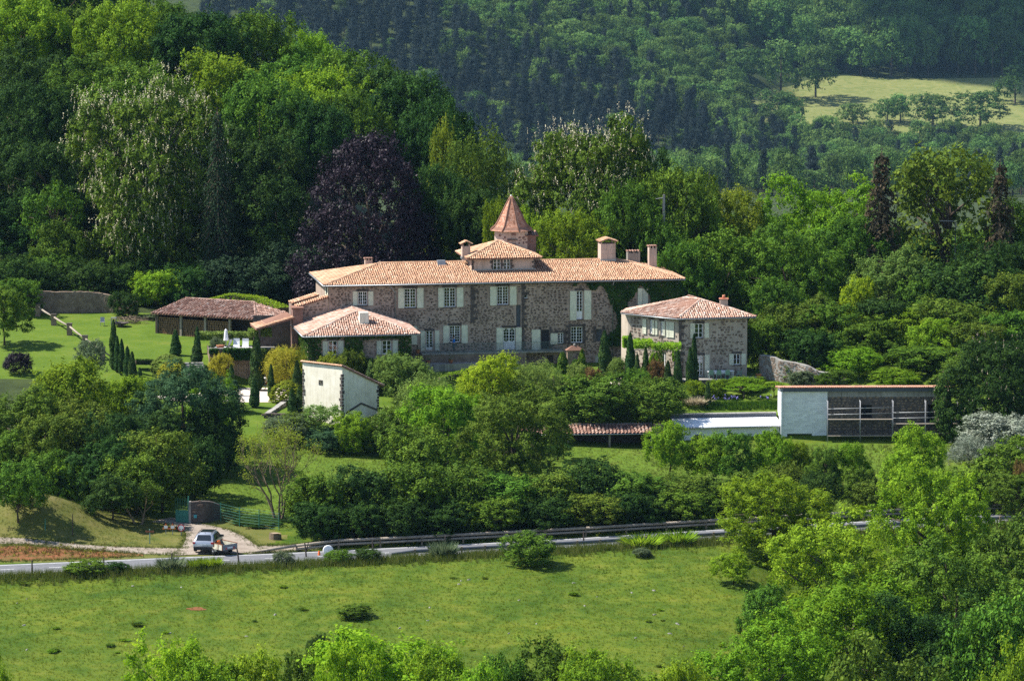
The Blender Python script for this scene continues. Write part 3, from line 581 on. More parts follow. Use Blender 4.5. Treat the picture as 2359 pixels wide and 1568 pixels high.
def box_chimney(parent, x0, x1, y0, y1, z0, z1, mat, cap='slab', name='chimney', flash=True):
    b = MB(); b.box(x0, x1, y0, y1, z0, z1); ch = b.build(name, M[mat], parent)
    if flash: q = MB(); q.box(x0 - .07, x1 + .07, y0 - .07, y1 + .07, z0 + .0, z0 + (z1 - z0) * .16); q.build('flashing', M['zinc'], ch)
    if cap == 'gable':
        q = MB()
        for xx in (x0 + .06, x1 - .06):
            for yy in (y0 + .06, y1 - .06): q.box(xx - .06, xx + .06, yy - .06, yy + .06, z1, z1 + .22)
        q.build('cap_post', M[mat], ch); ym = (y0 + y1) / 2; e_ = .16; zc = z1 + .22; A = []
        xm = (x0 + x1) / 2
        roof(ch, [[(x0 - e_, y0 - e_, zc), (x0 - e_, y1 + e_, zc), (xm, y1 + e_, zc + .32), (xm, y0 - e_, zc + .32)], [(x1 + e_, y1 + e_, zc), (x1 + e_, y0 - e_, zc), (xm, y0 - e_, zc + .32), (xm, y1 + e_, zc + .32)]], M['tile'], seed=5, pitch=.22, course=.3, rad=.09, deck_t=.05, name='chimney_cap')
    elif cap == 'arch':
        q = MB()
        for xx in (x0 + .08, (x0 + x1) / 2, x1 - .08): q.box(xx - .08, xx + .08, y0, y1, z1, z1 + .2)
        q.build('cap_post', M[mat], ch)
        V = []; F = []; T = []; n = 5
        for i in range(n):
            xx = x0 - .08 + (x1 - x0 + .16) * (i + .5) / n; o = len(V)
            for yy in (y0 - .12, y1 + .12):
                for k in range(5): an = math.pi * k / 4; V.append((xx + .13 * math.cos(an), yy, z1 + .2 + .12 * math.sin(an)))
            for k in range(4): F.append((o + k, o + k + 1, o + 6 + k, o + 5 + k)); T.append(.3 + .1 * (i % 3))
        link('chimney_cap', npmesh('chimney_cap', np.array(V), np.array(F), M['tile_old'], np.array(T)), ch)
    elif cap == 'pot':
        q = MB(); q.box(x0 - .08, x1 + .08, y0 - .08, y1 + .08, z1, z1 + .09); q.build('coping', M['terracotta'], ch)
        q = MB(); q.lathe([(.0, .09), (.17, .09), (.15, .42), (.1, .44), (.1, .3)], 10, ((x0 + x1) / 2, (y0 + y1) / 2, z1)); q.build('chimney_pot', M['terracotta'], ch, True)
    return ch
# ================================================================== the long stone mansion
ZE = 14.93; eL = at_z(c1(410, 820), ZE); eR = at_z(c2(1965, 765), ZE); ANG = math.atan2(eR.y - eL.y, eR.x - eL.x)
MB0 = 5.6; mf = Fr((eL.x, eL.y, MB0), ANG); W = (eR - eL).length; D = 13.0; ze = ZE - MB0; wy = .6
man = empty('stone_mansion', mf.O, ANG, 'long two-storey stone mansion with low pink tiled roof and cream shutters', 'house')
xl, z1_ = mf.hit(c1(875, 625), D / 2); xr, z2_ = mf.hit(c2(1390, 610), D / 2); zr = (z1_ + z2_) / 2
put = lambda u, d, z: Vector((u, wy + d, z))
H = lambda p, q: mf.rect(p, q, wy)
wins = [
 (H(c1(695, 870), c1(772, 982)), dict(nx=4, ny=4, shutters=[H(c1(650, 868), c1(690, 985)), H(c1(780, 868), c1(822, 985))], curtain=None)),
 (H(c1(1082, 845), c1(1178, 1003)), dict(nx=4, ny=6, shutters=[H(c1(1030, 842), c1(1079, 1008)), H(c1(1188, 840), c1(1242, 1005))], curtain='curtain_red')),
 (H(c1(1413, 838), c1(1510, 997)), dict(nx=4, ny=6, shutters=[H(c1(1365, 838), c1(1411, 1000)), H(c1(1520, 835), c1(1575, 997))], curtain='curtain_red')),
 (H(c2(393, 827), c2(487, 978)), dict(nx=4, ny=6, shutters=[H(c2(335, 827), c2(389, 984)), H(c2(500, 825), c2(555, 980))], curtain='curtain_red')),
 (H(c2(618, 895), c2(648, 925)), dict(nx=1, ny=1, sill=True)),
 (H(c2(1058, 865), c2(1108, 1100)), dict(nx=2, ny=6, panel=.28, shutters=[H(c2(1003, 865), c2(1056, 1107)), H(c2(1122, 860), c2(1180, 1102))], curtain='curtain_red')),
 (H(c1(1262, 1200), c1(1320, 1358)), dict(nx=2, ny=6, panel=.16, sill=False, shutters=[H(c1(1218, 1198), c1(1254, 1365)), H(c1(1337, 1195), c1(1374, 1362))])),
 (H(c1(1460, 1155), c1(1547, 1292)), dict(nx=4, ny=6, shutters=[H(c1(1407, 1155), c1(1455, 1297)), H(c1(1560, 1150), c1(1611, 1298))])),
 (H(c2(445, 1175), c2(545, 1352)), dict(nx=4, ny=4, panel=.36, sill=False, arch=True, shutters=[H(c2(388, 1172), c2(442, 1356)), H(c2(549, 1170), c2(598, 1356))])),
 (H(c2(900, 1215), c2(948, 1300)), dict(nx=2, ny=4, shutters=[H(c2(840, 1218), c2(897, 1308))])),
 (H(c2(1010, 1165), c2(1107, 1295)), dict(nx=4, ny=5)),
]
holes = [w_[0] for w_ in wins]
door_hole = H(c2(765, 1188), c2(830, 1350)); dark_win = H(c2(1222, 1182), c2(1272, 1285)); cellar = H(c2(808, 1400), c2(865, 1540)); small_door = H(c2(1212, 1400), c2(1252, 1490)); flue = H(c2(553, 980), c2(592, 1165))
holes2 = holes + [door_hole, dark_win, cellar, small_door, flue]
b = MB(); wall_cells(b, .6, W - .6, -1.5, ze - .04, holes2, put)
for q in (((.6, .6, -1.5), (.6, D - .6, -1.5)), ((.6, D - .6, -1.5), (W - .6, D - .6, -1.5)), ((W - .6, D - .6, -1.5), (W - .6, .6, -1.5))):
    b.add([q[0], q[1], (q[1][0], q[1][1], ze - .04), (q[0][0], q[0][1], ze - .04)], [(0, 1, 2, 3)])
wall = b.build('wall', M['mortar'], man)
sh_holes = holes2 + [s_ for w_ in wins for s_ in w_[1].get('shutters', [])]
rubble(wall, .65, W - .65, -1.2, ze - .3, sh_holes, lambda u, z: (u, wy - .002, z), 0, M['stone'], cover=.8, seed=4, size=.78)
# dressed blocks: the old corner in the middle, right hand end and the window jambs
def qf(x, sgn):
    def f(par, z0, z1, ww, mat, name): q = MB(); a, c = (x, x + ww) if sgn > 0 else (x - ww, x); q.box(a, c, wy - .045, wy + .05, z0, z1); q.build(name, mat, par)
    return f
xq = mf.hit(c2(172, 900), wy)[0]; quoins(wall, qf(xq, 1), mf.hit(c2(172, 1130), wy)[1], ze - .3, M['dark_stone'], 3, (.5, .9))
xq = mf.hit(c2(598, 900), wy)[0]; quoins(wall, qf(xq, 1), 1.5, ze - .3, M['dark_stone'], 8, (.4, .6))
for w_ in (wins[10][0], wins[9][0], dark_win, door_hole):
    quoins(wall, qf(w_[2] + .02, 1), w_[1] - .1, w_[3] + .3, M['dark_stone'], 5, (.3, .55)); quoins(wall, qf(w_[0] - .02, -1), w_[1] - .1, w_[3] + .3, M['dark_stone'], 6, (.3, .55))
for r_, kw in wins: window(man, put, r_, **kw)
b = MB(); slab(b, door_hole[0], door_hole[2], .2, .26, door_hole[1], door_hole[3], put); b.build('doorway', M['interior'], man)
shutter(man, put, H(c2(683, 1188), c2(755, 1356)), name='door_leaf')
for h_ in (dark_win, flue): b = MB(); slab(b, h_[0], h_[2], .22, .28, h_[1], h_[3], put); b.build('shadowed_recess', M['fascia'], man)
b = MB(); slab(b, cellar[0], cellar[2], .1, .16, cellar[1], cellar[3], put); b.build('cellar_door', M['dark_wood'], man)
b = MB(); slab(b, small_door[0], small_door[2], .1, .16, small_door[1], small_door[3], put); b.build('small_door', M['shutter_grey'], man)
s_ = H(c1(1140, 1160), c1(1188, 1312)); shutter(man, put, s_); s_ = H(c2(1570, 842), c2(1640, 992)); shutter(man, put, (s_[0], s_[1], s_[0] + (s_[2] - s_[0]) * .52, s_[3])); shutter(man, put, (s_[0] + (s_[2] - s_[0]) * .55, s_[1], s_[2] + .2, s_[3]), smat='shutter_grey')
# left end: small window
y_, z_ = mf.hitx(c1(440, 870), .6); putL = lambda u, d, z: Vector((.6 + d, u, z))
shutter(man, putL, (y_ - .9, z_ - .75, y_ - .2, z_ + .75)); shutter(man, putL, (y_ + .9, z_ - .75, y_ + 1.6, z_ + .75))
b = MB(); slab(b, y_ - .15, y_ + .85, -.02, .02, z_ - .7, z_ + .7, putL); b.build('window', M['interior'], man)
# clock-like white disc on the wall
x_, z_ = mf.hit(c1(1292, 1098), wy); b = MB(); b.lathe([(0, -.06), (.14, -.06), (.14, 0)], 14, M=Matrix.Translation((x_, wy - .06, z_)) @ Matrix.Rotation(R(90), 4, 'X')); b.build('wall_disc', M['white'], man)
rf = roof(man, [[(0, 0, ze), (W, 0, ze), (xr, D / 2, zr), (xl, D / 2, zr)], [(0, D, ze), (0, 0, ze), (xl, D / 2, zr)], [(W, 0, ze), (W, D, ze), (xr, D / 2, zr)], [(W, D, ze), (0, D, ze), (xl, D / 2, zr), (xr, D / 2, zr)]], M['tile'], seed=2,
          caps=[((xl, D / 2, zr), (xr, D / 2, zr)), ((0, 0, ze), (xl, D / 2, zr)), ((W, 0, ze), (xr, D / 2, zr))])
b = MB(); b.tube([(-.05, -.08, ze - .06), (W + .05, -.08, ze - .06)], .075, 8); b.tube([(-.05, -.08, ze - .06), (-.05, D, ze - .06)], .075, 8); b.build('gutter', M['zinc'], rf, True)
b = MB(); b.box(.1, W - .1, .03, wy + .0, ze - .2, ze - .13); b.build('soffit', M['dark_wood'], rf)
pipe(man, [(mf.hit(c2(1372, 800), 0)[0], -.02, ze - .1), (mf.hit(c2(1360, 830), wy)[0], wy - .1, ze - .7), (mf.hit(c2(1358, 1360), wy)[0], wy - .1, 0.2)])
pipe(man, [(mf.hit(c1(955, 825), 0)[0], -.02, ze - .1), (mf.hit(c1(1003, 870), wy)[0], wy - .1, ze - .9), (mf.hit(c1(1005, 1110), wy)[0], wy - .1, 3.2)])
# chimneys
def zroof(y): return ze + (zr - ze) * min(y, D - y) / (D / 2)
a, _ = mf.hit(c2(1262, 600), D / 2 - .6); c, zt = mf.hit(c2(1385, 470), D / 2 - .6); box_chimney(man, a, c, D / 2 - .6, D / 2 + 1.1, zroof(D / 2 - .6) - .1, zt, 'pink_plaster', 'gable')
y_ = D / 2 + 2.4; a, _ = mf.hit(c2(1487, 600), y_); c, zt = mf.hit(c2(1590, 548), y_); box_chimney(man, a, c, y_, y_ + .8, zroof(y_) - .5, zt, 'grey_render', 'arch', flash=False)
y_ = D / 2 + 1.2; a, _ = mf.hit(c2(1666, 600), y_); c, zt = mf.hit(c2(1730, 500), y_); box_chimney(man, a, c, y_, y_ + .85, zroof(y_) - 1.6, zt - .1, 'pink_plaster', 'arch', flash=False)
y_ = D / 2 + 1.6; a, _ = mf.hit(c1(755, 640), y_); c, zt = mf.hit(c1(815, 608), y_); box_chimney(man, a, c, y_, y_ + .7, zroof(y_) - 1.2, zt - .05, 'pink_plaster', 'arch', flash=False)
a, _ = mf.hit(c1(1355, 620), D / 2 - .5); c, zt = mf.hit(c1(1420, 606), D / 2 - .5); b = MB(); b.frus(a, c, D / 2 - 1.1, D / 2 - .3, zr - .2, a, c, D / 2 - 1.0, D / 2 - .3, zt); b.build('roof_hatch', M['zinc'], man)
# belvedere on the ridge
by0 = 3.7; by1 = 10.4; bx0, zb0 = mf.hit(c2(182, 695), by0); bx1, _ = mf.hit(c2(712, 690), by0); zb1 = mf.hit(c2(445, 588), by0)[1]
putb = lambda u, d, z: Vector((u, by0 + d, z)); Hb = lambda p, q: mf.rect(p, q, by0)
bw = [Hb(c2(362, 596), c2(424, 688)), Hb(c2(446, 596), c2(504, 688))]
b = MB(); wall_cells(b, bx0, bx1, zb0 - .6, zb1, bw, putb, .3)
for p, q in (((bx0, by0), (bx0, by1)), ((bx0, by1), (bx1, by1)), ((bx1, by1), (bx1, by0))): b.add([(*p, zb0 - .8), (*q, zb0 - .8), (*q, zb1), (*p, zb1)], [(0, 1, 2, 3)])
bel = b.build('belvedere', M['pink_plaster'], man)
for r_ in bw: window(bel, putb, r_, nx=2, ny=3, lintel=False, sill=False)
def qb(x, sgn):
    def f(par, z0, z1, ww, mat, name): q = MB(); a_, c_ = (x, x + ww) if sgn > 0 else (x - ww, x); q.box(a_, c_, by0 - .05, by0 + .05, z0, z1); q.build(name, mat, par)
    return f
zz0 = zb0 + .05
quoins(bel, qb(bx0 - .02, 1), zz0, zb1 - .05, M['dark_stone'], 2, (.25, .4), (.2, .27)); quoins(bel, qb(bx1 + .02, -1), zz0, zb1 - .05, M['dark_stone'], 3, (.25, .4), (.2, .27))
quoins(bel, qb(bw[0][0] - .01, -1), zz0, zb1 - .02, M['dark_stone'], 4, (.2, .36), (.22, .3)); quoins(bel, qb(bw[1][2] + .01, 1), zz0, zb1 - .02, M['dark_stone'], 5, (.2, .36), (.22, .3)); quoins(bel, qb(bw[0][2] + .02, 1), zz0, zb1 - .02, M['dark_stone'], 5, (.2, .3), (.3, .4))
q = MB(); q.box(bx0 - .06, bx1 + .06, by0 - .09, by0 - .06, zb0 - .05, zb0 + .12); q.build('flashing', M['zinc'], bel)
ov = .55; E = [(bx0 - ov, by0 - ov, zb1), (bx1 + ov + .1, by0 - ov, zb1), (bx1 + ov + .1, by1 + ov, zb1), (bx0 - ov, by1 + ov, zb1)]; ax, az = mf.hit(c2(385, 447), (by0 + by1) / 2); ax = (bx0 + bx1) / 2; AP = (ax, (by0 + by1) / 2, az)
r2 = roof(bel, [[E[0], E[1], AP], [E[3], E[0], AP], [E[1], E[2], AP], [E[2], E[3], AP]], M['tile'], seed=7, caps=[(E[0], AP), (E[1], AP), (E[3], AP)], name='belvedere_roof')
a, _ = mf.hit(c2(103, 540), by0 + 1.5); c, zt = mf.hit(c2(170, 492), by0 + 1.5); box_chimney(man, a, c, by0 + 1.5, by0 + 2.3, zb1 - .2, zt, 'pink_plaster', 'gable')
# stair tower with its flared tile spire
tw = at(c2(512, 352), 412.5); tz = tw.z; apz = at(c2(507, 72), 412.5).z
tower = empty('stair_tower', (tw.x, tw.y, MB0), ANG, 'octagonal stone stair tower with steep red tiled spire behind the mansion', 'tower')
Rt = 1.95; zt0 = tz - MB0; zt1 = apz - MB0
def octa(r, z, o=22.5 - 11): return [(r * math.cos(R(45 * k + o)), r * math.sin(R(45 * k + o)), z) for k in range(8)]
b = MB(); P0, P1 = octa(Rt, 4), octa(Rt, zt0 + .05); b.add(P0 + P1, [(k, (k + 1) % 8, 8 + (k + 1) % 8, 8 + k) for k in range(8)]); tb = b.build('wall', M['pink_plaster'], tower)
g0 = random.Random(5)
for k in range(4, 8):
    p, q = Vector(P0[k]), Vector(P0[(k + 1) % 8]); e_ = (q - p); L_ = e_.length; e_.normalize(); rz_ = math.atan2(e_.y, e_.x)
    rubble(tb, 0, L_, 9.5, zt0 - .05, [], lambda u, z, p=p, e_=e_: (p.x + e_.x * u, p.y + e_.y * u, z), rz_, M['tower_stone'], cover=.45 if k < 6 else .75, seed=20 + k, nmax=30, size=1.05)
def spire(z):     # bell-cast profile
    t = (z - zt0) / (zt1 - zt0); return 2.35 * (1 - t) * (1 - .15 * math.sin(math.pi * min(1, t) ** .55)) + .05
zs = np.linspace(zt0, zt1, 9); b = MB()
for i in range(8):
    A_, B_ = octa(spire(zs[i]), zs[i]), octa(spire(zs[i + 1]), zs[i + 1]); b.add(A_ + B_, [(k, (k + 1) % 8, 8 + (k + 1) % 8, 8 + k) for k in range(8)])
sp_ = b.build('spire', M['tile_base'], tower)
V = []; F = []; T = []; rr = np.random.default_rng(3); zc = zt0
while zc < zt1 - .12:                      # plain tiles, course by course
    z2 = min(zc + .17, zt1)
    A_ = [Vector(p) for p in octa(spire(zc) + .05, zc - .02)]; B_ = [Vector(p) for p in octa(spire(z2) + .015, z2 + .02)]
    for k in range(8):
        n_ = max(1, int((A_[(k + 1) % 8] - A_[k]).length / .16))
        for i in range(n_):
            o = len(V); f0, f1 = i / n_, (i + 1) / n_ - .008 / max(.1, (A_[(k + 1) % 8] - A_[k]).length)
            V += [tuple(A_[k].lerp(A_[(k + 1) % 8], f0)), tuple(A_[k].lerp(A_[(k + 1) % 8], f1)), tuple(B_[k].lerp(B_[(k + 1) % 8], f1)), tuple(B_[k].lerp(B_[(k + 1) % 8], f0))]; F.append((o, o + 1, o + 2, o + 3)); T.append(float(rr.beta(2, 2)))
    zc += .16
tag(link('spire_tiles', npmesh('spire_tiles', np.array(V), np.array(F), M['tile_red'], np.array(T)), sp_), kind='stuff')
for k in range(8):
    b = MB(); b.tube([octa(spire(z) + .03, z)[k] for z in zs], .075, 6); b.build('hip_ridge', M['tile_base'], sp_, True)
b = MB(); b.lathe([(.24, -.32), (.13, -.05), (.09, .12), (0, .16)], 10, (0, 0, zt1)); b.build('lead_cap', M['zinc'], sp_, True)
tf = Fr((tw.x, tw.y, MB0), ANG); yf = -Rt * math.cos(R(22.5)) ; r_ = tf.rect(c2(540, 376), c2(580, 432), yf - .25)
b = MB(); kf = 5; p, q = Vector(P0[kf]), Vector(P0[kf + 1]); fm = (p + q) / 2; fn = Vector((fm.x, fm.y, 0)).normalized(); fe = Vector((-fn.y, fn.x, 0)); fo = Vector((fm.x, fm.y, 0))
uu = (Vector(((r_[0] + r_[2]) / 2, 0, 0)) - fo).dot(fe) * .9
putt = lambda u, d, z: fo + fe * u - fn * (d - .06) + Vector((0, 0, z))
window(tower, putt, (uu - .4, r_[1], uu + .4, r_[3]), nx=2, ny=3, lintel=False, sill=True)
x0_, x1_ = 1.2, 2.55; zz = tf.hit(c2(700, 392), 0)[1]
b = MB(); b.box(x0_, x1_, -1.1, .8, 4, zz); tu = b.build('turret', M['tower_stone'], tower)
roof(tu, [[(x0_ - .1, -1.3, zz), (x1_ + .25, -1.3, zz), (x1_ + .25, .6, zz + .35), (x0_ - .1, .6, zz + .35)]], M['tile_mixed'], seed=9, name='turret_roof')
# balcony with wrought iron railing
bx0 = mf.hit(c1(1222, 1300), wy)[0]; bx1 = mf.hit(c2(930, 1300), wy)[0]; zf = mf.hit(c2(400, 1362), wy - .1)[1]
b = MB(); b.box(bx0 - .1, bx1, wy - 1.35, wy, zf - .16, zf); bal = b.build('balcony', M['grey_render'], man)
b = MB(); n = int((bx1 - bx0) / .13); zt = zf + 1.0; yb = wy - 1.28
b.box(bx0, bx1 - .1, yb - .02, yb + .02, zt - .03, zt); b.box(bx0, bx1 - .1, yb - .012, yb + .012, zf + .1, zf + .13)
for i in range(n + 1):
    x = bx0 + (bx1 - .1 - bx0) * i / n; b.box(x - .009, x + .009, yb - .009, yb + .009, zf, zt - .03)
    if i % 3 == 1:
        P = [(x + .09 * math.cos(t_) * (1 + t_ * .12), yb, zf + .33 + .11 * math.sin(t_) * (1 + t_ * .12)) for t_ in np.linspace(0, 5.5, 9)]; b.tube(P, .011, 4)
        P = [(x + .08 * math.cos(-t_) * (1 + t_ * .1), yb, zf + .72 + .09 * math.sin(-t_) * (1 + t_ * .1)) for t_ in np.linspace(0, 5.5, 9)]; b.tube(P, .011, 4)
b.build('railing', M['iron_green'], bal)
b = MB(); b.box(bx0 - .2, bx1 - 4, wy - 1.3, wy - .05, -2, zf - .17); tw_ = b.build('terrace_wall', M['stone_wall'], man)
b = MB(); b.box(bx0 - .2, bx1 - 5, wy - 2.6, wy - 1.33, -2, zf - 1.0); b.build('lower_terrace_wall', M['grey_render'], man)
# garden gate pillars right of the balcony
def pillar(name, v0, v1, w, mat, label, cat, cap='ball', d=None, Y=None):
    p = at(v0, Y); t_ = at(v1, Y); h = t_.z - p.z; e_ = empty(name, (p.x, p.y, p.z - .4), ANG, label, cat); b = MB(); b.box(-w / 2, w / 2, -w / 2, w / 2, 0, h + .4); b.build('shaft', M[mat], e_)
    b = MB(); b.frus(-w / 2 - .08, w / 2 + .08, -w / 2 - .08, w / 2 + .08, h + .4, -.1, .1, -.1, .1, h + .75); b.build('pillar_cap', M['tile_base'], e_)
    b = MB(); b.lathe([(0, -.12), (.1, -.07), (.12, 0), (.1, .07), (0, .12)], 10, (0, 0, h + .85)); b.build('stone_ball', M['grey_render'], e_, True)
p = at(e5(610, 800), 396); t_ = at(e5(610, 470), 396); gp = empty('garden_gatehouse', (p.x, p.y, p.z - .3), ANG, 'small tile-capped stone gate pier with a ball finial below the mansion', 'gate pier')
h = t_.z - p.z + .3; b = MB(); b.box(-.3, .3, -.3, .3, 0, h); b.box(.9, 1.35, -.3, .3, 0, h); b.box(.3, .9, -.25, .25, h - .35, h); b.build('shaft', M['stone_wall'], gp)
b = MB(); b.frus(-.45, 1.5, -.45, .45, h, .2, .8, -.1, .1, h + .45); b.build('pier_cap', M['tile_base'], gp); b = MB(); b.lathe([(0, -.14), (.12, -.08), (.15, 0), (.12, .08), (0, .14)], 10, (.5, 0, h + .55)); b.build('ball_finial', M['grey_render'], gp, True)
# ================================================================== front wing with hipped roof
zw = 10.77; wl = at_z(c1(237, 1245), zw); wr = at_z(c1(1213, 1225), zw); WB = 5.0
wf = Fr((wl.x, wl.y, WB), math.atan2(wr.y - wl.y, wr.x - wl.x)); WW = (wr - wl).length; we = zw - WB
wing = empty('ivy_wing', wf.O, wf.a, 'low front wing with hipped pink tile roof, ivy walls and two white windows', 'house')
dW = 10.6; ryf = 5.2; rx, rz = wf.hit(c1(690, 1036), ryf); bxr, _ = wf.hit(c1(560, 992), dW); rz2 = rz
A = (0, 0, we); B = (WW, 0, we); Cc = (WW, dW, we); Dd = (0, dW, we); R0 = (rx, ryf, rz); R1 = (rx - .2, dW, rz)
rw = roof(wing, [[A, B, R0], [Dd, A, R0, R1], [B, Cc, R1, R0]], M['tile_mixed'], seed=11, caps=[(A, R0), (B, R0), (R0, R1)])
b = MB(); b.tube([(-.05, -.07, we - .05), (WW + .05, -.07, we - .05)], .07, 8); b.tube([(-.07, -.05, we - .05), (-.07, dW, we - .05)], .07, 8); b.build('gutter', M['zinc'], rw, True)
wy2 = .55; putw = lambda u, d, z: Vector((u, wy2 + d, z)); Hw = lambda p, q: wf.rect(p, q, wy2)
ww1 = Hw(c1(447, 1282), c1(522, 1398)); ww2 = Hw(c1(897, 1278), c1(973, 1390))
b = MB(); x1w = wf.hit(c1(1138, 1300), wy2)[0]; wall_cells(b, .5, x1w, -1.5, we - .03, [ww1, ww2], putw)
for p, q in (((.5, wy2), (.5, dW)), ((x1w, dW), (x1w, wy2))): b.add([(*p, -1.5), (*q, -1.5), (*q, we - .03), (*p, we - .03)], [(0, 1, 2, 3)])
wwall = b.build('wall', M['mortar'], wing)
rubble(wwall, .6, x1w - .1, -1, we - .2, [ww1, ww2], lambda u, z: (u, wy2 - .002, z), 0, M['stone'], cover=.6, seed=14, nmax=150)
window(wing, putw, ww1, nx=2, ny=3, shutters=[Hw(c1(398, 1285), c1(440, 1405)), Hw(c1(528, 1280), c1(573, 1390))], smat='shutter_grey', sill=False)
window(wing, putw, ww2, nx=2, ny=3, shutters=[Hw(c1(850, 1280), c1(890, 1395)), Hw(c1(983, 1277), c1(1027, 1390))], smat='shutter_grey', sill=False)
ycw = 2.4; a, zb = wf.hit(c1(708, 1175), ycw); c, zt = wf.hit(c1(784, 1045), ycw); box_chimney(wing, a, c, ycw, ycw + .8, zb - .25, zt, 'plaster', 'none')
# ivy over the wing
g = np.random.default_rng(31); n = 9000; u = g.uniform(.45, x1w, n); z = g.uniform(-1, we - .05, n)
den = .5 + .5 * np.sin(u * .9 + 1.2) * np.sin(z * 1.3 + u * .6); keep = ((u < 6.2) | (u > x1w - 1.7) | (z > we - .75 + .3 * np.sin(u * 2)) | (den > .86)) & (g.random(n) < 1)
for h_ in (ww1, ww2):
    hx0, hx1 = h_[0] - .75, h_[2] + .75; keep &= ~((u > hx0) & (u < hx1) & (z > h_[1] - .12) & (z < h_[3] + .22))
P = np.array([wf.W((a_, wy2 - .05, c_)) for a_, c_ in zip(u[keep], z[keep])]); N = wf.W((0, -1, 0)) - wf.O
y = g.uniform(.5, 9, 2600); z = g.uniform(-1, we - .1, 2600); P = np.r_[P, np.array([wf.W((.45, a_, c_)) for a_, c_ in zip(y, z)])]
ivy('wall_ivy', 'dark green ivy covering the front of the low wing', P, N, LM['ivy'], .13, 1)
# ivy on the right end of the mansion
n = 15000; u = g.uniform(W - 12.0, W - .5, n); z = g.uniform(0, ze - .2, n); s_ = u - (W - 12.0); frac = s_ / 11.5
lim = np.interp(frac, [0, .1, .25, .4, .5, .62, .72, 1], [ze - .15, ze - .45, ze - .9, ze - 1.8, ze - 2.2, ze - 1.0, ze - 1.2, ze - 4.6])
st = np.abs(u - (W - 6.9) - .25 * np.sin(z * 1.5)) < np.interp(z, [1.5, 3, 4, 6, ze], [2.0, 1.6, .5, .7, 1.6])
hs_ = H(c2(1570, 842), c2(1640, 992))
keep = ((z > lim + .4 * np.sin(u * 3)) | (st & (z > 2.2)) | ((u > W - 3.6) & (z > 1.0))) & ~((u > hs_[0] - .05) & (u < hs_[2] - .3) & (z > hs_[1] - .05) & (z < hs_[3] + .05))
for h_ in sh_holes: keep &= ~((u > h_[0] - .05) & (u < h_[2] + .05) & (z > h_[1] - .05) & (z < h_[3] + .05))
P = np.array([mf.W((a_, wy - .03, c_)) for a_, c_ in zip(u[keep], z[keep])]); N = mf.W((0, -1, 0)) - mf.O
ivy('wall_creeper', 'dark green creeper spreading under the eaves at the right end of the mansion', P, N, LM['ivy'], .14, 2, 'creeper')
# ================================================================== left annexes: parapets, lean-to, wood store
def coped_wall(name, v0, v1, Y0, Y1, hb, label, tmat='tile', thick=.5, mat='mortar', tiles=True):
    p, q = at(v0, Y0), at(v1, Y1); d = Vector((q.x - p.x, q.y - p.y, 0)); L_ = d.length; e_ = empty(name, (p.x, p.y, min(p.z, q.z) - hb), math.atan2(d.y, d.x), label, 'wall'); z0 = p.z - e_.location.z; z1 = q.z - e_.location.z
    b = MB(); b.add([(0, -thick / 2, -1), (L_, -thick / 2, -1), (L_, thick / 2, -1), (0, thick / 2, -1), (0, -thick / 2, z0), (L_, -thick / 2, z1), (L_, thick / 2, z1), (0, thick / 2, z0)], ((0, 3, 2, 1), (4, 5, 6, 7), (0, 1, 5, 4), (1, 2, 6, 5), (2, 3, 7, 6), (3, 0, 4, 7)))
    w_ = b.build('masonry', M[mat], e_)
    rubble(w_, .05, L_ - .05, 0, max(z0, z1), [], lambda u, z: (u, -thick / 2 - .002, z), 0, M['stone'], cover=.65, seed=len(name) + int(L_ * 10), nmax=60, keep=lambda u, z: z < z0 + (z1 - z0) * u / L_ - .2)
    if tiles: roof(e_, [[(0, -thick / 2 - .12, z0 + .02), (L_, -thick / 2 - .12, z1 + .02), (L_, thick / 2 + .1, z1 + .18), (0, thick / 2 + .1, z0 + .18)]], M[tmat], seed=13, pitch=.24, name='coping')
    return e_
coped_wall('parapet_wall', e6(480, 188), e6(805, 85), 400.5, 402.5, 2.5, 'stone parapet wall with sloping tile coping, upper of the pair beside the mansion')
coped_wall('parapet_wall', e6(540, 232), e6(930, 112), 398.2, 399.0, 3.0, 'stone parapet wall with sloping tile coping, lower of the pair beside the mansion')
p = at(e6(575, 400), 397.0); b = MB(); tp_ = at(e6(570, 245), 397.0); e_ = empty('parapet_pier', (p.x, p.y, p.z - 3), ANG, 'square stone pier at the low end of the tiled parapet walls', 'pier'); hh = tp_.z - p.z + 3; b.box(-.6, .45, -.4, 1.6, 0, hh); b.build('masonry', M['tower_stone'], e_); b = MB(); b.box(-.72, .57, -.5, 1.7, hh, hh + .1); b.build('coping', M['tile_base'], e_)
# lean-to roof over the covered terrace
A = at(e6(75, 492), 393.0); B = at(e6(535, 352), 396.5); zl0 = A.z; Cx = at(e6(430, 290), 398.5); Dx = at(e6(5, 435), 397.0)
e_ = empty('terrace_lean_to', (A.x, A.y, 8.2), 0, 'pink tiled lean-to roof over the shaded terrace beside the wing', 'lean-to')
P = [Vector(p) - Vector((A.x, A.y, 8.2)) for p in (A, Dx, Cx, B)]; roof(e_, [[P[0], P[1], P[2], P[3]]], M['tile'], seed=15, deck_t=.16, pitch=.3)
for q in (P[0] + Vector((.3, .5, 0)), P[1] + Vector((.5, -.4, 0))): b = MB(); b.box(q.x - .1, q.x + .1, q.y - .1, q.y + .1, -.4, q.z); b.build('post', M['dark_wood'], e_)
b = MB(); pb0 = at(e6(40, 560), 399.5); pb1 = at(e6(640, 560), 399.5); b.box(pb0.x - A.x, pb1.x - A.x, pb0.y - A.y, pb0.y - A.y + .2, -.3, 3.4); b.build('back_wall', M['dark_stone'], e_)
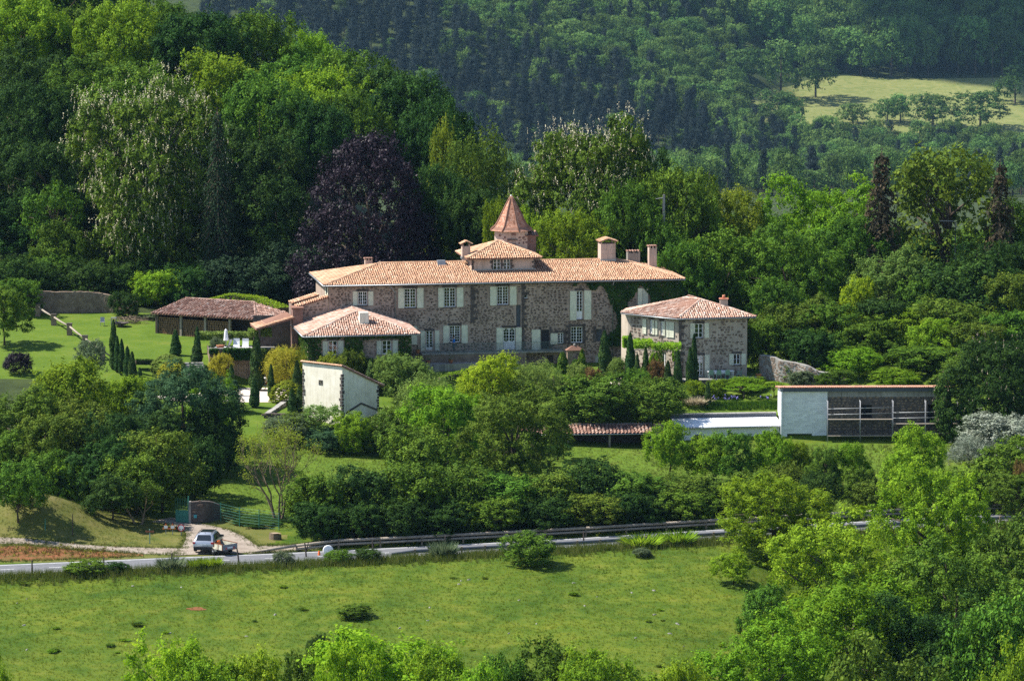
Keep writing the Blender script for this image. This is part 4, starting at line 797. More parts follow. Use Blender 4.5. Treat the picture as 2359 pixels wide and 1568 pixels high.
# wood store
ws = None; wz = 10.65; L0 = at_z(c5(1190, 300), wz); R0_ = at_z(c5(2010, 350), wz); wsf = Fr((L0.x, L0.y, 8.4), math.atan2(R0_.y - L0.y, R0_.x - L0.x)); WL = (R0_ - L0).length; h = wz - 8.4
store = empty('wood_store', wsf.O, wsf.a, 'open wood store with weathered brown tile roof beside the lawn', 'shed')
rd = 5.0; rxl, rzz = wsf.hit(c5(1460, 197), rd); rxr, rz2 = wsf.hit(c5(2000, 203), rd); rzz = (rzz + rz2) / 2; eR2 = wsf.hit(c5(2200, 292), 2.4)
roof(store, [[(0, 0, h), (WL, 0, h), (rxr, rd, rzz), (rxl, rd, rzz)], [(0, 9, h), (0, 0, h), (rxl, rd, rzz)], [(WL, 0, h), (eR2[0], 5.5, h), (rxr, rd, rzz)]], M['tile_old'], seed=17, pitch=.33, course=.45, rad=.125, caps=[((rxl, rd, rzz), (rxr, rd, rzz)), ((WL, 0, h), (rxr, rd, rzz))])
b = MB(); b.box(.3, WL - .2, 2.6, 2.8, -1, h); b.box(.3, .5, .3, 2.6, -1, h); b.box(WL - .4, WL - .2, .3, 2.6, -1, h); b.build('back_wall', M['dark_wood'], store)
for i in range(5): x = .4 + (WL - .8) * i / 4; b = MB(); b.box(x - .12, x + .12, .35, .6, -1, h - .05); b.build('post', M['grey_wood'], store)
lg = random.Random(3); LOGM = []
for k in range(3):
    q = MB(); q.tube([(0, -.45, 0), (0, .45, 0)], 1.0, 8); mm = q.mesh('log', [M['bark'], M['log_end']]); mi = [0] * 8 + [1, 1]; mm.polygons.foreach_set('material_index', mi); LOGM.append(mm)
for i in range(3):
    x0, x1 = .6 + (WL - .8) * i / 4, .2 + (WL - .8) * (i + 1) / 4; nn = 0; z = th(wsf.W(((x0 + x1) / 2, .8, 0)).x, wsf.W(((x0 + x1) / 2, .8, 0)).y) - 8.4
    pile = tag(bpy.data.objects.new('firewood_stack', None), ['stack of split firewood in the leftmost bay of the wood store', 'stack of pale cut firewood in the second bay of the wood store', 'stack of reddish firewood in the third bay of the wood store'][i], 'firewood', 'firewood in the wood store'); col.objects.link(pile); pile.location = wsf.O; pile.rotation_euler = (0, 0, wsf.a)
    while z < h - .5:
        r_ = lg.uniform(.1, .15); x = x0 + r_
        while x < x1:
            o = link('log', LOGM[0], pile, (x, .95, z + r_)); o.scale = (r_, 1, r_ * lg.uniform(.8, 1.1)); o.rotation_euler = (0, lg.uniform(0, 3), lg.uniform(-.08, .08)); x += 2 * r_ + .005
        z += 2 * r_ * .93
# ================================================================== right hand cottage
zc = 12.23; cC = at_z(c3(812, 456), zc); cL = at_z(c3(220, 396), zc); cR = at_z(c3(1630, 436), zc); CB = 5.4
cot = empty('stone_cottage', (cC.x, cC.y, CB), 0, 'two-storey stone cottage with hipped tile roof at the right of the mansion', 'house'); O = Vector((cC.x, cC.y, CB)); ce = zc - CB
l2 = lambda p: Vector((p.x - O.x, p.y - O.y, ce))
eC, eLl, eRr = l2(cC), l2(cL), l2(cR); back = (eRr - eC).normalized(); nrm = Vector((-back.y, back.x, 0)); eBR = eRr + nrm * 7.5 + Vector((-.5, 0, 0)); eBL = eLl + nrm * 3.5 + back * 1.5
rp1 = at(c3(1052, 258), 395.0); rp0 = at(c3(905, 238), 397.0); r1 = Vector((rp1.x - O.x, rp1.y - O.y, rp1.z - CB)); r0 = Vector((rp0.x - O.x, rp0.y - O.y, rp1.z - CB - .0))
rc = roof(cot, [[eC, eRr, r1], [eLl, eC, r1, r0], [eRr, eBR, r0, r1], [eBL, eLl, r0], [eBR, eBL, r0]], M['tile_mixed'], seed=19, caps=[(eC, r1), (eRr, r1), (eLl, r0), (r0, r1)])
b = MB(); b.tube([eLl + Vector((0, 0, -.06)), eC + Vector((-.03, -.07, -.06)), eRr + Vector((0, -.07, -.06))], .07, 8); b.build('gutter', M['zinc'], rc, True)
# walls: corner set in from the eaves
inn = .55; fd = (eRr - eC); fd.z = 0; fd.normalize(); ld = (eLl - eC); ld.z = 0; ld.normalize(); nf = Vector((fd.y, -fd.x, 0)); nl = Vector((ld.y, -ld.x, 0));
if nl.y > 0: nl = -nl
# intersection of the two inset lines
a1 = eC - nf * inn; a2 = eC - nl * inn; det = fd.x * -ld.y + ld.x * fd.y; rhs = a2 - a1; t1 = (rhs.x * -ld.y + ld.x * rhs.y) / det; wc = a1 + fd * t1; wc.z = 0
LF = (eRr - eC).length - inn * 1.4 - t1 + 0; LL = (eLl - eC).length - inn * 1.4
ff = Fr(O + wc, math.atan2(fd.y, fd.x)); lf = Fr(O + wc, math.atan2(-ld.y, -ld.x))
putf = lambda u, d, z: wc + fd * u - nf * d + Vector((0, 0, z)); putl = lambda u, d, z: wc + ld * (-u) - nl * d + Vector((0, 0, z))
Hf = lambda p, q: ff.rect(p, q, 0); Hl = lambda p, q: lf.rect(p, q, 0)
cw = [(Hf(c3(990, 507), c3(1075, 655)), dict(nx=2, ny=3, shutters=[Hf(c3(943, 503), c3(987, 658)), Hf(c3(1092, 500), c3(1138, 655))])),
      (Hf(c3(1014, 840), c3(1076, 1058)), dict(nx=2, ny=4, sill=False, shutters=[Hf(c3(1094, 832), c3(1141, 1075))])),
      (Hf(c3(1395, 825), c3(1465, 935)), dict(nx=2, ny=2, shutters=[Hf(c3(1350, 823), c3(1392, 938)), Hf(c3(1478, 820), c3(1522, 935))], curtain='curtain_red'))]
cwl = [(Hl(c3(518, 462), c3(548, 612)), dict(nx=2, ny=3, shutters=[Hl(c3(450, 455), c3(487, 615)), Hl(c3(551, 468), c3(571, 622))])),
       (Hl(c3(631, 480), c3(658, 628)), dict(nx=2, ny=3, shutters=[Hl(c3(580, 470), c3(604, 624)), Hl(c3(661, 482), c3(682, 634))])),
       (Hl(c3(652, 800), c3(690, 980)), dict(nx=2, ny=4, sill=False))]
b = MB(); wall_cells(b, 0, LF, -2, ce - .03, [w_[0] for w_ in cw], putf); wall_cells(b, -LL, 0, -2, ce - .03, [w_[0] for w_ in cwl], putl)
pR = putf(LF, 0, 0); pL = putl(-LL, 0, 0); pb1 = pR + nrm * 6.5; pb2 = pL + nrm * 3.0
for p, q in ((pR, pb1), (pb1, pb2), (pb2, pL)): b.add([(p.x, p.y, -2), (q.x, q.y, -2), (q.x, q.y, ce - .03), (p.x, p.y, ce - .03)], [(0, 1, 2, 3)])
cwall = b.build('wall', M['mortar_grey'], cot)
hf_ = [w_[0] for w_ in cw] + [s_ for w_ in cw for s_ in w_[1]['shutters']]; hl_ = [w_[0] for w_ in cwl] + [s_ for w_ in cwl for s_ in w_[1].get('shutters', [])] + [Hl(c3(697, 483), c3(778, 654))]
rubble(cwall, .1, LF - .1, -1.2, ce - .15, hf_, lambda u, z: putf(u, -.002, z), ff.a, M['stone'], cover=.68, seed=41, nmax=200)
rubble(cwall, -LL + .1, -.1, -1.2, ce - .15, hl_, lambda u, z: putl(u, -.002, z), lf.a, M['stone'], cover=.72, seed=42, nmax=100)
for r_, kw in cw: window(cot, putf, r_, smat='shutter', **kw)
for r_, kw in cwl: window(cot, putl, r_, smat='shutter', **kw)
shutter(cot, putl, Hl(c3(697, 484), c3(720, 650))); shutter(cot, putl, Hl(c3(724, 486), c3(776, 654)))
def qc(par, z0, z1, ww, mat, name):
    q = MB(); slab(q, -.01, ww, -.05, .02, z0, z1, putf); q.build(name, mat, par)
quoins(cwall, qc, -1.4, ce - .2, M['dark_stone'], 7, (.35, .7))
yv = 3.2; p = at(c3(1255, 378), 394.2); q = at(c3(1336, 255), 394.2); box_chimney(cot, p.x - O.x, q.x - O.x, p.y - O.y, p.y - O.y + .75, p.z - CB - .3, q.z - CB, 'pink_plaster', 'pot')
# small terrace before the cottage
p0 = at(c3(850, 1100), 389.6); p1 = at(c3(1690, 1095), 391.4); d = (p1 - p0); d.z = 0; e_ = empty('cottage_terrace', (p0.x, p0.y, 4.0), math.atan2(d.y, d.x), 'low stone terrace with flagged top in front of the cottage', 'terrace'); hh = p0.z - 4.0
b = MB(); b.box(0, d.length, 0, 1.6, -1, hh - .08); b.build('masonry', M['stone_wall'], e_); b = MB(); b.box(-.05, d.length + .05, -.06, 1.6, hh - .08, hh); b.build('flagstone_top', M['grey_render'], e_)
rubble(e_.children[0], .1, d.length - .1, -.6, hh - .15, [], lambda u, z: (u, -.002, z), 0, M['stone'], cover=.7, seed=46, nmax=60)
TERR = (p0, p1, p0.z)
# garden wall running down to the right of the cottage
def rough_wall(name, vs_, Ys, hb, label, thick=.55, seed=1, mat='stone_wall', n=60):
    T = [at(v, Y) for v, Y in zip(vs_, Ys)]; o0 = T[0]; e_ = empty(name, (o0.x, o0.y, th(o0.x, o0.y)), 0, label, 'wall'); b = MB(); rr_ = random.Random(seed); V = []; F = []; Mz = e_.location.z
    pts = []
    for a, c in zip(T[:-1], T[1:]):
        k = max(2, int((c - a).length / .4))
        for i in range(k): pts.append(a.lerp(c, i / k))
    pts.append(T[-1])
    for i, p in enumerate(pts):
        q = pts[min(i + 1, len(pts) - 1)] - pts[max(i - 1, 0)]; s_ = Vector((-q.y, q.x, 0)).normalized() * thick / 2; zz = p.z + rr_.uniform(-.03, .03); zb = min(th(p.x, p.y), p.z - hb) - .3
        for w_ in (p - s_, p + s_): V += [(w_.x - o0.x, w_.y - o0.y, zb - Mz), (w_.x - o0.x, w_.y - o0.y, zz - Mz)]
    for i in range(len(pts) - 1): a = i * 4; F += [(a, a + 4, a + 5, a + 1), (a + 2, a + 3, a + 7, a + 6), (a + 1, a + 5, a + 7, a + 3)]
    F += [(0, 1, 3, 2), (len(V) - 4, len(V) - 2, len(V) - 1, len(V) - 3)]; b.add(V, F); w = b.build('masonry', M[mat], e_); zz_ = []
    for a, c in zip(pts[:-1], pts[1:]):
        d_ = Vector((c.x - a.x, c.y - a.y, 0)); L_ = d_.length; d_.normalize(); nn_ = Vector((d_.y, -d_.x, 0)); z = max(min(th(a.x, a.y), a.z - hb), a.z - 3) - rr_.uniform(0, .25)
        while z < a.z - .12:
            hh_ = rr_.uniform(.12, .26)
            jj = L_ * rr_.uniform(0, 1)
            if rr_.random() < .8: zz_.append((a.x - o0.x + nn_.x * thick / 2 + d_.x * jj, a.y - o0.y + nn_.y * thick / 2 + d_.y * jj, z + hh_ / 2 - Mz, L_ * rr_.uniform(.5, 1.25), hh_ * .85, math.atan2(d_.y, d_.x)))
            z += hh_
    rr_.shuffle(zz_); rest = MB()
    for i, (x, y, z, ww, hh_, rz_) in enumerate(zz_):
        k = rr_.randrange(12)
        if i < n: o = link('stone', stone_mesh(k, M['stone_wall']), w, (x, y, z)); o.scale = (ww, .05, hh_); o.rotation_euler = (0, 0, rz_)
        else:
            Mx = Matrix.Translation((x, y, z)) @ Matrix.Rotation(rz_, 4, 'Z') @ Matrix.Diagonal((ww, .05, hh_, 1)); rest.add([Mx @ Vector(v) for v in STONES[k].v], STONES[k].f)
    if rest.v: tag(rest.build('rubble_stones', M['stone_wall'], w), kind='stuff')
    return e_
rough_wall('garden_wall', [c3(1690, 830), c3(1800, 850), c3(1900, 890), c3(2080, 920), f4(830, 1350), f4(900, 1385), f4(990, 1400), f4(1075, 1430)], [393.5, 392, 391, 390, 389, 388.5, 388, 387], 2.6, 'weathered stone garden wall stepping down to the right of the cottage', seed=5, mat='grey_render')
rough_wall('lawn_wall', [(-80, 662), (60, 668), (130, 672), (185, 671), (228, 674), (270, 684), (315, 695)], [421, 421.5, 422, 422.5, 423, 422.5, 421.5], 2.0, 'old stone boundary wall behind the upper lawn', seed=6)
# ================================================================== white tower-like barn
HZ = at(c6(1440, 322), 374.0).z; bC = at(c6(1440, 322), 374.0); bL = at(c6(1000, 292), 377.5); BB = 1.0
ldir = Vector((bL.x - bC.x, bL.y - bC.y, 0)); LW = ldir.length; ldir.normalize(); bk = Vector((-ldir.y, ldir.x, 0));
if bk.y < 0: bk = -bk
barn = empty('white_barn', (bC.x, bC.y, BB), 0, 'small tall cream rendered barn with dark quoins and one tiny window', 'barn')
hz = HZ - BB; fr_ = Fr((bC.x, bC.y, BB), math.atan2(bk.y, bk.x))       # side wall plane: y=0 runs along bk
ex, ez = fr_.hit(c6(1895, 540), 0); sw, _ = fr_.hit(c6(1848, 900), 0); slope = (ez - hz) / ex; zs_ = lambda u: hz + slope * u
P = lambda u, w, z: Vector((0, 0, z)) + bk * u + ldir * w
b = MB()
lf2 = Fr((bC.x, bC.y, BB), math.atan2(-ldir.y, -ldir.x)); r_ = lf2.rect(c6(1180, 468), c6(1224, 528), 0); hole = (r_[0] + .06, r_[1] + .06, r_[2] - .06, r_[3] - .06)
putB = lambda u, d, z: P(d, -u, z)
wall_cells(b, -LW, 0, -2, hz, [hole], putB, .35)
b.add([P(0, 0, -2), P(sw, 0, -2), P(sw, 0, zs_(sw)), P(0, 0, hz)], [(0, 1, 2, 3)]); b.add([P(0, LW, -2), P(sw, LW, -2), P(sw, LW, zs_(sw)), P(0, LW, hz)], [(3, 2, 1, 0)]); b.add([P(sw, 0, -2), P(sw, LW, -2), P(sw, LW, zs_(sw)), P(sw, 0, zs_(sw))], [(0, 1, 2, 3)])
bw_ = b.build('wall', M['plaster'], barn)
roof(barn, [[P(ex, -.15, zs_(ex) + .08), P(ex, LW + .15, zs_(ex) + .08), P(-.12, LW + .15, zs_(-.12) + .08), P(-.12, -.15, zs_(-.12) + .08)]], M['tile_mixed'], seed=23, deck_t=.12)
b = MB(); n_ = 14; V = []; F = []; T = []
for i in range(18):
    o = len(V); w0, w1 = -.1 + (LW + .2) * i / 18, -.1 + (LW + .2) * (i + 1) / 18
    for ww in (w0, w1 + .02):
        for k in range(5): an = math.pi * k / 4; q = P(-.05 - .14 * math.cos(an), ww, hz + .1 + .12 * math.sin(an)); V.append(tuple(q))
    for k in range(4): F.append((o + k, o + k + 1, o + 6 + k, o + 5 + k)); T.append(.35 + .3 * ((i * 7) % 5) / 5)
tag(link('ridge_tiles', npmesh('ridge_tiles', np.array(V), np.array(F), M['tile'], np.array(T)), barn), kind='stuff')
b = MB(); slab(b, r_[0], hole[0], -.03, .03, r_[1], r_[3], putB); slab(b, hole[2], r_[2], -.03, .03, r_[1], r_[3], putB); slab(b, hole[0], hole[2], -.03, .03, r_[1], hole[1], putB); slab(b, hole[0], hole[2], -.03, .03, hole[3], r_[3], putB); wn_ = b.build('window', M['dark_stone'], barn)
b = MB(); slab(b, r_[0], r_[2], .33, .36, r_[1], r_[3], putB); b.build('room_shade', M['interior'], wn_)
g0 = random.Random(8)
def qblock(par, u0, u1, d0, z0, z1, pf): q = MB(); slab(q, u0, u1, d0, .05, z0, z1, pf); q.build('quoin', M['dark_stone'], par)
putS = lambda u, d, z: P(u, -d * -1 if False else d, z)
z = -.6; k = 0
while z < hz - .8:
    h_ = g0.uniform(.24, .4)
    if g0.random() < .85:
        ww = g0.uniform(.3, .5) if k % 2 else g0.uniform(.15, .3)
        q = MB(); slab(q, -ww, .0, -.035, .02, z, z + h_ - .06, putB); q.build('quoin', M['dark_stone'], bw_)
        q = MB(); slab(q, -.0, g0.uniform(.12, .3), -.035, .02, z, z + h_ - .06, lambda u, d, zz: P(u, d, zz)); q.build('quoin', M['dark_stone'], bw_)
        q = MB(); ww = g0.uniform(.12, .35); slab(q, -LW, -LW + ww, -.035, .02, z + .1, z + h_ + .02, putB); q.build('quoin', M['dark_stone'], bw_)
        zt = zs_(sw) - .4
        if z < zt: q = MB(); slab(q, sw - g0.uniform(.2, .4), sw, -.035, .02, z, z + h_ - .08, lambda u, d, zz: P(u, d, zz)); q.build('quoin', M['dark_stone'], bw_)
    z += h_; k += 1
pts = [fr_.hit(c6(*q), 0) for q in ((1485, 832), (1650, 728), (1845, 808))]
for (ua, za), (ub, zb) in zip(pts[:-1], pts[1:]):
    q = MB(); q.add([P(ua, -.06, za - .09), P(ub, -.06, zb - .09), P(ub, -.06, zb + .09), P(ua, -.06, za + .09), P(ua, .02, za - .09), P(ub, .02, zb - .09), P(ub, .02, zb + .09), P(ua, .02, za + .09)], ((0, 1, 2, 3), (4, 7, 6, 5), (0, 4, 5, 1), (1, 5, 6, 2), (2, 6, 7, 3), (3, 7, 4, 0))); q.build('drip_mould', M['dark_stone'], bw_)
# low walled bed to the left of the barn
p0 = at(c6(580, 845), 376.5); p1 = at(c6(800, 845), 376.3); p2 = at(c6(800, 715), 380.5)
rough_wall('bed_wall', [c6(575, 840), c6(820, 838)], [376.5, 376.2], 1.0, 'low dry-stone bed wall left of the cream barn', seed=12, mat='dark_stone')
rough_wall('bed_wall', [c6(600, 842), c6(790, 708)], [376.7, 381.0], .5, 'slanting pale-topped bed wall behind the dry-stone bed by the barn', seed=13, mat='grey_render')
# ================================================================== block building under repair
zf_ = at(e4(212, 150), 375.0).z; fL = at(e4(212, 150), 375.0); fR = at_z(e4(2185, 112), zf_); NB = 1.2; nf_ = Fr((fL.x, fL.y, NB), R(1.2)); NW = nf_.hit(e4(2185, 140), 0)[0] + .4; nz = zf_ - NB
blk = empty('block_building', nf_.O, nf_.a, 'grey concrete block and rubble building under repair with orange roof edge', 'building')
putn = lambda u, d, z: Vector((u, .25 + d, z)); Hn = lambda p, q: nf_.rect(p, q, .25)
xs_ = nf_.hit(e4(765, 400), .25)[0]; zsplit = nf_.hit(e4(1400, 255), .25)[1]; dn = Hn(e4(290, 690), e4(582, 830)); w1_ = Hn(e4(1165, 350), e4(1290, 510)); w2_ = Hn(e4(1950, 345), e4(2150, 540))
b = MB(); wall_cells(b, .2, xs_, -1, nz - .05, [dn], putn, .3); b.add([(.2, .25, -1), (.2, 5, -1), (.2, 5, nz - .5), (.2, .25, nz - .05)], [(3, 2, 1, 0)]); bwall = b.build('block_wall', M['white_sheet'] if False else M['block'], blk)
# each course of blocks a shade proud: real joints
g0 = random.Random(4); z = -.2; k = 0; BLK = {}
while z < nz - .15:
    x = .22 - (.25 if k % 2 else 0)
    while x < xs_ - .02:
        a, c = max(x, .21), min(x + .5, xs_ - .01)
        if c - a > .08 and not (a < dn[2] + .02 and c > dn[0] - .02 and z < dn[3] + .02):
            key = round(c - a, 2)
            if key not in BLK: q = MB(); q.box(.006, key - .006, -.012 , .02, .006, .2); BLK[key] = q.mesh('concrete_block', M['block'])
            if k * 1000 + x < 1e9: link('concrete_block', BLK[key], bwall, (a, .25 - g0.uniform(0, .006), z))
        x += .5
    z += .207; k += 1
b = MB(); wall_cells(b, xs_, NW, -1, zsplit, [w1_, w2_], putn, .4); b.add([(NW, .25, -1), (NW, 5, -1), (NW, 5, nz - .5), (NW, .25, nz - .05)], [(0, 1, 2, 3)]); rwall = b.build('rubble_wall', M['dark_stone'], blk)
rubble(rwall, xs_ + .05, NW - .1, -.8, zsplit - .05, [w1_, w2_], lambda u, z: (u, .248, z), 0, M['stone_wall'], cover=.75, seed=51, nmax=200)
b = MB(); b.box(xs_, NW, .22, .5, zsplit, nz - .05); b.build('render_band', M['grey_render'], blk)
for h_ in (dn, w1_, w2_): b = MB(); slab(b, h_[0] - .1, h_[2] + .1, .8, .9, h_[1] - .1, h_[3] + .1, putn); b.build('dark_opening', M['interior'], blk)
b = MB(); b.box(0, NW + .1, -.02, .18, nz - .38, nz); b.build('fascia', M['fascia'], blk)
roof(blk, [[(-.1, -.05, nz + .03), (NW + .2, -.05, nz + .03), (NW + .2, 5, nz - .55), (-.1, 5, nz - .55)]], M['tile_red'], seed=29, deck_t=.06, rad=.06, pitch=.2)
b = MB(); b.box(.08, .2, -.02, .3, -1, nz); b.build('sunlit_face_strip', M['white_sheet'], blk)  # white strip stands in for the bright sunlit left face
# scaffold
sc = empty('scaffold', nf_.W((xs_, -1.0, 0)), nf_.a, 'steel tube scaffold with plank decks against the rubble wall', 'scaffold')
so_ = nf_.L(sc.location); px = [nf_.hit(e4(x, 500), -1.0)[0] - so_.x for x in (770, 1155, 1540, 1925, 2300)]; zg = .4
for x in px:
    for yy in (0, .75): b = MB(); b.tube([(x, yy, -.6), (x, yy, nf_.hit(e4(1540, 300), -1.0)[1])], .03, 6); b.build('standard', M['steel'], sc, True)
lev = {k: nf_.hit(e4(1200, k), -1.0)[1] for k in (395, 462, 525, 718, 790)}; lev2 = {k: nf_.hit(e4(1750, k), -1.0)[1] for k in (440, 505, 577, 690)}
for z in (lev[395], lev[462]): b = MB(); b.tube([(px[0], -.06, z), (px[2], -.06, z + .12)], .035, 6); b.build('guard_rail_tube', M['steel'], sc, True)
for z in (lev2[440], lev2[505]): b = MB(); b.tube([(px[2], -.06, z), (px[4], -.06, z + .08)], .035, 6); b.build('guard_rail_tube', M['steel'], sc, True)
for z, i, j in ((lev[525], 0, 2), (lev[718], 0, 2), (lev2[577], 2, 4), (lev2[690], 2, 4)):
    for t_ in range(3): b = MB(); b.box(px[i] + .02, px[j] - .02, .02 + t_ * .25, .24 + t_ * .25, z - .03, z + .03); b.build('plank', M['grey_wood'], sc)
b = MB(); b.tube([(px[0], .38, lev[790]), (px[2], .38, lev[790])], .035, 6); b.build('ledger', M['steel'], sc, True)
# low white-roofed annexe to its left
lo = at(c4(703, 358), 374.2); lo2 = at(c4(1290, 357), 374.2 + 1.3); la = math.atan2(lo2.y - lo.y, lo2.x - lo.x); LFr = Fr((lo.x, lo.y, 1.0), la); LL2 = (lo2 - lo).length; lz = lo.z - 1.0; ub = LFr.hit(c4(1000, 303), 3.2)[1]; ut = LFr.hit(c4(1000, 283), 3.3)[1]
ann = empty('white_roofed_annexe', LFr.O, la, 'low annexe with bright white sheet roof left of the block building', 'building')
b = MB(); nseg = 13; RB = []
for i in range(nseg):
    x0, x1 = LL2 * i / nseg, LL2 * (i + 1) / nseg; q = MB(); q.add([(x0 + .008, 0, lz), (x1 - .008, 0, lz), (x1 - .008, 3.2, ub), (x0 + .008, 3.2, ub), (x0 + .008, 0, lz - .06), (x1 - .008, 0, lz - .06), (x1 - .008, 3.2, ub - .06), (x0 + .008, 3.2, ub - .06)], ((0, 1, 2, 3), (4, 7, 6, 5), (0, 4, 5, 1), (1, 5, 6, 2), (2, 6, 7, 3), (3, 7, 4, 0))); q.build('roof_sheet', M['white_sheet'], ann)
b = MB(); b.box(-.05, LL2, 3.22, 3.7, -.5, ut); b.build('upstand_wall', M['fascia'], ann); b = MB(); b.box(-.08, LL2, 3.15, 3.8, ut, ut + .07); b.build('coping', M['grey_render'], ann)
b = MB(); b.tube([(-.05, -.05, lz - .1), (LL2, -.05, lz - .1)], .08, 8); b.build('gutter', M['zinc'], ann, True)
puta = lambda u, d, z: Vector((u, .35 + d, z)); Ha = lambda p, q: LFr.rect(p, q, .35); ho = [Ha(c4(800, 400), c4(842, 460)), Ha(c4(1028, 400), c4(1086, 440)), Ha(c4(1145, 396), c4(1285, 470))]
b = MB(); wall_cells(b, .05, LL2, -1.5, lz - .1, ho, puta, .3); b.add([(.05, .35, -1.5), (.05, 3.2, -1.5), (.05, 3.2, ub - .1), (.05, .35, lz - .1)], [(3, 2, 1, 0)]); b.build('wall', M['block'], ann)
for h_ in ho: b = MB(); slab(b, h_[0] - .1, h_[2] + .1, .7, .8, h_[1] - .1, h_[3] + .1, puta); b.build('dark_opening', M['interior'], ann)
# open tile-roofed shed
so1 = at(c4(45, 398), 371.5); so2 = at(c4(576, 397), 372.3); sa = math.atan2(so2.y - so1.y, so2.x - so1.x); SF = Fr((so1.x, so1.y, 1.0), sa); SL = (so2 - so1).length; sz = so1.z - 1.0; st_ = SF.hit(c4(300, 342), 2.6)[1]
shed = empty('open_shed', SF.O, sa, 'open-fronted shed with red tile roof below the dark cherry trees', 'shed')
roof(shed, [[(-3.5, 0, sz), (SL, 0, sz), (SL, 2.6, st_), (-3.5, 2.6, st_)]], M['tile_old'], seed=33, pitch=.36, course=.5, rad=.135)
b = MB(); b.box(-3.5, SL, 2.2, 2.4, -1, sz + .3); b.box(SL - .2, SL, .3, 2.3, -1, sz + .1); b.build('back_wall', M['dark_wood'], shed)
for i in range(4): x = -3.2 + (SL + 3) * i / 3; b = MB(); b.box(x - .09, x + .09, .15, .33, -1, sz - .02); b.build('post', M['grey_wood'], shed)
b = MB(); b.tube([(-3.5, -.05, sz - .04), (SL, -.05, sz - .04)], .06, 8); b.build('gutter', M['zinc'], shed, True)
b = MB(); b.box(-3.6, SL + .1, 2.5, 2.75, st_ - .4, st_ + .1); b.build('back_coping', M['grey_render'], shed)
rough_wall('shed_wall', [c4(578, 338), c4(672, 340)], [373.5, 374.3], 2.0, 'short stone wall between the open shed and the white annexe', seed=9, mat='stone_wall', n=20)
# ================================================================== terrace retaining wall, garage, steps
tL = at(e3(430, 575), 394.3); tR = at(e3(1760, 600), 395.2); ta = math.atan2(tR.y - tL.y, tR.x - tL.x); TF = Fr((tL.x, tL.y, 4.6), ta); TL = (tR - tL).length; tzz = tL.z - 4.6
ter = empty('terrace', TF.O, ta, 'raised stone terrace with garage door below and loungers on top', 'terrace')
putT = lambda u, d, z: Vector((u, d, z)); gd = TF.rect(e3(900, 830), e3(1205, 1240), 0)
b = MB(); wall_cells(b, 0, TL, -.8, tzz, [gd], putT, .4); b.add([(0, 0, -.8), (0, 5, -.8), (0, 5, tzz), (0, 0, tzz)], [(3, 2, 1, 0)]); tw_ = b.build('retaining_wall', M['stone_wall'], ter)
rubble(tw_, .1, TL - .1, -.5, tzz - .2, [gd], lambda u, z: (u, -.002, z), 0, M['stone'], cover=.7, seed=61, nmax=150)
b = MB(); b.box(-.06, TL, -.06, .4, tzz, tzz + .1); b.build('coping', M['grey_render'], ter); b = MB(); b.box(0, TL, .4, 5.5, tzz - .5, tzz - .3); b.build('terrace_floor', M['grey_render'], ter)
for i in range(6):
    b = MB(); x0, x1 = gd[0] + (gd[2] - gd[0]) * i / 6, gd[0] + (gd[2] - gd[0]) * (i + 1) / 6; slab(b, x0 + .01, x1 - .01, .22, .27, gd[1] - .2, gd[3], putT); b.build('garage_plank', M['dark_wood'] if False else M['wood'], ter)
sL = at(c5(1425, 765), 391.0); st0 = empty('garden_steps', (sL.x, sL.y, sL.z - .1), ta, 'pale stone garden steps leading up to the lawn', 'steps'); sW = at(c5(1605, 765), 391.0).x - sL.x
for i in range(5): b = MB(); b.box(0, sW, i * .42, i * .42 + .5, i * .19 - .6, i * .19 + .1); b.build('step', M['grey_render'], st0)
# stone pillars with log rails on the lawn
pl = [((160, 228), 82), ((298, 322), 97), ((423, 397), 87), ((547, 472), 92), ((670, 570), 92), ((806, 668), 96)]; prev = None
lf_ = empty('lawn_fence', gh(c5(*pl[0][0])), 0, 'rustic log rail fence on square stone pillars crossing the lawn', 'fence'); fo_ = lf_.location.copy()
for k, (v, h_) in enumerate(pl):
    p = gh(c5(*v)); hh = h_ * .293 * (p.y / FV) * .98; q = p - fo_; b = MB(); b.box(q.x - .27, q.x + .27, q.y - .27, q.y + .27, q.z - .3, q.z + hh); pp = b.build('stone_pillar', M['stone_wall'], lf_)
    b = MB(); b.box(q.x - .31, q.x + .31, q.y - .31, q.y + .31, q.z + hh, q.z + hh + .08); b.build('pillar_cap', M['dark_stone'], pp)
    t_ = q + Vector((0, 0, hh * .78))
    if prev is not None: b = MB(); b.tube([prev, prev.lerp(t_, .5) - Vector((0, 0, .05)), t_], [.11, .1, .085], 8); b.build('log_rail', M['grey_wood'], lf_, True)
    prev = t_
q = gh(c5(870, 668)) - fo_; b = MB(); b.tube([prev, q + Vector((0, 0, .4))], .08, 8); b.build('log_rail', M['grey_wood'], lf_, True)
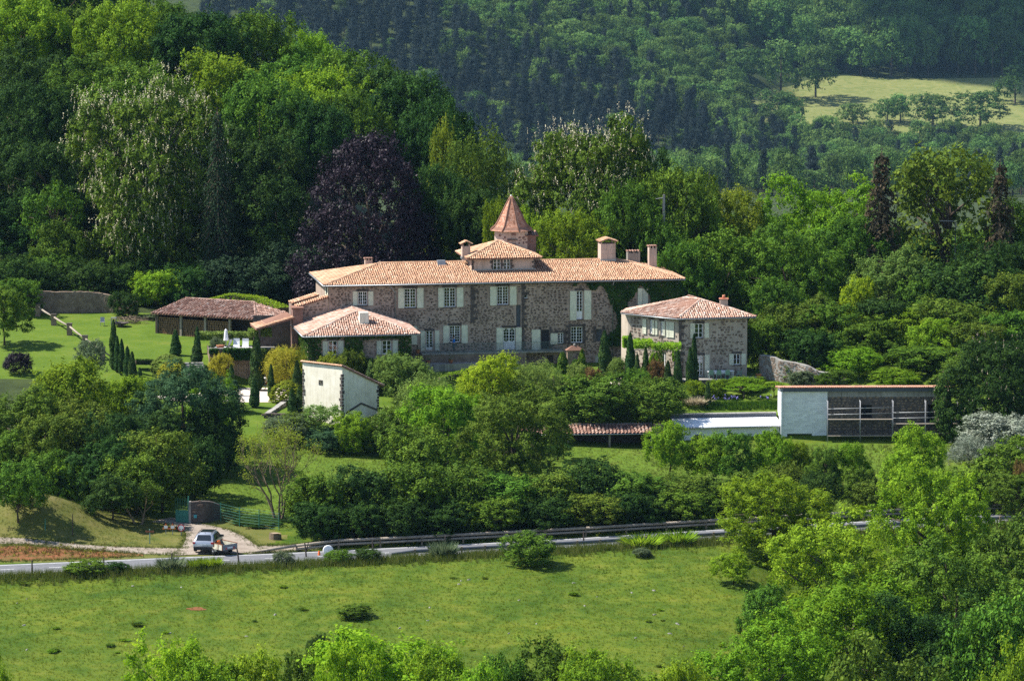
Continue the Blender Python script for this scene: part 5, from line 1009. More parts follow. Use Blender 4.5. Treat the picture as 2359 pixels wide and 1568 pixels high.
# ================================================================== vehicles, signs, fences, furniture, people
M['car_paint'] = plain('car_paint', (.42, .45, .5), .25, .6, .5, var=.03)
M['tyre'] = plain('tyre', (.02, .02, .022), .9); M['alloy'] = plain('alloy', (.45, .46, .48), .35, .5, .8); M['black_plastic'] = plain('black_plastic', (.02, .02, .022), .6)
M['car_glass'] = plain('car_glass', (.015, .02, .025), .06, .6, var=.02); M['red_lens'] = plain('red_lens', (.45, .015, .02), .2, .5); M['plate'] = plain('plate', (.65, .67, .7), .5)
M['cream_panel'] = noisy('cream_panel', [(.3, (.25, .2, .14)), (.45, (.5, .48, .38)), (.8, (.58, .56, .46))], scale=3); M['grey_panel'] = noisy('grey_panel', [(.3, (.16, .16, .17)), (.7, (.27, .28, .3))], scale=4)
M['rust'] = noisy('rust', [(.3, (.16, .06, .03)), (.7, (.3, .13, .07))], scale=6); M['sign_red'] = plain('sign_red', (.5, .03, .05), .4); M['sign_yellow'] = plain('sign_yellow', (.65, .3, .02), .4); M['sign_white'] = plain('sign_white', (.8, .8, .82), .4); M['black'] = plain('black', (.02, .02, .02), .5)
M['orange'] = plain('orange', (.75, .16, .03), .5); M['blue_cloth'] = plain('blue_cloth', (.02, .2, .62), .8); M['navy'] = plain('navy', (.03, .05, .1), .8); M['skin'] = plain('skin', (.36, .2, .14), .6); M['hair'] = plain('hair', (.05, .03, .02), .7)
M['sling'] = plain('sling_white', (.72, .73, .75), .7); M['wicker'] = noisy('wicker', [(.3, (.2, .14, .09)), (.7, (.32, .24, .16))], scale=14); M['cloth_white'] = plain('cloth_white', (.78, .77, .8), .8); M['green_paint'] = plain('green_paint', (.22, .36, .3), .5); M['plaque'] = plain('plaque', (.05, .3, .34), .5); M['concrete'] = noisy('concrete', [(.3, (.2, .19, .18)), (.7, (.32, .31, .3))], scale=4)
def car():
    p = gh(e1(1105, 985)); e_ = empty('parked_car', (p.x, p.y + 1.9, th(p.x, p.y + 1.9) + .06), R(-7), 'silver crossover car seen from behind, towing the small trailer', 'car')
    st = [(-2.32, .42, .80, .70, .78, .70), (-2.27, .3, .89, .93, 1.0, .80), (-2.05, .27, .93, 1.0, 1.2, .73), (-1.66, .25, .94, 1.02, 1.56, .66), (-1.0, .25, .94, 1.02, 1.64, .66), (0, .25, .94, 1.0, 1.66, .67), (.6, .25, .94, .99, 1.58, .66), (1.25, .25, .93, .97, 1.08, .74), (2.0, .27, .9, .9, .98, .72), (2.28, .35, .8, .7, .8, .6)]
    b = MB(); V = []; n = 13
    for y, zb, w, be, rz, wr in st:
        h = [(w * .86, zb), (w, zb + .2), (w * 1.0, (zb + be) / 2), (w * .985, be), (wr + .06, be + (rz - be) * .78), (wr * .85, rz)]
        V += [(x, y, z) for x, z in h] + [(0, y, rz + .02)] + [(-x, y, z) for x, z in reversed(h)]
    F = []
    for i in range(len(st) - 1):
        for k in range(n - 1): a = i * n + k; F.append((a, a + 1, a + n + 1, a + n))
        F.append((i * n + n - 1, i * n, (i + 1) * n, (i + 1) * n + n - 1))
    F += [tuple(range(n))[::-1], tuple(range((len(st) - 1) * n, len(st) * n))]; b.add(V, F); body = b.build('body', M['car_paint'], e_, True)
    m = body.modifiers.new('edge', 'EDGE_SPLIT'); m.split_angle = R(38)
    b = MB(); b.add([(-.66, -2.16, 1.08), (.66, -2.16, 1.08), (.55, -1.74, 1.5), (-.55, -1.74, 1.5)], [(0, 1, 2, 3)]); q = b.build('rear_window', M['car_glass'], e_); q.location = (0, -.035, .03)
    for s_ in (-1, 1):
        b = MB(); b.add([(s_ * .955, -1.75, 1.06), (s_ * .955, .95, 1.03), (s_ * .75, .45, 1.5), (s_ * .745, -1.35, 1.5)], [(0, 1, 2, 3)]); b.build('side_window', M['car_glass'], e_)
        b = MB(); b.box(s_ * .8 - .12, s_ * .8 + .1, -2.33, -2.2, .82, .98); b.build('tail_lamp', M['red_lens'], e_)
        b = MB(); b.frus(s_ * 1.06 - .13, s_ * 1.06 + .13, .78, .95, .98, s_ * 1.06 - .1, s_ * 1.06 + .1, .8, .93, 1.14); b.build('mirror', M['black_plastic'], e_)
        b = MB(); b.tube([(s_ * .6, -1.55, 1.6), (s_ * .6, -1.4, 1.7), (s_ * .6, .2, 1.72), (s_ * .6, .4, 1.64)], .025, 6); b.build('roof_rail', M['black_plastic'], e_, True)
        for y in (-1.4, 1.35):
            x = s_ * .86; b = MB(); b.lathe([(.2, -.12), (.3, -.12), (.34, -.07), (.34, .07), (.3, .12), (.2, .12)], 18, M=Matrix.Translation((x, y, .34)) @ Matrix.Rotation(R(90), 4, 'Y')); wh = b.build('wheel', M['tyre'], e_, True)
            b = MB(); b.lathe([(0, .1), (.2, .09), (.21, 0), (.2, -.09), (0, -.1)], 14, M=Matrix.Translation((x, y, .34)) @ Matrix.Rotation(R(90), 4, 'Y')); b.build('rim', M['alloy'], wh, True)
    b = MB(); b.box(-.84, .84, -2.36, -2.1, .3, .55); b.build('bumper', M['black_plastic'], e_); b = MB(); b.box(-.26, .26, -2.33, -2.29, .72, .84); b.build('number_plate', M['plate'], e_)
    b = MB(); b.box(-.5, .5, -1.0, .25, 1.66, 1.69); b.build('sunroof', M['car_glass'], e_); b = MB(); b.tube([(0, -1.35, 1.63), (0, -1.45, 1.72)], .02, 5); b.build('aerial', M['black_plastic'], e_)
car()
def trailer():
    p = gh(e1(1450, 985)); a = R(42); e_ = empty('flatbed_trailer', (p.x, p.y + .3, th(p.x, p.y + .3) + .05), a, 'small weathered box trailer with cream sides and grey tailboard behind the car', 'trailer')
    L, W_, z0, z1 = 1.15, .8, .5, .97
    b = MB(); b.box(-W_, W_, -L, L, z0 - .05, z0); b.build('floor_board', M['dark_wood'], e_)
    for i in range(4): y0 = -L + 2 * L * i / 4; b = MB(); b.box(-W_ - .03, -W_, y0 + .01, y0 + L / 2 - .01, z0, z1); b.build('side_panel', M['cream_panel'], e_); b = MB(); b.box(W_, W_ + .03, y0 + .01, y0 + L / 2 - .01, z0, z1); b.build('side_panel', M['cream_panel'], e_)
    for i in range(5): y0 = -L + 2 * L * i / 4; b = MB(); b.box(-W_ - .06, -W_ - .03, y0 - .03, y0 + .03, z0, z1); b.build('side_rib', M['rust'], e_)
    b = MB(); b.box(-W_, W_, -L - .03, -L, z0, z1); b.build('tailboard', M['grey_panel'], e_); b = MB(); b.box(-W_, W_, L, L + .03, z0, z1); b.build('headboard', M['grey_panel'], e_)
    for s_ in (-1, 1):
        b = MB(); b.box(s_ * (W_ + .015) - .03, s_ * (W_ + .015) + .03, -L - .05, L + .05, z1, z1 + .04); b.build('top_rail', M['rust'], e_)
        x = s_ * (W_ + .12); b = MB(); b.lathe([(.14, -.09), (.24, -.09), (.28, -.05), (.28, .05), (.24, .09), (.14, .09)], 16, M=Matrix.Translation((x, 0, .28)) @ Matrix.Rotation(R(90), 4, 'Y')); wh = b.build('wheel', M['tyre'], e_, True); b = MB(); b.lathe([(0, .07), (.14, .06), (.14, -.06), (0, -.07)], 12, M=Matrix.Translation((x, 0, .28)) @ Matrix.Rotation(R(90), 4, 'Y')); b.build('rim', M['alloy'], wh, True)
        P = [(x, .36 * math.cos(t_), .28 + .36 * math.sin(t_)) for t_ in np.linspace(.1, math.pi - .1, 9)]; b = MB(); V = [(x - .11, y, z) for _, y, z in P] + [(x + .11, y, z) for _, y, z in P]; b.add(V, [(i, i + 1, i + 10, i + 9) for i in range(8)]); b.build('mudguard', M['cream_panel'], e_)
        t = .62 * s_ ; c = s_ * .42; b = MB(); b.add([(c - .11, -L - .045, z0 + .06), (c + .11, -L - .045, z0 + .06), (c, -L - .045, z0 + .26)], [(0, 1, 2)]); b.build('reflector', M['red_lens'], e_)
    b = MB(); b.box(-.28, .28, -L - .05, -L - .032, z0 + .12, z0 + .25); b.build('number_plate', M['plate'], e_); b = MB(); b.tube([(0, L, z0 - .08), (-.1, L + .9, .42)], .05, 6); b.build('drawbar', M['rust'], e_)
    b = MB(); b.frus(-.25, .1, .2, .6, z0, -.2, .05, .25, .55, z1 + .12); o = b.build('load', M['orange'], e_)
trailer()
def signpost(name, vb, vc, label, shape, size):
    b0 = gh(vb); c = at(vc, b0.y); e_ = empty(name, b0, R(4), label, 'sign'); z = c.z - b0.z; b = MB(); b.box(-.03, .03, 0, .04, -.3, z + .1); b.build('post', M['steel'], e_)
    def reg(n, r, y0, y1, m, nm, rot=0, par=e_, sx=1, cx=0, cz=0):
        q = MB(); P = [(cx + sx * r * math.sin(2 * math.pi * k / n + rot), cz + r * math.cos(2 * math.pi * k / n + rot)) for k in range(n)]; q.add([(x, y0, z + zz) for x, zz in P] + [(x, y1, z + zz) for x, zz in P], [tuple(range(n)), tuple(range(n, 2 * n))[::-1]] + [(k, n + k, n + (k + 1) % n, (k + 1) % n) for k in range(n)]); return q.build(nm, M[m], par)
    if shape == 'tri':
        pl = reg(3, size * .66, -.03, 0, 'sign_red', 'sign_plate'); reg(3, size * .55, -.036, -.031, 'sign_yellow', 'sign_face', par=pl); q = MB(); q.box(-.16, .16, -.043, -.037, z - .1, z + .16); q.build('white_cover', M['sign_white'], pl)
        for dx in (-.09, .05): q = MB(); q.box(dx, dx + .05, -.041, -.037, z - .19, z - .12); q.build('symbol', M['black'], pl)
    else:
        pl = reg(28, size * .5, -.03, 0, 'sign_red', 'sign_plate'); reg(28, size * .37, -.036, -.031, 'sign_white', 'sign_face', par=pl)
        for cx, cz, sx in ((-.1, -.09, 1.3), (.12, -.12, 1.1), (-.14, .03, .5)): reg(8, .05, -.041, -.037, 'black', 'symbol', par=pl, sx=sx, cx=cx, cz=cz)
signpost('warning_sign', e1(140, 520), e1(135, 340), 'left triangular yellow roadworks sign with red border', 'tri', .58); signpost('warning_sign', e1(300, 525), e1(292, 340), 'right triangular yellow roadworks sign with red border', 'tri', .58); signpost('round_sign', e1(500, 545), e1(492, 352), 'round red-bordered traffic sign beside the drive', 'round', .62)
p = gh(c7(1010, 800)); e_ = empty('direction_sign', p, 0, 'small brown board on a pale post under the leaning tree', 'sign'); t_ = at(c7(1010, 700), p.y).z - p.z; b = MB(); b.box(-.04, .04, -.04, .04, -.3, t_); b.build('post', M['green_paint'], e_); b = MB(); b.box(-.38, .38, -.07, -.045, t_ - .28, t_ - .12); b.build('board', M['rust'], e_)
for v0, v1, lab, m in ((c7(490, 747), c7(490, 597), 'thin dark pole standing on the grassy mound', 'dark_wood'), (c7(305, 720), c7(305, 630), 'short greenish pole left of the thin pole on the mound', 'green_metal')):
    p = gh(v0); b = MB(); h = at(v1, p.y).z - p.z; b.tube([(0, 0, -.3), (0, 0, h * .5), (.02, 0, h)], [.05, .045, .035], 6); tag(b.build('mound_pole', M[m], None, False, p), lab, 'pole')
# gate, pier wall and wire fence
p = gh(c8(480, 428)); gy = p.y; z1 = at(c8(480, 172), gy).z; e_ = empty('gate_pier_wall', p, 0, 'dark stone gate wall curving down from a pale-edged pier', 'wall'); b = MB(); wv = []; L = []
for cx, ty, by, dy in ((466, 172, 428, 0), (560, 162, 425, .1), (640, 160, 412, .3), (700, 163, 400, .8), (760, 178, 385, 1.5), (820, 205, 370, 2.2)):
    a = at(c8(cx, ty), gy + dy); L.append((a.x - p.x, dy, a.z - p.z))
V = []
for x, y, z in L: V += [(x, y, -.6), (x, y + .5, -.6), (x, y, z), (x, y + .5, z)]
F = []
for i in range(len(L) - 1): a = i * 4; F += [(a, a + 4, a + 6, a + 2), (a + 1, a + 3, a + 7, a + 5), (a + 2, a + 6, a + 7, a + 3)]
F.append((0, 2, 3, 1)); b.add(V, F); w = b.build('masonry', M['dark_stone'], e_)
q = MB(); x0 = L[0][0]; q.box(x0 - .08, x0 + .12, -.1, .6, -.6, L[0][2] + .05); q.build('pier', M['grey_render'], e_); q = MB(); x1 = at(c8(535, 335), gy).x - p.x; zz = at(c8(535, 335), gy).z - p.z; q.box(x1 - .13, x1 + .13, -.06, .02 - .03, zz - .15, zz + .15); q.build('plaque', M['plaque'], e_)
rubble(w, L[0][0] + .1, L[2][0], -.3, L[1][2] - .1, [], lambda u, z: (u, .02, z), .07, M['stone'], cover=.7, seed=71, nmax=60)
g0 = gh(c8(400, 420)); g1 = p + Vector((L[0][0] - .1, 0, 0)); d = (g0 - g1); e_ = empty('green_gate', g1, R(162), 'open green steel gate leaf beside the stone pier', 'gate'); wG = 1.25; zt = at(c8(460, 100), gy).z - g1.z; zm = at(c8(400, 265), gy).z - g1.z
b = MB(); b.box(-.05, .05, -.05, .05, -.3, zt); b.build('gate_post', M['green_metal'], e_); b = MB(); b.box(.05, wG, -.02, .02, .1, zm); b.build('panel', M['green_metal'], e_)
for i in range(8): x = .08 + (wG - .1) * i / 7; b = MB(); b.box(x - .012, x + .012, -.012, .012, zm, zt - .2); b.build('bar', M['green_metal'], e_)
wf_ = [(615, 395, 145), (835, 400, 175), (1058, 460, 225), (1288, 490, 250), (1522, 510, 290)]; P = [gh(c8(a, c)) for a, c, _ in wf_]; e_ = empty('wire_fence', P[0], 0, 'green wire fence on thin posts along the foot of the bank', 'fence'); prev = None
for k, (a, c, t) in enumerate(wf_):
    h = at(c8(a, t), P[k].y).z - P[k].z; q = P[k] - P[0]; b = MB(); b.tube([q + Vector((0, 0, -.3)), q + Vector((0, 0, h))], .035, 6); b.build('post', M['green_metal'], e_)
    if prev is not None:
        for j in range(7): b = MB(); b.tube([prev[0] + Vector((0, 0, prev[1] * (.1 + .14 * j))), q + Vector((0, 0, h * (.1 + .14 * j)))], .008, 3); b.build('wire', M['green_metal'], e_)
    prev = (q, h)
p = gh(c8(1475, 612)); b = MB(); rr_ = random.Random(2); V0 = [(math.cos(t) * .55 * rr_.uniform(.8, 1.1), math.sin(t) * .4 * rr_.uniform(.8, 1.1)) for t in np.linspace(0, 5.8, 10)]; b.add([(x, y, -.2) for x, y in V0] + [(x * .92, y * .92, .55 + rr_.uniform(-.1, .1)) for x, y in V0], [tuple(range(10, 20))] + [(k, (k + 1) % 10, 10 + (k + 1) % 10, 10 + k) for k in range(10)]); e_ = empty('tree_stump', p, 0, 'thick cut stump lying on the verge below the bare tree', 'stump'); b.build('bark', M['bark_pale'], e_); q = MB(); q.add([(x * .9, y * .9, .57) for x, y in V0], [tuple(range(10))]); q.build('cut_face', M['wood'], e_)
M['rail_steel'] = plain('rail_steel', (.12, .135, .16), .5, .4, .3)
# log rail on the far side of the road
def road_pt(x, off, dz): y, z = road_c(x); return Vector((x, float(y) + off, float(z) + dz))
xa = at_z((585, 1276), -.4).x; xb = at_z((2420, 1176), .2).x; e_ = empty('log_guard_rail', road_pt(xa, .6, 0), 0, 'long double log rail on wooden posts along the far side of the road', 'guard rail'); o0 = e_.location.copy(); x = xa; k = 0
while x < xb:
    x2 = x + 3.6; h0, h1 = (.1, .48) if k == 0 else ((.48, .74) if k == 1 else (.74, .74))
    for dz, r_ in ((0, .125), (-.33, .11)):
        if k == 0 and dz < 0: continue
        b = MB(); b.tube([road_pt(x, .6, h0 + dz) - o0, road_pt(x2 - .03, .6, h1 + dz) - o0], r_, 9); b.build('log', M['grey_wood'], e_, True)
    q = road_pt(x2, .78, 0) - o0; b = MB(); b.box(q.x - .08, q.x + .08, q.y - .06, q.y + .1, q.z - .6, q.z + h1 + .05); b.build('post', M['wood'], e_); x = x2; k += 1
# steel-backed guard rail on the near side
xa = at_z((905, 1268), -.3).x; e_ = empty('steel_guard_rail', road_pt(xa, -ROADW - .35, 0), 0, 'blue-grey steel guard rail on wooden posts along the near side of the road', 'guard rail'); o0 = e_.location.copy(); x = xa; k = 0
while x < xb:
    x2 = x + 2.0; hh = .15 if k == 0 else .34; h2 = .34
    V = []; prof = ((0, 0), (-.05, .07), (0, .15), (-.05, .23), (0, .31))
    for xx, h_ in ((x, hh), (x2, h2)):
        for dy, dz in prof: V.append(road_pt(xx, -ROADW - .35 + dy, h_ + dz) - o0)
    b = MB(); b.add(V, [(i, i + 5, i + 6, i + 1) for i in range(4)]); b.build('beam', M['rail_steel'], e_); q = road_pt(x2, -ROADW - .52, 0) - o0; b = MB(); b.box(q.x - .08, q.x + .08, q.y - .08, q.y + .08, q.z - .7, q.z + .72); b.build('post', M['wood'], e_); x = x2; k += 1
# meadow fence posts
fp = [(c7(217, 1017), c7(217, 915), 0, 'first'), (c7(700, 962), c7(700, 893), 0, 'second'), (c7(1158, 942), c7(1158, 862), .02, 'third'), (c7(1612, 930), c7(1600, 828), -.15, 'fourth and leaning'), (c7(2066, 892), c7(2050, 795), -.12, 'fifth, forked and leaning'), (e8(435, 280), e8(428, 205), -.05, 'sixth, behind the leafy clumps'), (e8(955, 272), e8(953, 172), 0, 'seventh and thickest'), (d6(1590, 1318), d6(1592, 1245), .02, 'eighth, left of the dark bush'), (d6(2080, 1292), d6(2080, 1225), 0, 'ninth, right of the dark bush')]
for k, (v0, v1, tl, lab) in enumerate(fp):
    p = gh(v0, 290); h = at(v1, p.y).z - p.z + .05; b = MB(); b.tube([(0, 0, -.4), (tl * h * .5, 0, h * .55), (tl * h, 0, h)], [.075, .07, .055], 7)
    if k == 4: b.tube([(0, 0, h * .45), (.16, 0, h)], [.05, .035], 6)
    tag(b.build('fence_post', M['dark_wood'], None, False, p), lab + ' wooden fence post from the left along the meadow', 'fence post', 'meadow fence posts')
p = gh((756, 1280), 290); c = at((756, 1267), p.y); e_ = empty('white_disc', p, 0, 'large plain white disc on a stake at the road edge', 'disc'); b = MB(); b.lathe([(0, -.05), (.2, -.045), (.4, -.02), (.46, .0), (.4, .02), (0, .03)], 28, M=Matrix.Translation((0, 0, c.z - p.z)) @ Matrix.Rotation(R(90), 4, 'X')); b.build('disc', M['white'], e_, True); b = MB(); b.tube([(0, .05, -.3), (0, .05, c.z - p.z)], .025, 6); b.build('stake', M['steel'], e_)
p = gh(c8(1995, 805), 290); b = MB(); b.lathe([(.2, -.1), (.2, .03), (.13, .05), (.07, .42), (.0, .44)], 12); o = b.build('orange_cone', M['orange'], None, False, p); tag(o, 'small orange marker beside the white disc', 'marker')
# utility poles
p = gr((1529, 560), 421); h = at((1529, 448), 421).z - p.z; e_ = empty('utility_pole', p, 0, 'tall grey concrete utility pole behind the mansion', 'pole'); b = MB(); b.frus(-.2, .2, -.14, .14, -.5, -.12, .12, -.1, .1, h); b.build('shaft', M['concrete'], e_); b = MB(); b.tube([(-.9, 0, h - .5), (.0, 0, h - .35)], .03, 5); b.build('bracket', M['steel'], e_)
p = gr((2200, 620), 424); z0 = p.z; h = at((2200, 512), 424).z - z0; e_ = empty('street_lamp', p, 0, 'thin street lamp among the trees under the airy olive tree', 'lamp'); b = MB(); b.tube([(0, 0, -.4), (0, 0, h), (-.3, 0, h + .12)], [.09, .07, .05], 6); b.build('pole', M['concrete'], e_); b = MB(); b.tube([(-.3, 0, h + .12), (-1.8, 0, h + .16)], .05, 6); b.build('arm', M['steel'], e_)
p = gr((2285, 250), 2430); h = at((2285, 110), 2430).z - p.z; e_ = empty('far_power_pole', p, 0, 'thin power pole standing in the far field', 'pole'); b = MB(); b.tube([(0, 0, -.5), (0, 0, h)], [.3, .2], 6); b.build('shaft', M['dark_wood'], e_); b = MB(); b.box(-1.2, 1.2, -.08, .08, h - .6, h - .4); b.build('crossarm', M['dark_wood'], e_)
# person on the balcony
px_, _ = mf.hit(e2(1020, 500), wy - .75); zfl = zf
def person():
    w = mf.W((px_, wy - .75, zfl)); e_ = empty('person', w, ANG + R(90), 'person in a blue top standing on the balcony', 'person')
    def skin(name, verts, edges, rad, mat):
        me = bpy.data.meshes.new(name); me.from_pydata(verts, edges, []); o = link(name, me, e_); m = o.modifiers.new('skin', 'SKIN'); m.use_smooth_shade = True
        for i, r_ in enumerate(rad): me.skin_vertices[0].data[i].radius = (r_, r_ * .85)
        me.skin_vertices[0].data[0].use_root = True; s_ = o.modifiers.new('sub', 'SUBSURF'); s_.levels = 1; s_.render_levels = 2; me.materials.append(mat); return o
    # facing local +y ; feet at z 0
    skin('body', [(0, 0, .95), (0, 0, 1.2), (0, 0, 1.42), (0, .03, 1.52), (0, .06, 1.64), (0, .05, 1.75), (.1, 0, .9), (.11, .03, .5), (.11, -.02, .08), (.11, .12, .04), (-.1, 0, .9), (-.11, .05, .5), (-.11, .02, .08), (-.11, .16, .04), (.2, 0, 1.4), (.27, .02, 1.12), (.24, .2, .98), (.22, .32, 1.0), (-.2, 0, 1.4), (-.27, .02, 1.12), (-.24, .2, .98), (-.22, .32, 1.0)],
      [(0, 1), (1, 2), (2, 3), (3, 4), (4, 5), (0, 6), (6, 7), (7, 8), (8, 9), (0, 10), (10, 11), (11, 12), (12, 13), (2, 14), (14, 15), (15, 16), (16, 17), (2, 18), (18, 19), (19, 20), (20, 21)], [.13, .13, .12, .055, .1, .08, .085, .06, .045, .035, .085, .06, .045, .035, .055, .045, .035, .03, .055, .045, .035, .03], M['skin'])
    skin('top', [(0, 0, .98), (0, 0, 1.2), (0, 0, 1.42), (.2, 0, 1.41), (.27, .02, 1.12), (.25, .14, 1.02), (-.2, 0, 1.41), (-.27, .02, 1.12), (-.25, .14, 1.02)], [(0, 1), (1, 2), (2, 3), (3, 4), (4, 5), (2, 6), (6, 7), (7, 8)], [.165, .16, .15, .075, .062, .05, .075, .062, .05], M['blue_cloth'])
    skin('trousers', [(0, 0, .95), (.1, 0, .85), (.11, .03, .5), (.11, -.02, .14), (-.1, 0, .85), (-.11, .05, .5), (-.11, .02, .14)], [(0, 1), (1, 2), (2, 3), (0, 4), (4, 5), (5, 6)], [.155, .11, .08, .065, .11, .08, .065], M['navy'])
    b = MB(); b.lathe([(0, .115), (.06, .1), (.1, .04), (.105, -.04), (.08, -.1)], 12, (0, .02, 1.7)); b.build('hair', M['hair'], e_, True)
    b = MB(); b.add([(0, .185, 1.66), (-.02, .15, 1.64), (.02, .15, 1.64), (0, .15, 1.7)], [(0, 1, 2), (0, 2, 3), (0, 3, 1)]); b.build('nose', M['skin'], e_)
person()
# terrace furniture
def pot(name, v, Y, r_, label, plant_=None):
    p = at(v, Y); e_ = empty(name, p, 0, label, 'flower pot'); b = MB(); b.lathe([(0, 0), (r_ * .7, 0), (r_, r_ * 1.3), (r_ * 1.1, r_ * 1.35), (r_ * 1.05, r_ * 1.5), (r_ * .9, r_ * 1.4)], 14); b.build('pot', M['terracotta'], e_, True)
    g = np.random.default_rng(int(v[0])); P = np.c_[g.normal(0, r_ * .7, (90, 2)), r_ * 1.5 + np.abs(g.normal(0, r_ * .9, 90))]; link('foliage', leaves_mesh('foliage', P, P, .05, LM['green'], g), e_)
w_ = lambda x, y, z: mf.W((x, y, z))
for v, lab in ((e2(355, 690), 'terracotta pot at the left end of the balcony'), (e2(955, 815), 'terracotta pot on the ledge below the person'), (e2(530, 855), 'terracotta pot low on the terrace wall')):
    a = mf.hit(v, wy - 1.9); zz = mf.W((a[0], wy - 1.9, a[1])); zl = (zf - 1.0) if lab.startswith('terracotta pot on') or 'low' in lab else zf; q = mf.W((a[0], wy - (2.0 if zl < zf else 1.1), zl)); pot('flower_pot', vof(q.x, q.y, q.z), q.y, .24, lab)
tfz = TF.O.z + tzz - .3
p = at(e3(645, 545), 395.6); q = Vector((p.x, p.y, tfz)); pot('flower_pot', vof(q.x, q.y, q.z), q.y, .4, 'wide terracotta pot on the terrace beside the closed parasol')
def lounger(v, Y, rz, label):
    p = at(v, Y); e_ = empty('sun_lounger', (p.x, p.y, tfz), rz, label, 'lounger', 'white loungers on the terrace'); b = MB(); b.add([(-.33, 1.15, .3), (.33, 1.15, .3), (.33, -.2, .34), (-.33, -.2, .34)], [(0, 1, 2, 3)]); b.add([(-.33, 1.15, .26), (.33, 1.15, .26), (.33, -.2, .3), (-.33, -.2, .3)], [(3, 2, 1, 0)]); b.build('seat', M['sling'], e_)
    b = MB(); P = [(-.2, .34), (-.42, .6), (-.6, .95), (-.66, 1.2)]; V = [(x, y, z) for y, z in P for x in (-.33, .33)] + [(x, y + .04, z - .02) for y, z in P for x in (-.33, .33)]; b.add(V, [(2 * i, 2 * i + 1, 2 * i + 3, 2 * i + 2) for i in range(3)] + [(8 + 2 * i, 8 + 2 * i + 2, 8 + 2 * i + 3, 8 + 2 * i + 1) for i in range(3)]); b.build('backrest', M['sling'], e_)
    for x in (-.3, .3):
        for y in (-.1, 1.0): b = MB(); b.tube([(x, y, 0), (x, y, .3)], .02, 5); b.build('leg', M['steel'], e_)
lounger(e3(955, 545), 395.9, R(180), 'white sling lounger on the terrace, left of the facing pair'); lounger(e3(1132, 545), 395.9, R(180), 'white sling lounger on the terrace, right of the facing pair'); lounger(e3(745, 545), 396.0, R(70), 'white sling lounger turned sideways beside the olive tree')
p = at(e3(757, 540), 396.6); e_ = empty('closed_parasol', (p.x, p.y, tfz), 0, 'closed white parasol on the terrace', 'parasol'); zt = at(e3(757, 165), 396.6).z - tfz; zb = at(e3(757, 395), 396.6).z - tfz
b = MB(); b.tube([(0, 0, 0), (0, 0, zt)], .025, 6); b.build('pole', M['steel'], e_); b = MB(); n = 16; V = []
for r_, z in ((.24, zb), (.2, zb + (zt - zb) * .3), (.17, zb + (zt - zb) * .6), (.13, zt - .22), (.15, zt - .2), (.02, zt)):
    for k in range(n): q = r_ * (1 + .18 * (k % 2)); V.append((q * math.cos(2 * math.pi * k / n), q * math.sin(2 * math.pi * k / n), z))
b.add(V, [(i * n + k, i * n + (k + 1) % n, (i + 1) * n + (k + 1) % n, (i + 1) * n + k) for i in range(5) for k in range(n)]); b.build('canopy', M['cloth_white'], e_); b = MB(); b.lathe([(0, 0), (.28, 0), (.28, .06), (.05, .1)], 12); b.build('base', M['concrete'], e_)
def chair(name, p, rz, label, mat, group, s_=1.0, cat='chair'):
    e_ = empty(name, p, rz, label, cat, group); b = MB(); b.box(-.24, .24, -.22, .24, .42, .46); b.build('seat', M[mat], e_); b = MB(); b.add([(-.24, -.24, .46), (.24, -.24, .46), (.23, -.34, .95), (-.23, -.34, .95), (-.24, -.2, .46), (.24, -.2, .46), (.23, -.31, .95), (-.23, -.31, .95)], ((0, 1, 2, 3), (4, 7, 6, 5), (2, 6, 7, 3), (0, 4, 5, 1), (0, 3, 7, 4), (1, 5, 6, 2))); b.build('backrest', M[mat], e_)
    for x in (-.22, .22):
        for y in (-.2, .22): b = MB(); b.box(x - .02, x + .02, y - .02, y + .02, 0, .42); b.build('leg', M[mat], e_)
        b = MB(); b.box(x - .02, x + .02, -.24, .22, .64, .67); b.build('armrest', M[mat], e_)
for v, lab in ((e3(865, 235), 'wicker chair under the wood store, left of two'), (e3(995, 235), 'wicker chair under the wood store, right of two')):
    p = at(v, 408.5); chair('wicker_chair', (p.x, p.y, th(p.x, p.y)), R(170), lab, 'wicker', 'wicker chairs')
p = gh(c5(806, 402)); chair('garden_chair', p, R(185), 'pale metal chair standing alone on the lawn', 'steel', None)
p = gh(c5(950, 405)); e_ = empty('fire_bowl', p, 0, 'dark round fire bowl on the lawn by the brush heap', 'fire bowl'); b = MB(); b.lathe([(0, .18), (.5, .24), (.85, .45), (.88, .45), (.55, .2), (0, .14)], 18); b.build('bowl', M['dark_stone'], e_, True); b = MB(); b.lathe([(0, .0), (.3, 0), (.3, .16), (0, .16)], 12); b.build('base', M['dark_stone'], e_)
p = gh(c5(895, 400)); e_ = empty('garden_stool', p, 0, 'tall metal stand left of the fire bowl', 'stand'); b = MB(); b.box(-.3, .3, -.25, .25, .85, .9); b.build('top', M['steel'], e_)
for x in (-.27, .27):
    for y in (-.22, .22): b = MB(); b.box(x - .02, x + .02, y - .02, y + .02, 0, .85); b.build('leg', M['steel'], e_)
def heap():
    p = gh(c5(1015, 375)); g = random.Random(4); b = MB()
    for i in range(90): a = g.uniform(0, 6.28); L = g.uniform(.5, 1.4); c = Vector((g.gauss(0, .9), g.gauss(0, .5), g.uniform(.05, .6))); d = Vector((math.cos(a), math.sin(a), g.uniform(-.3, .3))) * L / 2; b.tube([c - d, c + d], .025, 4)
    tag(tag(b.build('brush_heap', M['bark_pale'], None, False, p), 'heap of cut branches on the lawn by the wood store', 'brush heap'), kind='stuff')
heap()
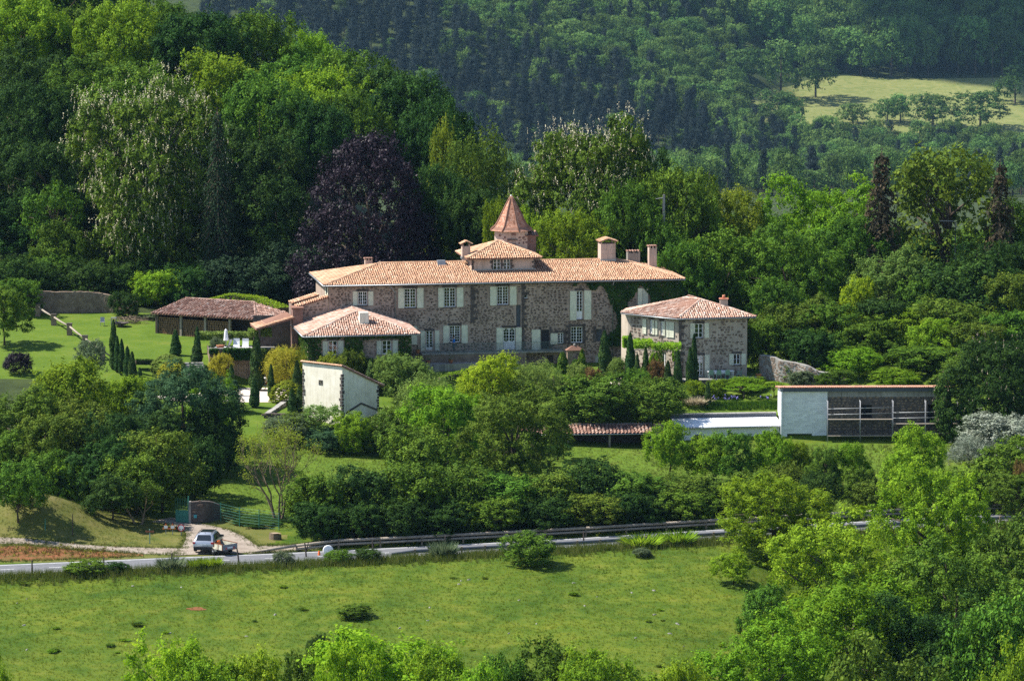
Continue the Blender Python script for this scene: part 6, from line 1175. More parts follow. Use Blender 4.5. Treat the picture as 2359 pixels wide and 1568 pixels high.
# table and chairs before the cottage
p0, p1, tz_ = TERR; c0 = at(e7(690, 160), (p0.y + p1.y) / 2 + 1.0); base = Vector((c0.x, c0.y, tz_))
e_ = empty('garden_table', base, R(10), 'long garden table under a white cloth before the cottage', 'table'); b = MB(); b.box(-1.4, 1.4, -.45, .45, .7, .74); b.build('tabletop', M['white'], e_)
for x in (-1.25, 1.25):
    for y in (-.35, .35): b = MB(); b.box(x - .04, x + .04, y - .04, y + .04, 0, .7); b.build('leg', M['white'], e_)
b = MB(); b.box(-.75, .75, -.48, .48, .743, .755); b.box(-.75, .75, -.5, -.485, .5, .75); o = b.build('tablecloth', M['cloth_white']); o.location = base; o.rotation_euler = (0, 0, R(10)); tag(o, 'white cloth draped over the garden table', 'tablecloth')
for dx, dy, rz, lab in ((-1.0, -.85, 0, 'pale green chair at the left front of the garden table'), (-.2, -.85, 0, 'pale green chair at the middle front of the garden table'), (.7, -.85, 0, 'pale green chair at the right front of the garden table'), (1.95, -.1, 80, 'pale green chair at the right end of the garden table')):
    chair('garden_chair', base + Vector((dx, dy + .2, 0)), R(rz), lab, 'green_paint', 'chairs around the garden table')
p = at(e7(1065, 145), 391.5); pot('flower_pot', vof(p.x, p.y, tz_), p.y, .3, 'red clay pot at the right end of the cottage terrace')
# bicycle and oddments in the court
p = gr(e3(1570, 1330), 391.3); e_ = empty('bicycle', (p.x, p.y, p.z + .05), R(15), 'dark bicycle leaning among things by the terrace wall', 'bicycle')
for y in (-.5, .5):
    P = [(y + .33 * math.cos(t_), 0, .33 + .33 * math.sin(t_)) for t_ in np.linspace(0, 2 * math.pi, 17)]; b = MB(); b.tube(P, .022, 5); b.build('wheel', M['tyre'], e_)
b = MB()
for a, c in (((-.5, 0, .33), (-.1, 0, .75)), ((-.1, 0, .75), (.35, 0, .8)), ((-.05, 0, .33), (.35, 0, .8)), ((-.5, 0, .33), (-.05, 0, .33)), ((-.05, 0, .33), (-.15, 0, .9)), ((.5, 0, .33), (.33, 0, 1.0))): b.tube([a, c], .02, 5)
b.build('frame', M['orange'], e_); b = MB(); b.tube([(.33, -.25, 1.0), (.33, .25, 1.0)], .018, 5); b.build('handlebar', M['black'], e_); b = MB(); b.frus(-.27, -.03, -.07, .07, .9, -.25, -.05, -.04, .04, .95); b.build('saddle', M['black'], e_)
p = gr(e3(1520, 1290), 391.8); e_ = empty('globe_lamp', p, 0, 'white globe on a low stand beside the bicycle', 'globe'); zc = at(e3(1522, 1168), 391.8).z - p.z; b = MB(); b.lathe([(.28 * math.sin(t_), -.28 * math.cos(t_)) for t_ in np.linspace(0, math.pi, 9)], 16, (0, 0, zc)); b.build('globe', M['white'], e_, True); b = MB(); b.tube([(0, 0, 0), (0, 0, zc - .25)], .03, 6); b.build('stand', M['steel'], e_)
p = gr(e3(1490, 1320), 391.0); e_ = empty('court_table', p, R(10), 'small pale table with white oddments in front of the globe', 'table'); b = MB(); b.box(-.6, .6, -.3, .3, .5, .55); b.build('tabletop', M['green_paint'], e_)
for x in (-.5, .5):
    for y in (-.22, .22): b = MB(); b.box(x - .03, x + .03, y - .03, y + .03, -.05, .5); b.build('leg', M['white'], e_)
# ================================================================== plants
def crown_pts(lobes, nc, seed, shell=(.8, 1.0), zlo=-.75):
    g = np.random.default_rng(seed); L = np.array(lobes); w = L[:, 3] * L[:, 5]; w = w / w.sum(); out = []; dirs = []
    while len(out) < nc:
        k = g.choice(len(L), p=w); d = g.normal(0, 1, 3); d /= np.linalg.norm(d)
        if d[2] < zlo: continue
        r = g.uniform(*shell); p = L[k, :3] + d * L[k, 3:] * r
        q = ((p - L[:, :3]) / L[:, 3:]); n = np.sqrt((q ** 2).sum(1)); n[k] = 9
        if n.min() < .62 and g.random() < .85: continue
        if p[2] < .02: continue
        out.append(p); dirs.append(d)
    return np.array(out), np.array(dirs)
def crown_mesh(name, lobes, nc, nl, leaf, cr, seed, mat, flat=1.0, up=.55, shell=(.8, 1.02), droop=0.0, rough=.6, aspect=.62, sub=5, oz=.9):
    """leaf clumps made of smaller sprays, spread over the lobes of a crown"""
    g = np.random.default_rng(seed + 1); C, Dr = crown_pts(lobes, nc, seed, shell); rr = cr * g.uniform(.65, 1.3, nc)
    sc = g.normal(0, .44, (nc, sub, 3)); sc[:, :, 2] *= flat; S = C[:, None] + sc * rr[:, None, None]           # sprays in a clump
    S = S.reshape(-1, 3); k = nl // sub; off = g.normal(0, .27, (len(S), k, 3)); off[:, :, 2] *= oz
    rs = np.repeat(rr, sub)[:, None, None]; P = (S[:, None] + off * rs).reshape(-1, 3)
    if droop: P[:, 2] -= droop * np.abs(off[:, :, 0]).ravel() * np.repeat(rs.ravel(), k)
    N = (P - np.repeat(C, sub * k, 0)) / np.repeat(rr, sub * k)[:, None]; N /= np.maximum(np.linalg.norm(N, axis=1, keepdims=True), .3); N = N * 1.0 + np.repeat(Dr, sub * k, 0) * .45 + np.array([0, 0, up * .7]); ti = np.repeat(g.uniform(0, 1, nc), sub * k) * .55 + np.repeat(g.uniform(0, 1, len(S)), k) * .45
    P[:, 2] = np.maximum(P[:, 2], .0)
    return leaves_mesh(name, P, N, leaf, mat, g, ti, rough, aspect), C
def rand_lobes(seed, n=9, cz=.58, rz=.36, rx=.33, rad=.27, lr=(.15, .24), z=(.34, .82), zs=1.0):
    g = random.Random(seed); L = [(0, 0, cz, rx, rx, rz)]
    for i in range(n):
        a = 2 * math.pi * i / n + g.uniform(-.5, .5); zz = g.uniform(*z); k = math.sqrt(max(.05, 1 - ((zz - cz) / (rz + .12)) ** 2)); r = g.uniform(*lr); L.append((rad * k * math.cos(a), rad * k * math.sin(a), zz, r, r, r * zs))
    for i in range(4): a = 1.57 * i + g.uniform(-.5, .5); L.append((.15 * math.cos(a), .15 * math.sin(a), cz + rz * g.uniform(.62, .8), .17, .17, .13 * zs))
    return L
def trunk_mesh(name, C, seed, r0=.022, top=.72, nl=9, zl=(.16, .5), stems=1, mat='bark'):
    g = random.Random(seed); b = MB()
    for s_ in range(stems):
        a0 = 6.28 * s_ / max(1, stems) + g.uniform(-.4, .4); sp_ = 0 if stems == 1 else .16
        P = [Vector((0, 0, -.03)) + Vector((math.cos(a0), math.sin(a0), 0)) * .012 * (stems > 1)]
        for i in range(1, 6): t = i / 5; P.append(Vector((math.cos(a0) * sp_ * t + g.uniform(-.015, .015), math.sin(a0) * sp_ * t + g.uniform(-.015, .015), top * t)))
        b.tube(P, [r0 * (1.25 if i == 0 else 1 - .72 * i / 5) / math.sqrt(stems) for i in range(6)], 7)
    for k in range(nl):
        z = g.uniform(*zl); q = Vector(C[g.randrange(len(C))]); s0 = Vector((0, 0, z)) + Vector((q.x, q.y, 0)) * (.1 if stems > 1 else 0); q = s0.lerp(q, .92)
        mid = s0.lerp(q, .5) + Vector((0, 0, .05)); b.tube([s0, mid, q], [r0 * .5, r0 * .33, r0 * .12], 5)
    return b.mesh(name, M[mat], True)
PROTO = {}
def proto(key, lobes, nc, nl, leaf, cr, seed, tr=dict(), **kw):
    me, C = crown_mesh('crown', lobes, nc, nl, leaf, cr, seed, LM['green'], **kw)
    V = np.empty(len(me.vertices) * 3, np.float32); me.vertices.foreach_get('co', V); V = V.reshape(-1, 3); k = .5 / np.percentile(np.abs(V[:, :2]), 97); kz = 1 / np.percentile(V[:, 2], 99.5); V *= np.array([k, k, kz]); me.vertices.foreach_set('co', V.ravel()); me.update(); C = C * np.array([k, k, kz])
    PROTO[key] = dict(crown=me, trunk=trunk_mesh('trunk', C, seed, **tr), C=C)
for i in range(4): proto('broad%d' % i, rand_lobes(10 + i, n=11, cz=.5, rz=.42, rx=.27, z=(.1, .84), lr=(.16, .25), rad=.31, zs=1.15), 300, 95, .0135, .07, 100 + i)
for i in range(2): proto('big%d' % i, rand_lobes(30 + i, n=19, cz=.48, rz=.44, rx=.28, z=(.06, .86), lr=(.12, .2), rad=.34, zs=1.2), 560, 110, .0088, .049, 200 + i, tr=dict(r0=.026))
for i in range(3): proto('canopy%d' % i, rand_lobes(140 + i, n=13, cz=.68, rz=.26, rx=.3, rad=.33, z=(.42, .84), lr=(.13, .2), zs=.8), 430, 105, .0095, .053, 250 + i, tr=dict(r0=.02, top=.72, zl=(.25, .55)))
for i in range(3): proto('tall%d' % i, rand_lobes(50 + i, n=8, cz=.6, rz=.38, z=(.3, .85), lr=(.16, .25), rx=.27, rad=.3), 210, 90, .0155, .078, 300 + i, tr=dict(r0=.018, zl=(.1, .45)))
for i in range(3): proto('bush%d' % i, rand_lobes(70 + i, n=9, cz=.42, rz=.42, z=(.2, .75), lr=(.18, .27), zs=1.3), 250, 90, .0155, .076, 400 + i, flat=1.25, oz=1.1, tr=dict(r0=.014, stems=3, top=.5, zl=(.08, .3)))
for i in range(2): proto('airy%d' % i, rand_lobes(90 + i, n=10, cz=.6, rz=.34, rad=.33, lr=(.1, .17)), 150, 45, .016, .07, 500 + i, oz=.8, tr=dict(r0=.02, nl=26, zl=(.15, .6)))
for i in range(2): proto('willow%d' % i, rand_lobes(120 + i, n=8, cz=.55, rz=.38, z=(.25, .8)), 240, 60, .017, .085, 600 + i, flat=1.5, up=.1, droop=.9, aspect=.35, tr=dict(nl=14))
proto('beech', [(0, 0, .5, .36, .36, .46), (-.2, .0, .3, .3, .3, .28), (.18, -.05, .35, .26, .26, .3), (0, -.15, .25, .3, .3, .22), (.02, 0, .8, .2, .2, .19), (-.26, -.1, .14, .22, .22, .13), (.12, .1, .68, .22, .22, .2)], 700, 80, .008, .05, 700, up=.3, flat=.9, tr=dict(r0=.03), rough=.95)
proto('mass', rand_lobes(37, n=21, cz=.47, rz=.42, rx=.3, z=(.08, .82), lr=(.13, .2), rad=.34, zs=1.15), 820, 110, .0088, .047, 233, tr=dict(r0=.026))
proto('dome', [(0, 0, .1, .5, .5, .88)], 330, 60, .022, .05, 710, shell=(.96, 1.0), flat=.5, tr=dict(r0=.01, top=.4))
proto('ball', [(0, 0, .5, .47, .47, .48)], 300, 60, .022, .05, 711, shell=(.94, 1.0), flat=.5, tr=dict(r0=.02, top=.5))
proto('umbrella', [(0, 0, .82, .48, .48, .15), (.15, 0, .84, .3, .3, .14)], 140, 60, .02, .06, 712, tr=dict(r0=.03, top=.8, zl=(.3, .6)))
def cyp(key, seed, n=2600, blunt=.16, cone=False):
    g = np.random.default_rng(seed); z = g.uniform(.015, 1.0, n); ph = g.uniform(0, 6.28, 3)
    r = .5 * np.clip(np.minimum(1, (z / .1) ** .6) * np.where(z > .45, (np.clip(1 - z, 0, 1) / .55) ** (blunt + .42), 1), .02, 1); a = g.uniform(0, 2 * np.pi, n)
    if cone: r = .5 * np.minimum(1, (z / .12) ** .6) * np.clip(1.02 - z, 0, 1) ** .62
    r = r * (1 + .1 * np.sin(3 * a + ph[0] + 9 * z) + .07 * np.sin(17 * z + ph[1])) * g.uniform(.86, 1.03, n)
    P = np.c_[r * np.cos(a), r * np.sin(a), z * .985]; N = np.c_[np.cos(a), np.sin(a), np.full(n, .25)]
    me = leaves_mesh('crown', P, N, .075, LM['cypress'], g, np.clip(.5 + .35 * np.sin(a * 2 + z * 20) + g.normal(0, .2, n), 0, 1), .5, .8); V = np.empty(len(me.vertices) * 3, np.float32); me.vertices.foreach_get('co', V); V = V.reshape(-1, 3)
    c = V.reshape(-1, 4, 3).mean(1, keepdims=True); Q = V.reshape(-1, 4, 3); Q = c + (Q - c) * np.array([1.3, 1.3, .36]); me.vertices.foreach_set('co', Q.astype(np.float32).ravel()); me.update()
    b = MB(); b.tube([(0, 0, -.04), (0, 0, .5)], [.1, .05], 6); b.lathe([(.3, .03), (.38, .12), (.28, .45), (.16, .75), (.02, .9)] if cone else [(.3, .03), (.42, .12), (.42, .45), (.26, .75), (.04, .94)], 10)
    PROTO[key] = dict(crown=me, trunk=b.mesh('trunk', M['bark'], True), C=None)
for i in range(3): cyp('cypress%d' % i, 800 + i)
cyp('topiary', 806, 2200, .0); cyp('cone', 807, 2200, .55, True)
def conif(key, seed, layers=15, droop=.35, n=46, sparse=0.0, leaf=.026):
    g = np.random.default_rng(seed); P = []; N = []; T = []; b = MB(); b.tube([(0, 0, -.03), (0, 0, .5), (0, 0, .98)], [.024, .014, .003], 7)
    for i in range(layers):
        z = .1 + .88 * (i / layers) ** .92; r = .5 * (1 - (z - .08) / .93) ** .85 * g.uniform(.75, 1.1) + .02; nb = max(4, int(9 - 4 * z))
        for k in range(nb):
            if g.random() < sparse: continue
            a = 2 * np.pi * (k + g.uniform(-.3, .3)) / nb + i * .7; rr = r * g.uniform(.75, 1.12); m = int(n * (.35 + rr * 1.6)); t = g.uniform(.15, 1, m); w = g.normal(0, .055 + .05 * rr, m) * (1 - .5 * t); tt = g.uniform(0, .6)
            x = np.cos(a) * rr * t - np.sin(a) * w; y = np.sin(a) * rr * t + np.cos(a) * w; zz = z - droop * rr * t ** 1.5 * .6 + .06 * rr * (t > .8) + g.normal(0, .012, m) - np.abs(w) * .3
            P.append(np.c_[x, y, zz]); N.append(np.c_[np.full(m, np.cos(a) * .35), np.full(m, np.sin(a) * .35), np.full(m, .9)]); T.append(tt + .4 * t)
            b.tube([(0, 0, z + .01), (np.cos(a) * rr * .9, np.sin(a) * rr * .9, z - droop * rr * .45)], [.006, .0015], 4)
    P = np.concatenate(P); P[:, 2] = np.maximum(P[:, 2], .01); me = leaves_mesh('crown', P, np.concatenate(N), leaf, LM['conifer'], g, np.clip(np.concatenate(T), 0, 1), .6, .5)
    PROTO[key] = dict(crown=me, trunk=b.mesh('trunk', M['bark'], True), C=P[::40])
conif('spruce0', 901); conif('spruce1', 902, sparse=.18); conif('larch', 903, layers=22, droop=.8, n=80, leaf=.014); conif('cone_fir', 904, layers=16, droop=.3, n=70)
def tuft(key, seed, n, h0, wd, mat, spread=.5, lean=.5):
    g = np.random.default_rng(seed); a = g.uniform(0, 6.28, n); r = spread * np.sqrt(g.uniform(0, 1, n)) * .5; P = np.c_[r * np.cos(a), r * np.sin(a), np.zeros(n)]; h = g.uniform(h0, 1, n); t = np.c_[-np.sin(a + 1), np.cos(a + 1), np.zeros(n)] * (wd * g.uniform(.6, 1.4, n))[:, None]
    d = np.c_[np.cos(a) * r * 1.1 + g.normal(0, lean * .2, n), np.sin(a) * r * 1.1 + g.normal(0, lean * .2, n), np.zeros(n)]
    V = np.empty((n, 4, 3)); up = np.c_[np.zeros((n, 2)), h]; V[:, 0] = P - t * .5; V[:, 1] = P + d * .55 + up * .62 - t; V[:, 2] = P + d + up; V[:, 3] = P + d * .55 + up * .62 + t
    PROTO[key] = dict(crown=npmesh('foliage', V.reshape(-1, 3), np.arange(n * 4).reshape(-1, 4), LM['grass'], g.uniform(0, 1, n)), trunk=None, C=None)
tuft('grass_clump', 950, 700, .45, .02, 'grass', .8); tuft('bamboo', 951, 1500, .35, .02, 'gold', .75, .7); tuft('feather', 952, 900, .3, .012, 'pale', .8, .8)
def setmat(o, mat):
    o.material_slots[0].link = 'OBJECT'; o.material_slots[0].material = mat
TREES = 0
def plant(name, key, mat, vx, vtop, w, Y, label, group=None, cat='tree', base=None, rot=None, wy=1.0, blossom=None, hmin=.3, bark=None, x=None, blabel=None, tall=0, reach=14):
    """a plant whose crown top is seen at (vx, vtop), crown width w picture units, standing at depth Y"""
    global TREES; TREES += 1; p = at((vx, vtop), Y)
    if tall:
        for k in range(reach * 2):
            q = at((vx, vtop), Y - k * .5)
            if q.y < float(road_c(q.x)[0]) + 2.5 and Y > 330: break
            p = q
            if q.z - th(q.x, q.y) >= tall * w * q.y / FV: break
    Y = p.y; zb = th(p.x, p.y) if base is None else base; h = max(hmin, p.z - zb); ww = w * (Y / FV) * 1.1
    if key[:3] in ('bro', 'big') and h > 1.5 * ww and Y > 400: key = 'canopy%d' % (TREES % 3); ww *= 1.2
    pr = PROTO[key]; gg = random.Random(TREES * 17 + int(vx))
    r = empty(name, (p.x, p.y, zb), gg.uniform(0, 6.28) if rot is None else rot, label, cat, group); r.scale = (ww, ww * wy, h)
    if pr['trunk'] is not None:
        o = link('stem' if cat in ('shrub', 'bush', 'hedge', 'grass') else 'trunk', pr['trunk'], r)
        if bark: setmat(o, M[bark])
    o = link('foliage' if cat in ('shrub', 'bush', 'hedge', 'grass', 'plant') else 'crown', pr['crown'], r); setmat(o, LM[mat])
    if blossom:
        C = pr['C']; g = np.random.default_rng(TREES); q = C[C[:, 2] > .2]; n = blossom[1]; P = q[g.integers(0, len(q), n)]; d = P - np.array([0, 0, .45]); d /= np.linalg.norm(d, axis=1, keepdims=True); P = P + d * g.uniform(.02, .075, (n, 1)) + g.normal(0, .03, (n, 3)); P = np.repeat(P, 5, 0) + np.c_[g.normal(0, .0035, (n * 5, 2)), np.tile(np.linspace(0, .026, 5), n)]
        o = link('blossoms', leaves_mesh('blossoms', P, np.tile([[0, 0, 1.0]], (len(P), 1)), .0048, LM[blossom[0]], g, None, 1.2, .7), r)
    return r
gW = 'broadleaf trees of the left wood'
def wood(L, name='broadleaf_tree', group=None, cat='tree'):
    for t in L: plant(name, t[0], t[1], t[2], t[3], t[4] * (1.28 if t[5] > 465 else 1.0), t[5], t[6], group, cat, tall=(1.15 if 336 < t[5] < 384 else 0))
wood([('broad0', 'bright', 45, -15, 140, 505, 'bright green tree at the top left corner of the wood'), ('broad1', 'green', 165, 22, 115, 512, 'mid green tree along the crest of the wood near the top left corner'),
 ('broad2', 'bright', 285, 4, 125, 500, 'bright green tree standing tallest on the crest of the left wood'), ('broad3', 'green', 385, 8, 105, 515, 'slim green tree on the crest just right of the tallest crown'),
 ('broad0', 'deep', 455, 33, 140, 498, 'dark green tree with bright rim on the crest of the wood'), ('broad2', 'green', 600, 33, 155, 505, 'wide green tree on the crest right of the dark crown'),
 ('broad1', 'bright', 715, 78, 95, 508, 'bright yellow-green tree where the wood crest starts to drop'), ('broad3', 'green', 795, 122, 120, 495, 'green tree on the falling right shoulder of the wood'),
 ('big0', 'deep', 60, 105, 175, 480, 'large dark tree under the top left corner of the wood'), ('big1', 'green', 205, 133, 205, 475, 'broad spreading green tree left of the blossoming chestnut top'),
 ('broad3', 'bright', 520, 125, 150, 482, 'light green tree above and right of the blossoming chestnut'), ('big0', 'green', 645, 120, 180, 478, 'large rounded green tree in the middle of the wood'),
 ('broad2', 'bright', 745, 165, 160, 472, 'light green tree above the copper beech'), ('broad1', 'deep', 865, 160, 135, 476, 'dark green tree up behind the copper beech on its right'),
 ('broad0', 'deep', 60, 195, 160, 458, 'dark tree at the left edge below the corner of the wood'), ('broad2', 'green', 315, 150, 150, 468, 'green tree peeping over the top of the blossoming chestnut'),
 ('big1', 'green', 600, 190, 175, 456, 'green tree right of the feathery dark conifer top'), ('big0', 'deep', 700, 235, 185, 452, 'dark rounded tree left of the copper beech top'),
 ('broad3', 'green', 805, 215, 140, 458, 'green tree just above the copper beech crown'), ('big0', 'deep', 30, 300, 190, 452, 'huge shadowed tree at the left edge of the picture'),
 ('big1', 'deep', 120, 330, 150, 446, 'shadowed tree between the left edge and the blossoming chestnut'), ('big1', 'deep', 600, 300, 200, 446, 'shadowed tree between the conifer and the copper beech'),
 ('broad0', 'deep', 640, 410, 180, 438, 'low dark tree in the shade left of the copper beech'), ('airy0', 'green', 125, 425, 112, 437, 'small sunlit tree against the dark left wood'),
 ('tall0', 'green', 130, 508, 118, 434, 'leaning small tree above the lawn wall'), ('bush0', 'green', 130, 585, 112, 432, 'bushy green tree growing over the left lawn wall'),
 ('broad1', 'deep', 950, 175, 130, 470, 'dark tree with feathery top at the right end of the wood'), ('broad0', 'deep', 1010, 235, 140, 460, 'dark spreading tree right of the copper beech top'),
 ('tall1', 'yellow', 1015, 282, 70, 442, 'small yellow-green tree glowing among the dark trees right of the beech'), ('willow0', 'olive', 1095, 303, 175, 436, 'soft olive willow-like tree left of the tower spire'),
 ('broad2', 'deep', 1000, 385, 130, 430, 'dark tree tucked between copper beech and mansion roof'), ('broad3', 'deep', 1085, 440, 125, 427, 'dark tree just left of the tower spire'),
 ('tall2', 'bright', 1135, 465, 62, 421, 'bright sapling beside the tower spire'), ('bush1', 'bright', 1225, 480, 60, 423, 'bright shrub peeping out right of the tower spire')])
plant('chestnut_tree', 'mass', 'green', 335, 208, 300, 440, 'great horse chestnut covered with cream blossom in the left wood', blossom=('cream', 2400))
plant('copper_beech', 'beech', 'purple', 845, 318, 275, 424, 'dark purple copper beech behind the mansion', rot=0.3)
plant('weeping_conifer', 'larch', 'conifer', 500, 238, 145, 433, 'dark feathery weeping conifer beside the blossoming chestnut')
plant('round_shrub', 'bush2', 'bright', 362, 624, 100, 427, 'rounded bright green shrub left of the wood store roof', cat='shrub')
plant('edge_tree', 'tall1', 'green', 8, 662, 115, 401, 'light green tree cut by the left edge beside the lawn')
plant('chestnut_tree', 'mass', 'green', 1335, 288, 280, 432, 'cream blossoming horse chestnut behind the mansion right of the spire', blossom=('cream', 1900))
wood([('big0', 'deep', 1440, 318, 150, 437, 'dark green tree merged with the right side of the second chestnut'), ('broad1', 'bright', 1308, 488, 140, 418, 'rounded bright green tree right behind the tower'),
 ('broad2', 'green', 1455, 425, 130, 423, 'mid green tree behind the big chimney'), ('broad3', 'green', 1565, 393, 150, 425, 'tall green tree behind the right end of the mansion'), ('broad0', 'yellow', 1682, 440, 140, 429, 'yellow-green tree right of the utility pole'),
 ('broad1', 'green', 1660, 530, 185, 417, 'broad green tree behind the cottage roof'), ('big1', 'bright', 1890, 408, 235, 430, 'tall pyramidal bright green maple right of the cottage'), ('big0', 'green', 1822, 518, 205, 415, 'large dense green tree beside the cottage chimney'),
 ('broad3', 'green', 1965, 500, 150, 422, 'green tree on the right flank of the bright maple'), ('broad2', 'pale', 2040, 575, 150, 411, 'pale flowering tree below the brown spruce'), ('airy1', 'olive', 2190, 343, 265, 427, 'tall airy olive-green tree between the two brown spruces'),
 ('bush0', 'deep', 2205, 590, 225, 408, 'dark low tree clump under the airy olive tree'), ('umbrella', 'deep', 2035, 690, 105, 404, 'small flat-topped dark tree on the right slope'), ('broad2', 'olive', 1840, 688, 165, 402, 'wide olive-green bushy tree right of the cottage'),
 ('broad3', 'green', 2005, 735, 150, 399, 'green bushy tree above the stone garden wall'), ('broad0', 'bright', 2095, 715, 155, 402, 'light green tree on the right slope below the flat-topped tree'), ('broad1', 'olive', 2205, 690, 175, 400, 'olive tree halfway up the right slope'),
 ('broad3', 'olive', 2310, 630, 150, 405, 'olive tree at the right edge below the second brown spruce'), ('bush1', 'green', 2335, 715, 150, 396, 'green tree at the right edge above the blossoming dark chestnut'), ('bush1', 'green', 2135, 795, 165, 392, 'green bushy tree behind the orange roof edge'),
 ('bush0', 'bright', 1960, 800, 130, 393, 'bright bush hanging over the end of the garden wall'), ('bush2', 'green', 1752, 735, 95, 399, 'green tree against the right wall of the cottage'), ('broad2', 'green', 1580, 560, 105, 413, 'green tree showing between mansion roof end and cottage'),
 ('bush1', 'green', 1520, 520, 110, 419, 'low green tree around the foot of the utility pole'), ('broad1', 'green', 2400, 560, 150, 415, 'green tree cut by the right edge'), ('bush0', 'bright', 2065, 850, 110, 388, 'bright bush between garden wall and block building roof'), ('bush2', 'olive', 2230, 820, 120, 387, 'olive bush behind the right end of the block building'),
 ('bush1', 'deep', 1870, 760, 120, 395, 'dark bush behind the stone garden wall'), ('broad0', 'green', 1925, 700, 150, 400.5, 'green tree right of the olive tree above the garden wall'), ('tall0', 'bright', 2165, 735, 120, 395.5, 'bright tree behind the middle of the block building'), ('tall2', 'olive', 2270, 745, 130, 393.5, 'olive tree behind the dark right hand chestnut'), ('broad1', 'green', 1800, 640, 120, 407, 'green tree behind the cottage right corner'), ('tall1', 'green', 2110, 640, 110, 407, 'green tree right of the pale flowering tree'), ('broad3', 'deep', 2330, 560, 120, 412, 'dark tree at the right edge below the brown spruce'), ('tall0', 'vivid', 1985, 640, 80, 408, 'vivid yellow-green tree left of the pale flowering tree')])
plant('chestnut_tree', 'mass', 'deep', 2292, 775, 215, 372, 'dark chestnut with pink-white candles at the right end of the block building', blossom=('pink', 260))
plant('spruce', 'spruce0', 'brown_conifer', 2032, 332, 165, 421, 'tall brownish spruce left of the airy olive tree', cat='conifer'); plant('spruce', 'spruce1', 'brown_conifer', 2305, 358, 150, 419, 'brownish spruce near the right edge of the picture', cat='conifer')
plant('silver_tree', 'bush1', 'silver', 2300, 950, 170, 364, 'silvery white-leaved tree at the right edge'); plant('silver_tree', 'willow1', 'silver', 2232, 1005, 95, 360, 'smaller silvery tree in front of the dark chestnut')
plant('russet_shrub', 'bush2', 'red', 2352, 1062, 40, 341, 'russet shrub cut by the right edge', cat='shrub')
wood([('broad1', 'green', 2330, 1010, 175, 351, 'green tree at the right edge below the silvery tree'), ('bush0', 'olive', 2240, 1085, 130, 349, 'olive bush between the tall sapling and the right edge'), ('broad2', 'green', 2350, 465, 150, 424, 'green tree at the right edge beside the brown spruce'),
 ('bush1', 'green', 2170, 1120, 110, 346.5, 'green bush behind the tallest foreground tree'), ('broad3', 'olive', 2345, 1090, 120, 339, 'olive tree at the right edge beside the road')])
wood([('broad0', 'green', 110, -70, 190, 535, 'green tree crown touching the top edge near the left corner'), ('broad1', 'deep', 240, -45, 170, 540, 'dark green tree crown touching the top edge behind the crest'), ('broad2', 'green', -20, -80, 160, 528, 'green tree crown in the extreme top left corner')])
for k, (x, y, w, Y, m, lab) in enumerate([(15, 590, 130, 424.5, 'deep', 'at the left edge'), (85, 610, 110, 426, 'deep', 'left of the leaning small tree'), (200, 600, 120, 428, 'deep', 'right of the bushy green tree'), (255, 610, 120, 430, 'deep', 'under the blossoming chestnut'), (320, 590, 120, 432, 'deep', 'at the foot of the blossoming chestnut'), (430, 610, 120, 428, 'deep', 'under the weeping conifer'), (520, 590, 140, 430, 'conifer', 'right of the weeping conifer foot'), (600, 600, 130, 428, 'conifer', 'in the deep shade behind the wood store'), (680, 560, 130, 430, 'conifer', 'in the deep shade left of the beech')]):
    plant('understorey_shrub', 'bush%d' % (k % 3), m, x, y, w, Y, 'dark understorey shrub ' + lab, 'understorey of the left wood', 'shrub')
wood([('broad1', 'deep', 200, 440, 190, 452, 'dark shaded tree behind the foot of the blossoming chestnut'), ('broad2', 'deep', 430, 470, 190, 449, 'dark shaded tree between chestnut and weeping conifer'), ('broad3', 'deep', 10, 450, 170, 447, 'dark shaded tree low at the left edge of the wood'), ('bush0', 'deep', 2150, 540, 220, 441, 'dark bushy tree behind the airy olive tree'), ('bush1', 'green', 2270, 520, 220, 446, 'green bushy tree behind the second brown spruce'), ('bush2', 'green', 1640, 490, 200, 440, 'green bushy tree behind the yellow-green tree'), ('bush1', 'green', 1760, 500, 200, 443, 'green bushy tree left behind the bright maple'), ('bush0', 'deep', 1180, 440, 160, 442, 'dark bushy tree behind the tower spire')])
plant('wall_bush', 'bush0', 'green', 1838, 838, 80, 391.5, 'green bush growing over the top of the garden wall', cat='bush'); plant('wall_bush', 'bush1', 'olive', 1925, 852, 80, 387.5, 'olive bush in front of the low end of the garden wall', cat='bush')
plant('wall_shrub', 'bush1', 'green', 40, 640, 90, 420, 'green shrub hanging before the left end of the lawn wall', cat='shrub'); plant('wall_shrub', 'bush2', 'deep', 285, 672, 60, 419.5, 'dark shrub before the right end of the lawn wall', cat='shrub')
# in front of the mansion
wood([('broad1', 'vivid', 1135, 814, 125, 381, 'vivid yellow-green maple in front of the mansion balcony'), ('willow0', 'pale', 1232, 832, 105, 380, 'pale willowy tree right of the vivid maple'), ('bush0', 'pale', 935, 818, 130, 384, 'pale green bushy tree in front of the wing corner'),
 ('willow1', 'pale', 1000, 868, 140, 378, 'pale weeping tree below the balcony'), ('big0', 'olive', 1182, 888, 222, 366, 'large multi-stemmed olive-green tree in the centre of the slope'), ('broad3', 'bright', 1025, 890, 165, 365, 'light green tree left of the big central tree'),
 ('bush2', 'green', 965, 985, 160, 362, 'green bushy tree at the left foot of the central trees'), ('tall1', 'olive', 1285, 945, 60, 366, 'slender olive tree at the right side of the central tree'),
 ('bush1', 'bright', 812, 952, 78, 371, 'small bright green tree at the foot of the cream barn')])
plant('cherry_tree', 'bush1', 'olive', 1378, 866, 165, 377.5, 'dark olive cherry tree left half of the pair above the shed'); plant('cherry_tree', 'bush0', 'olive', 1490, 874, 155, 377.5, 'dark olive cherry tree right half of the pair above the shed')
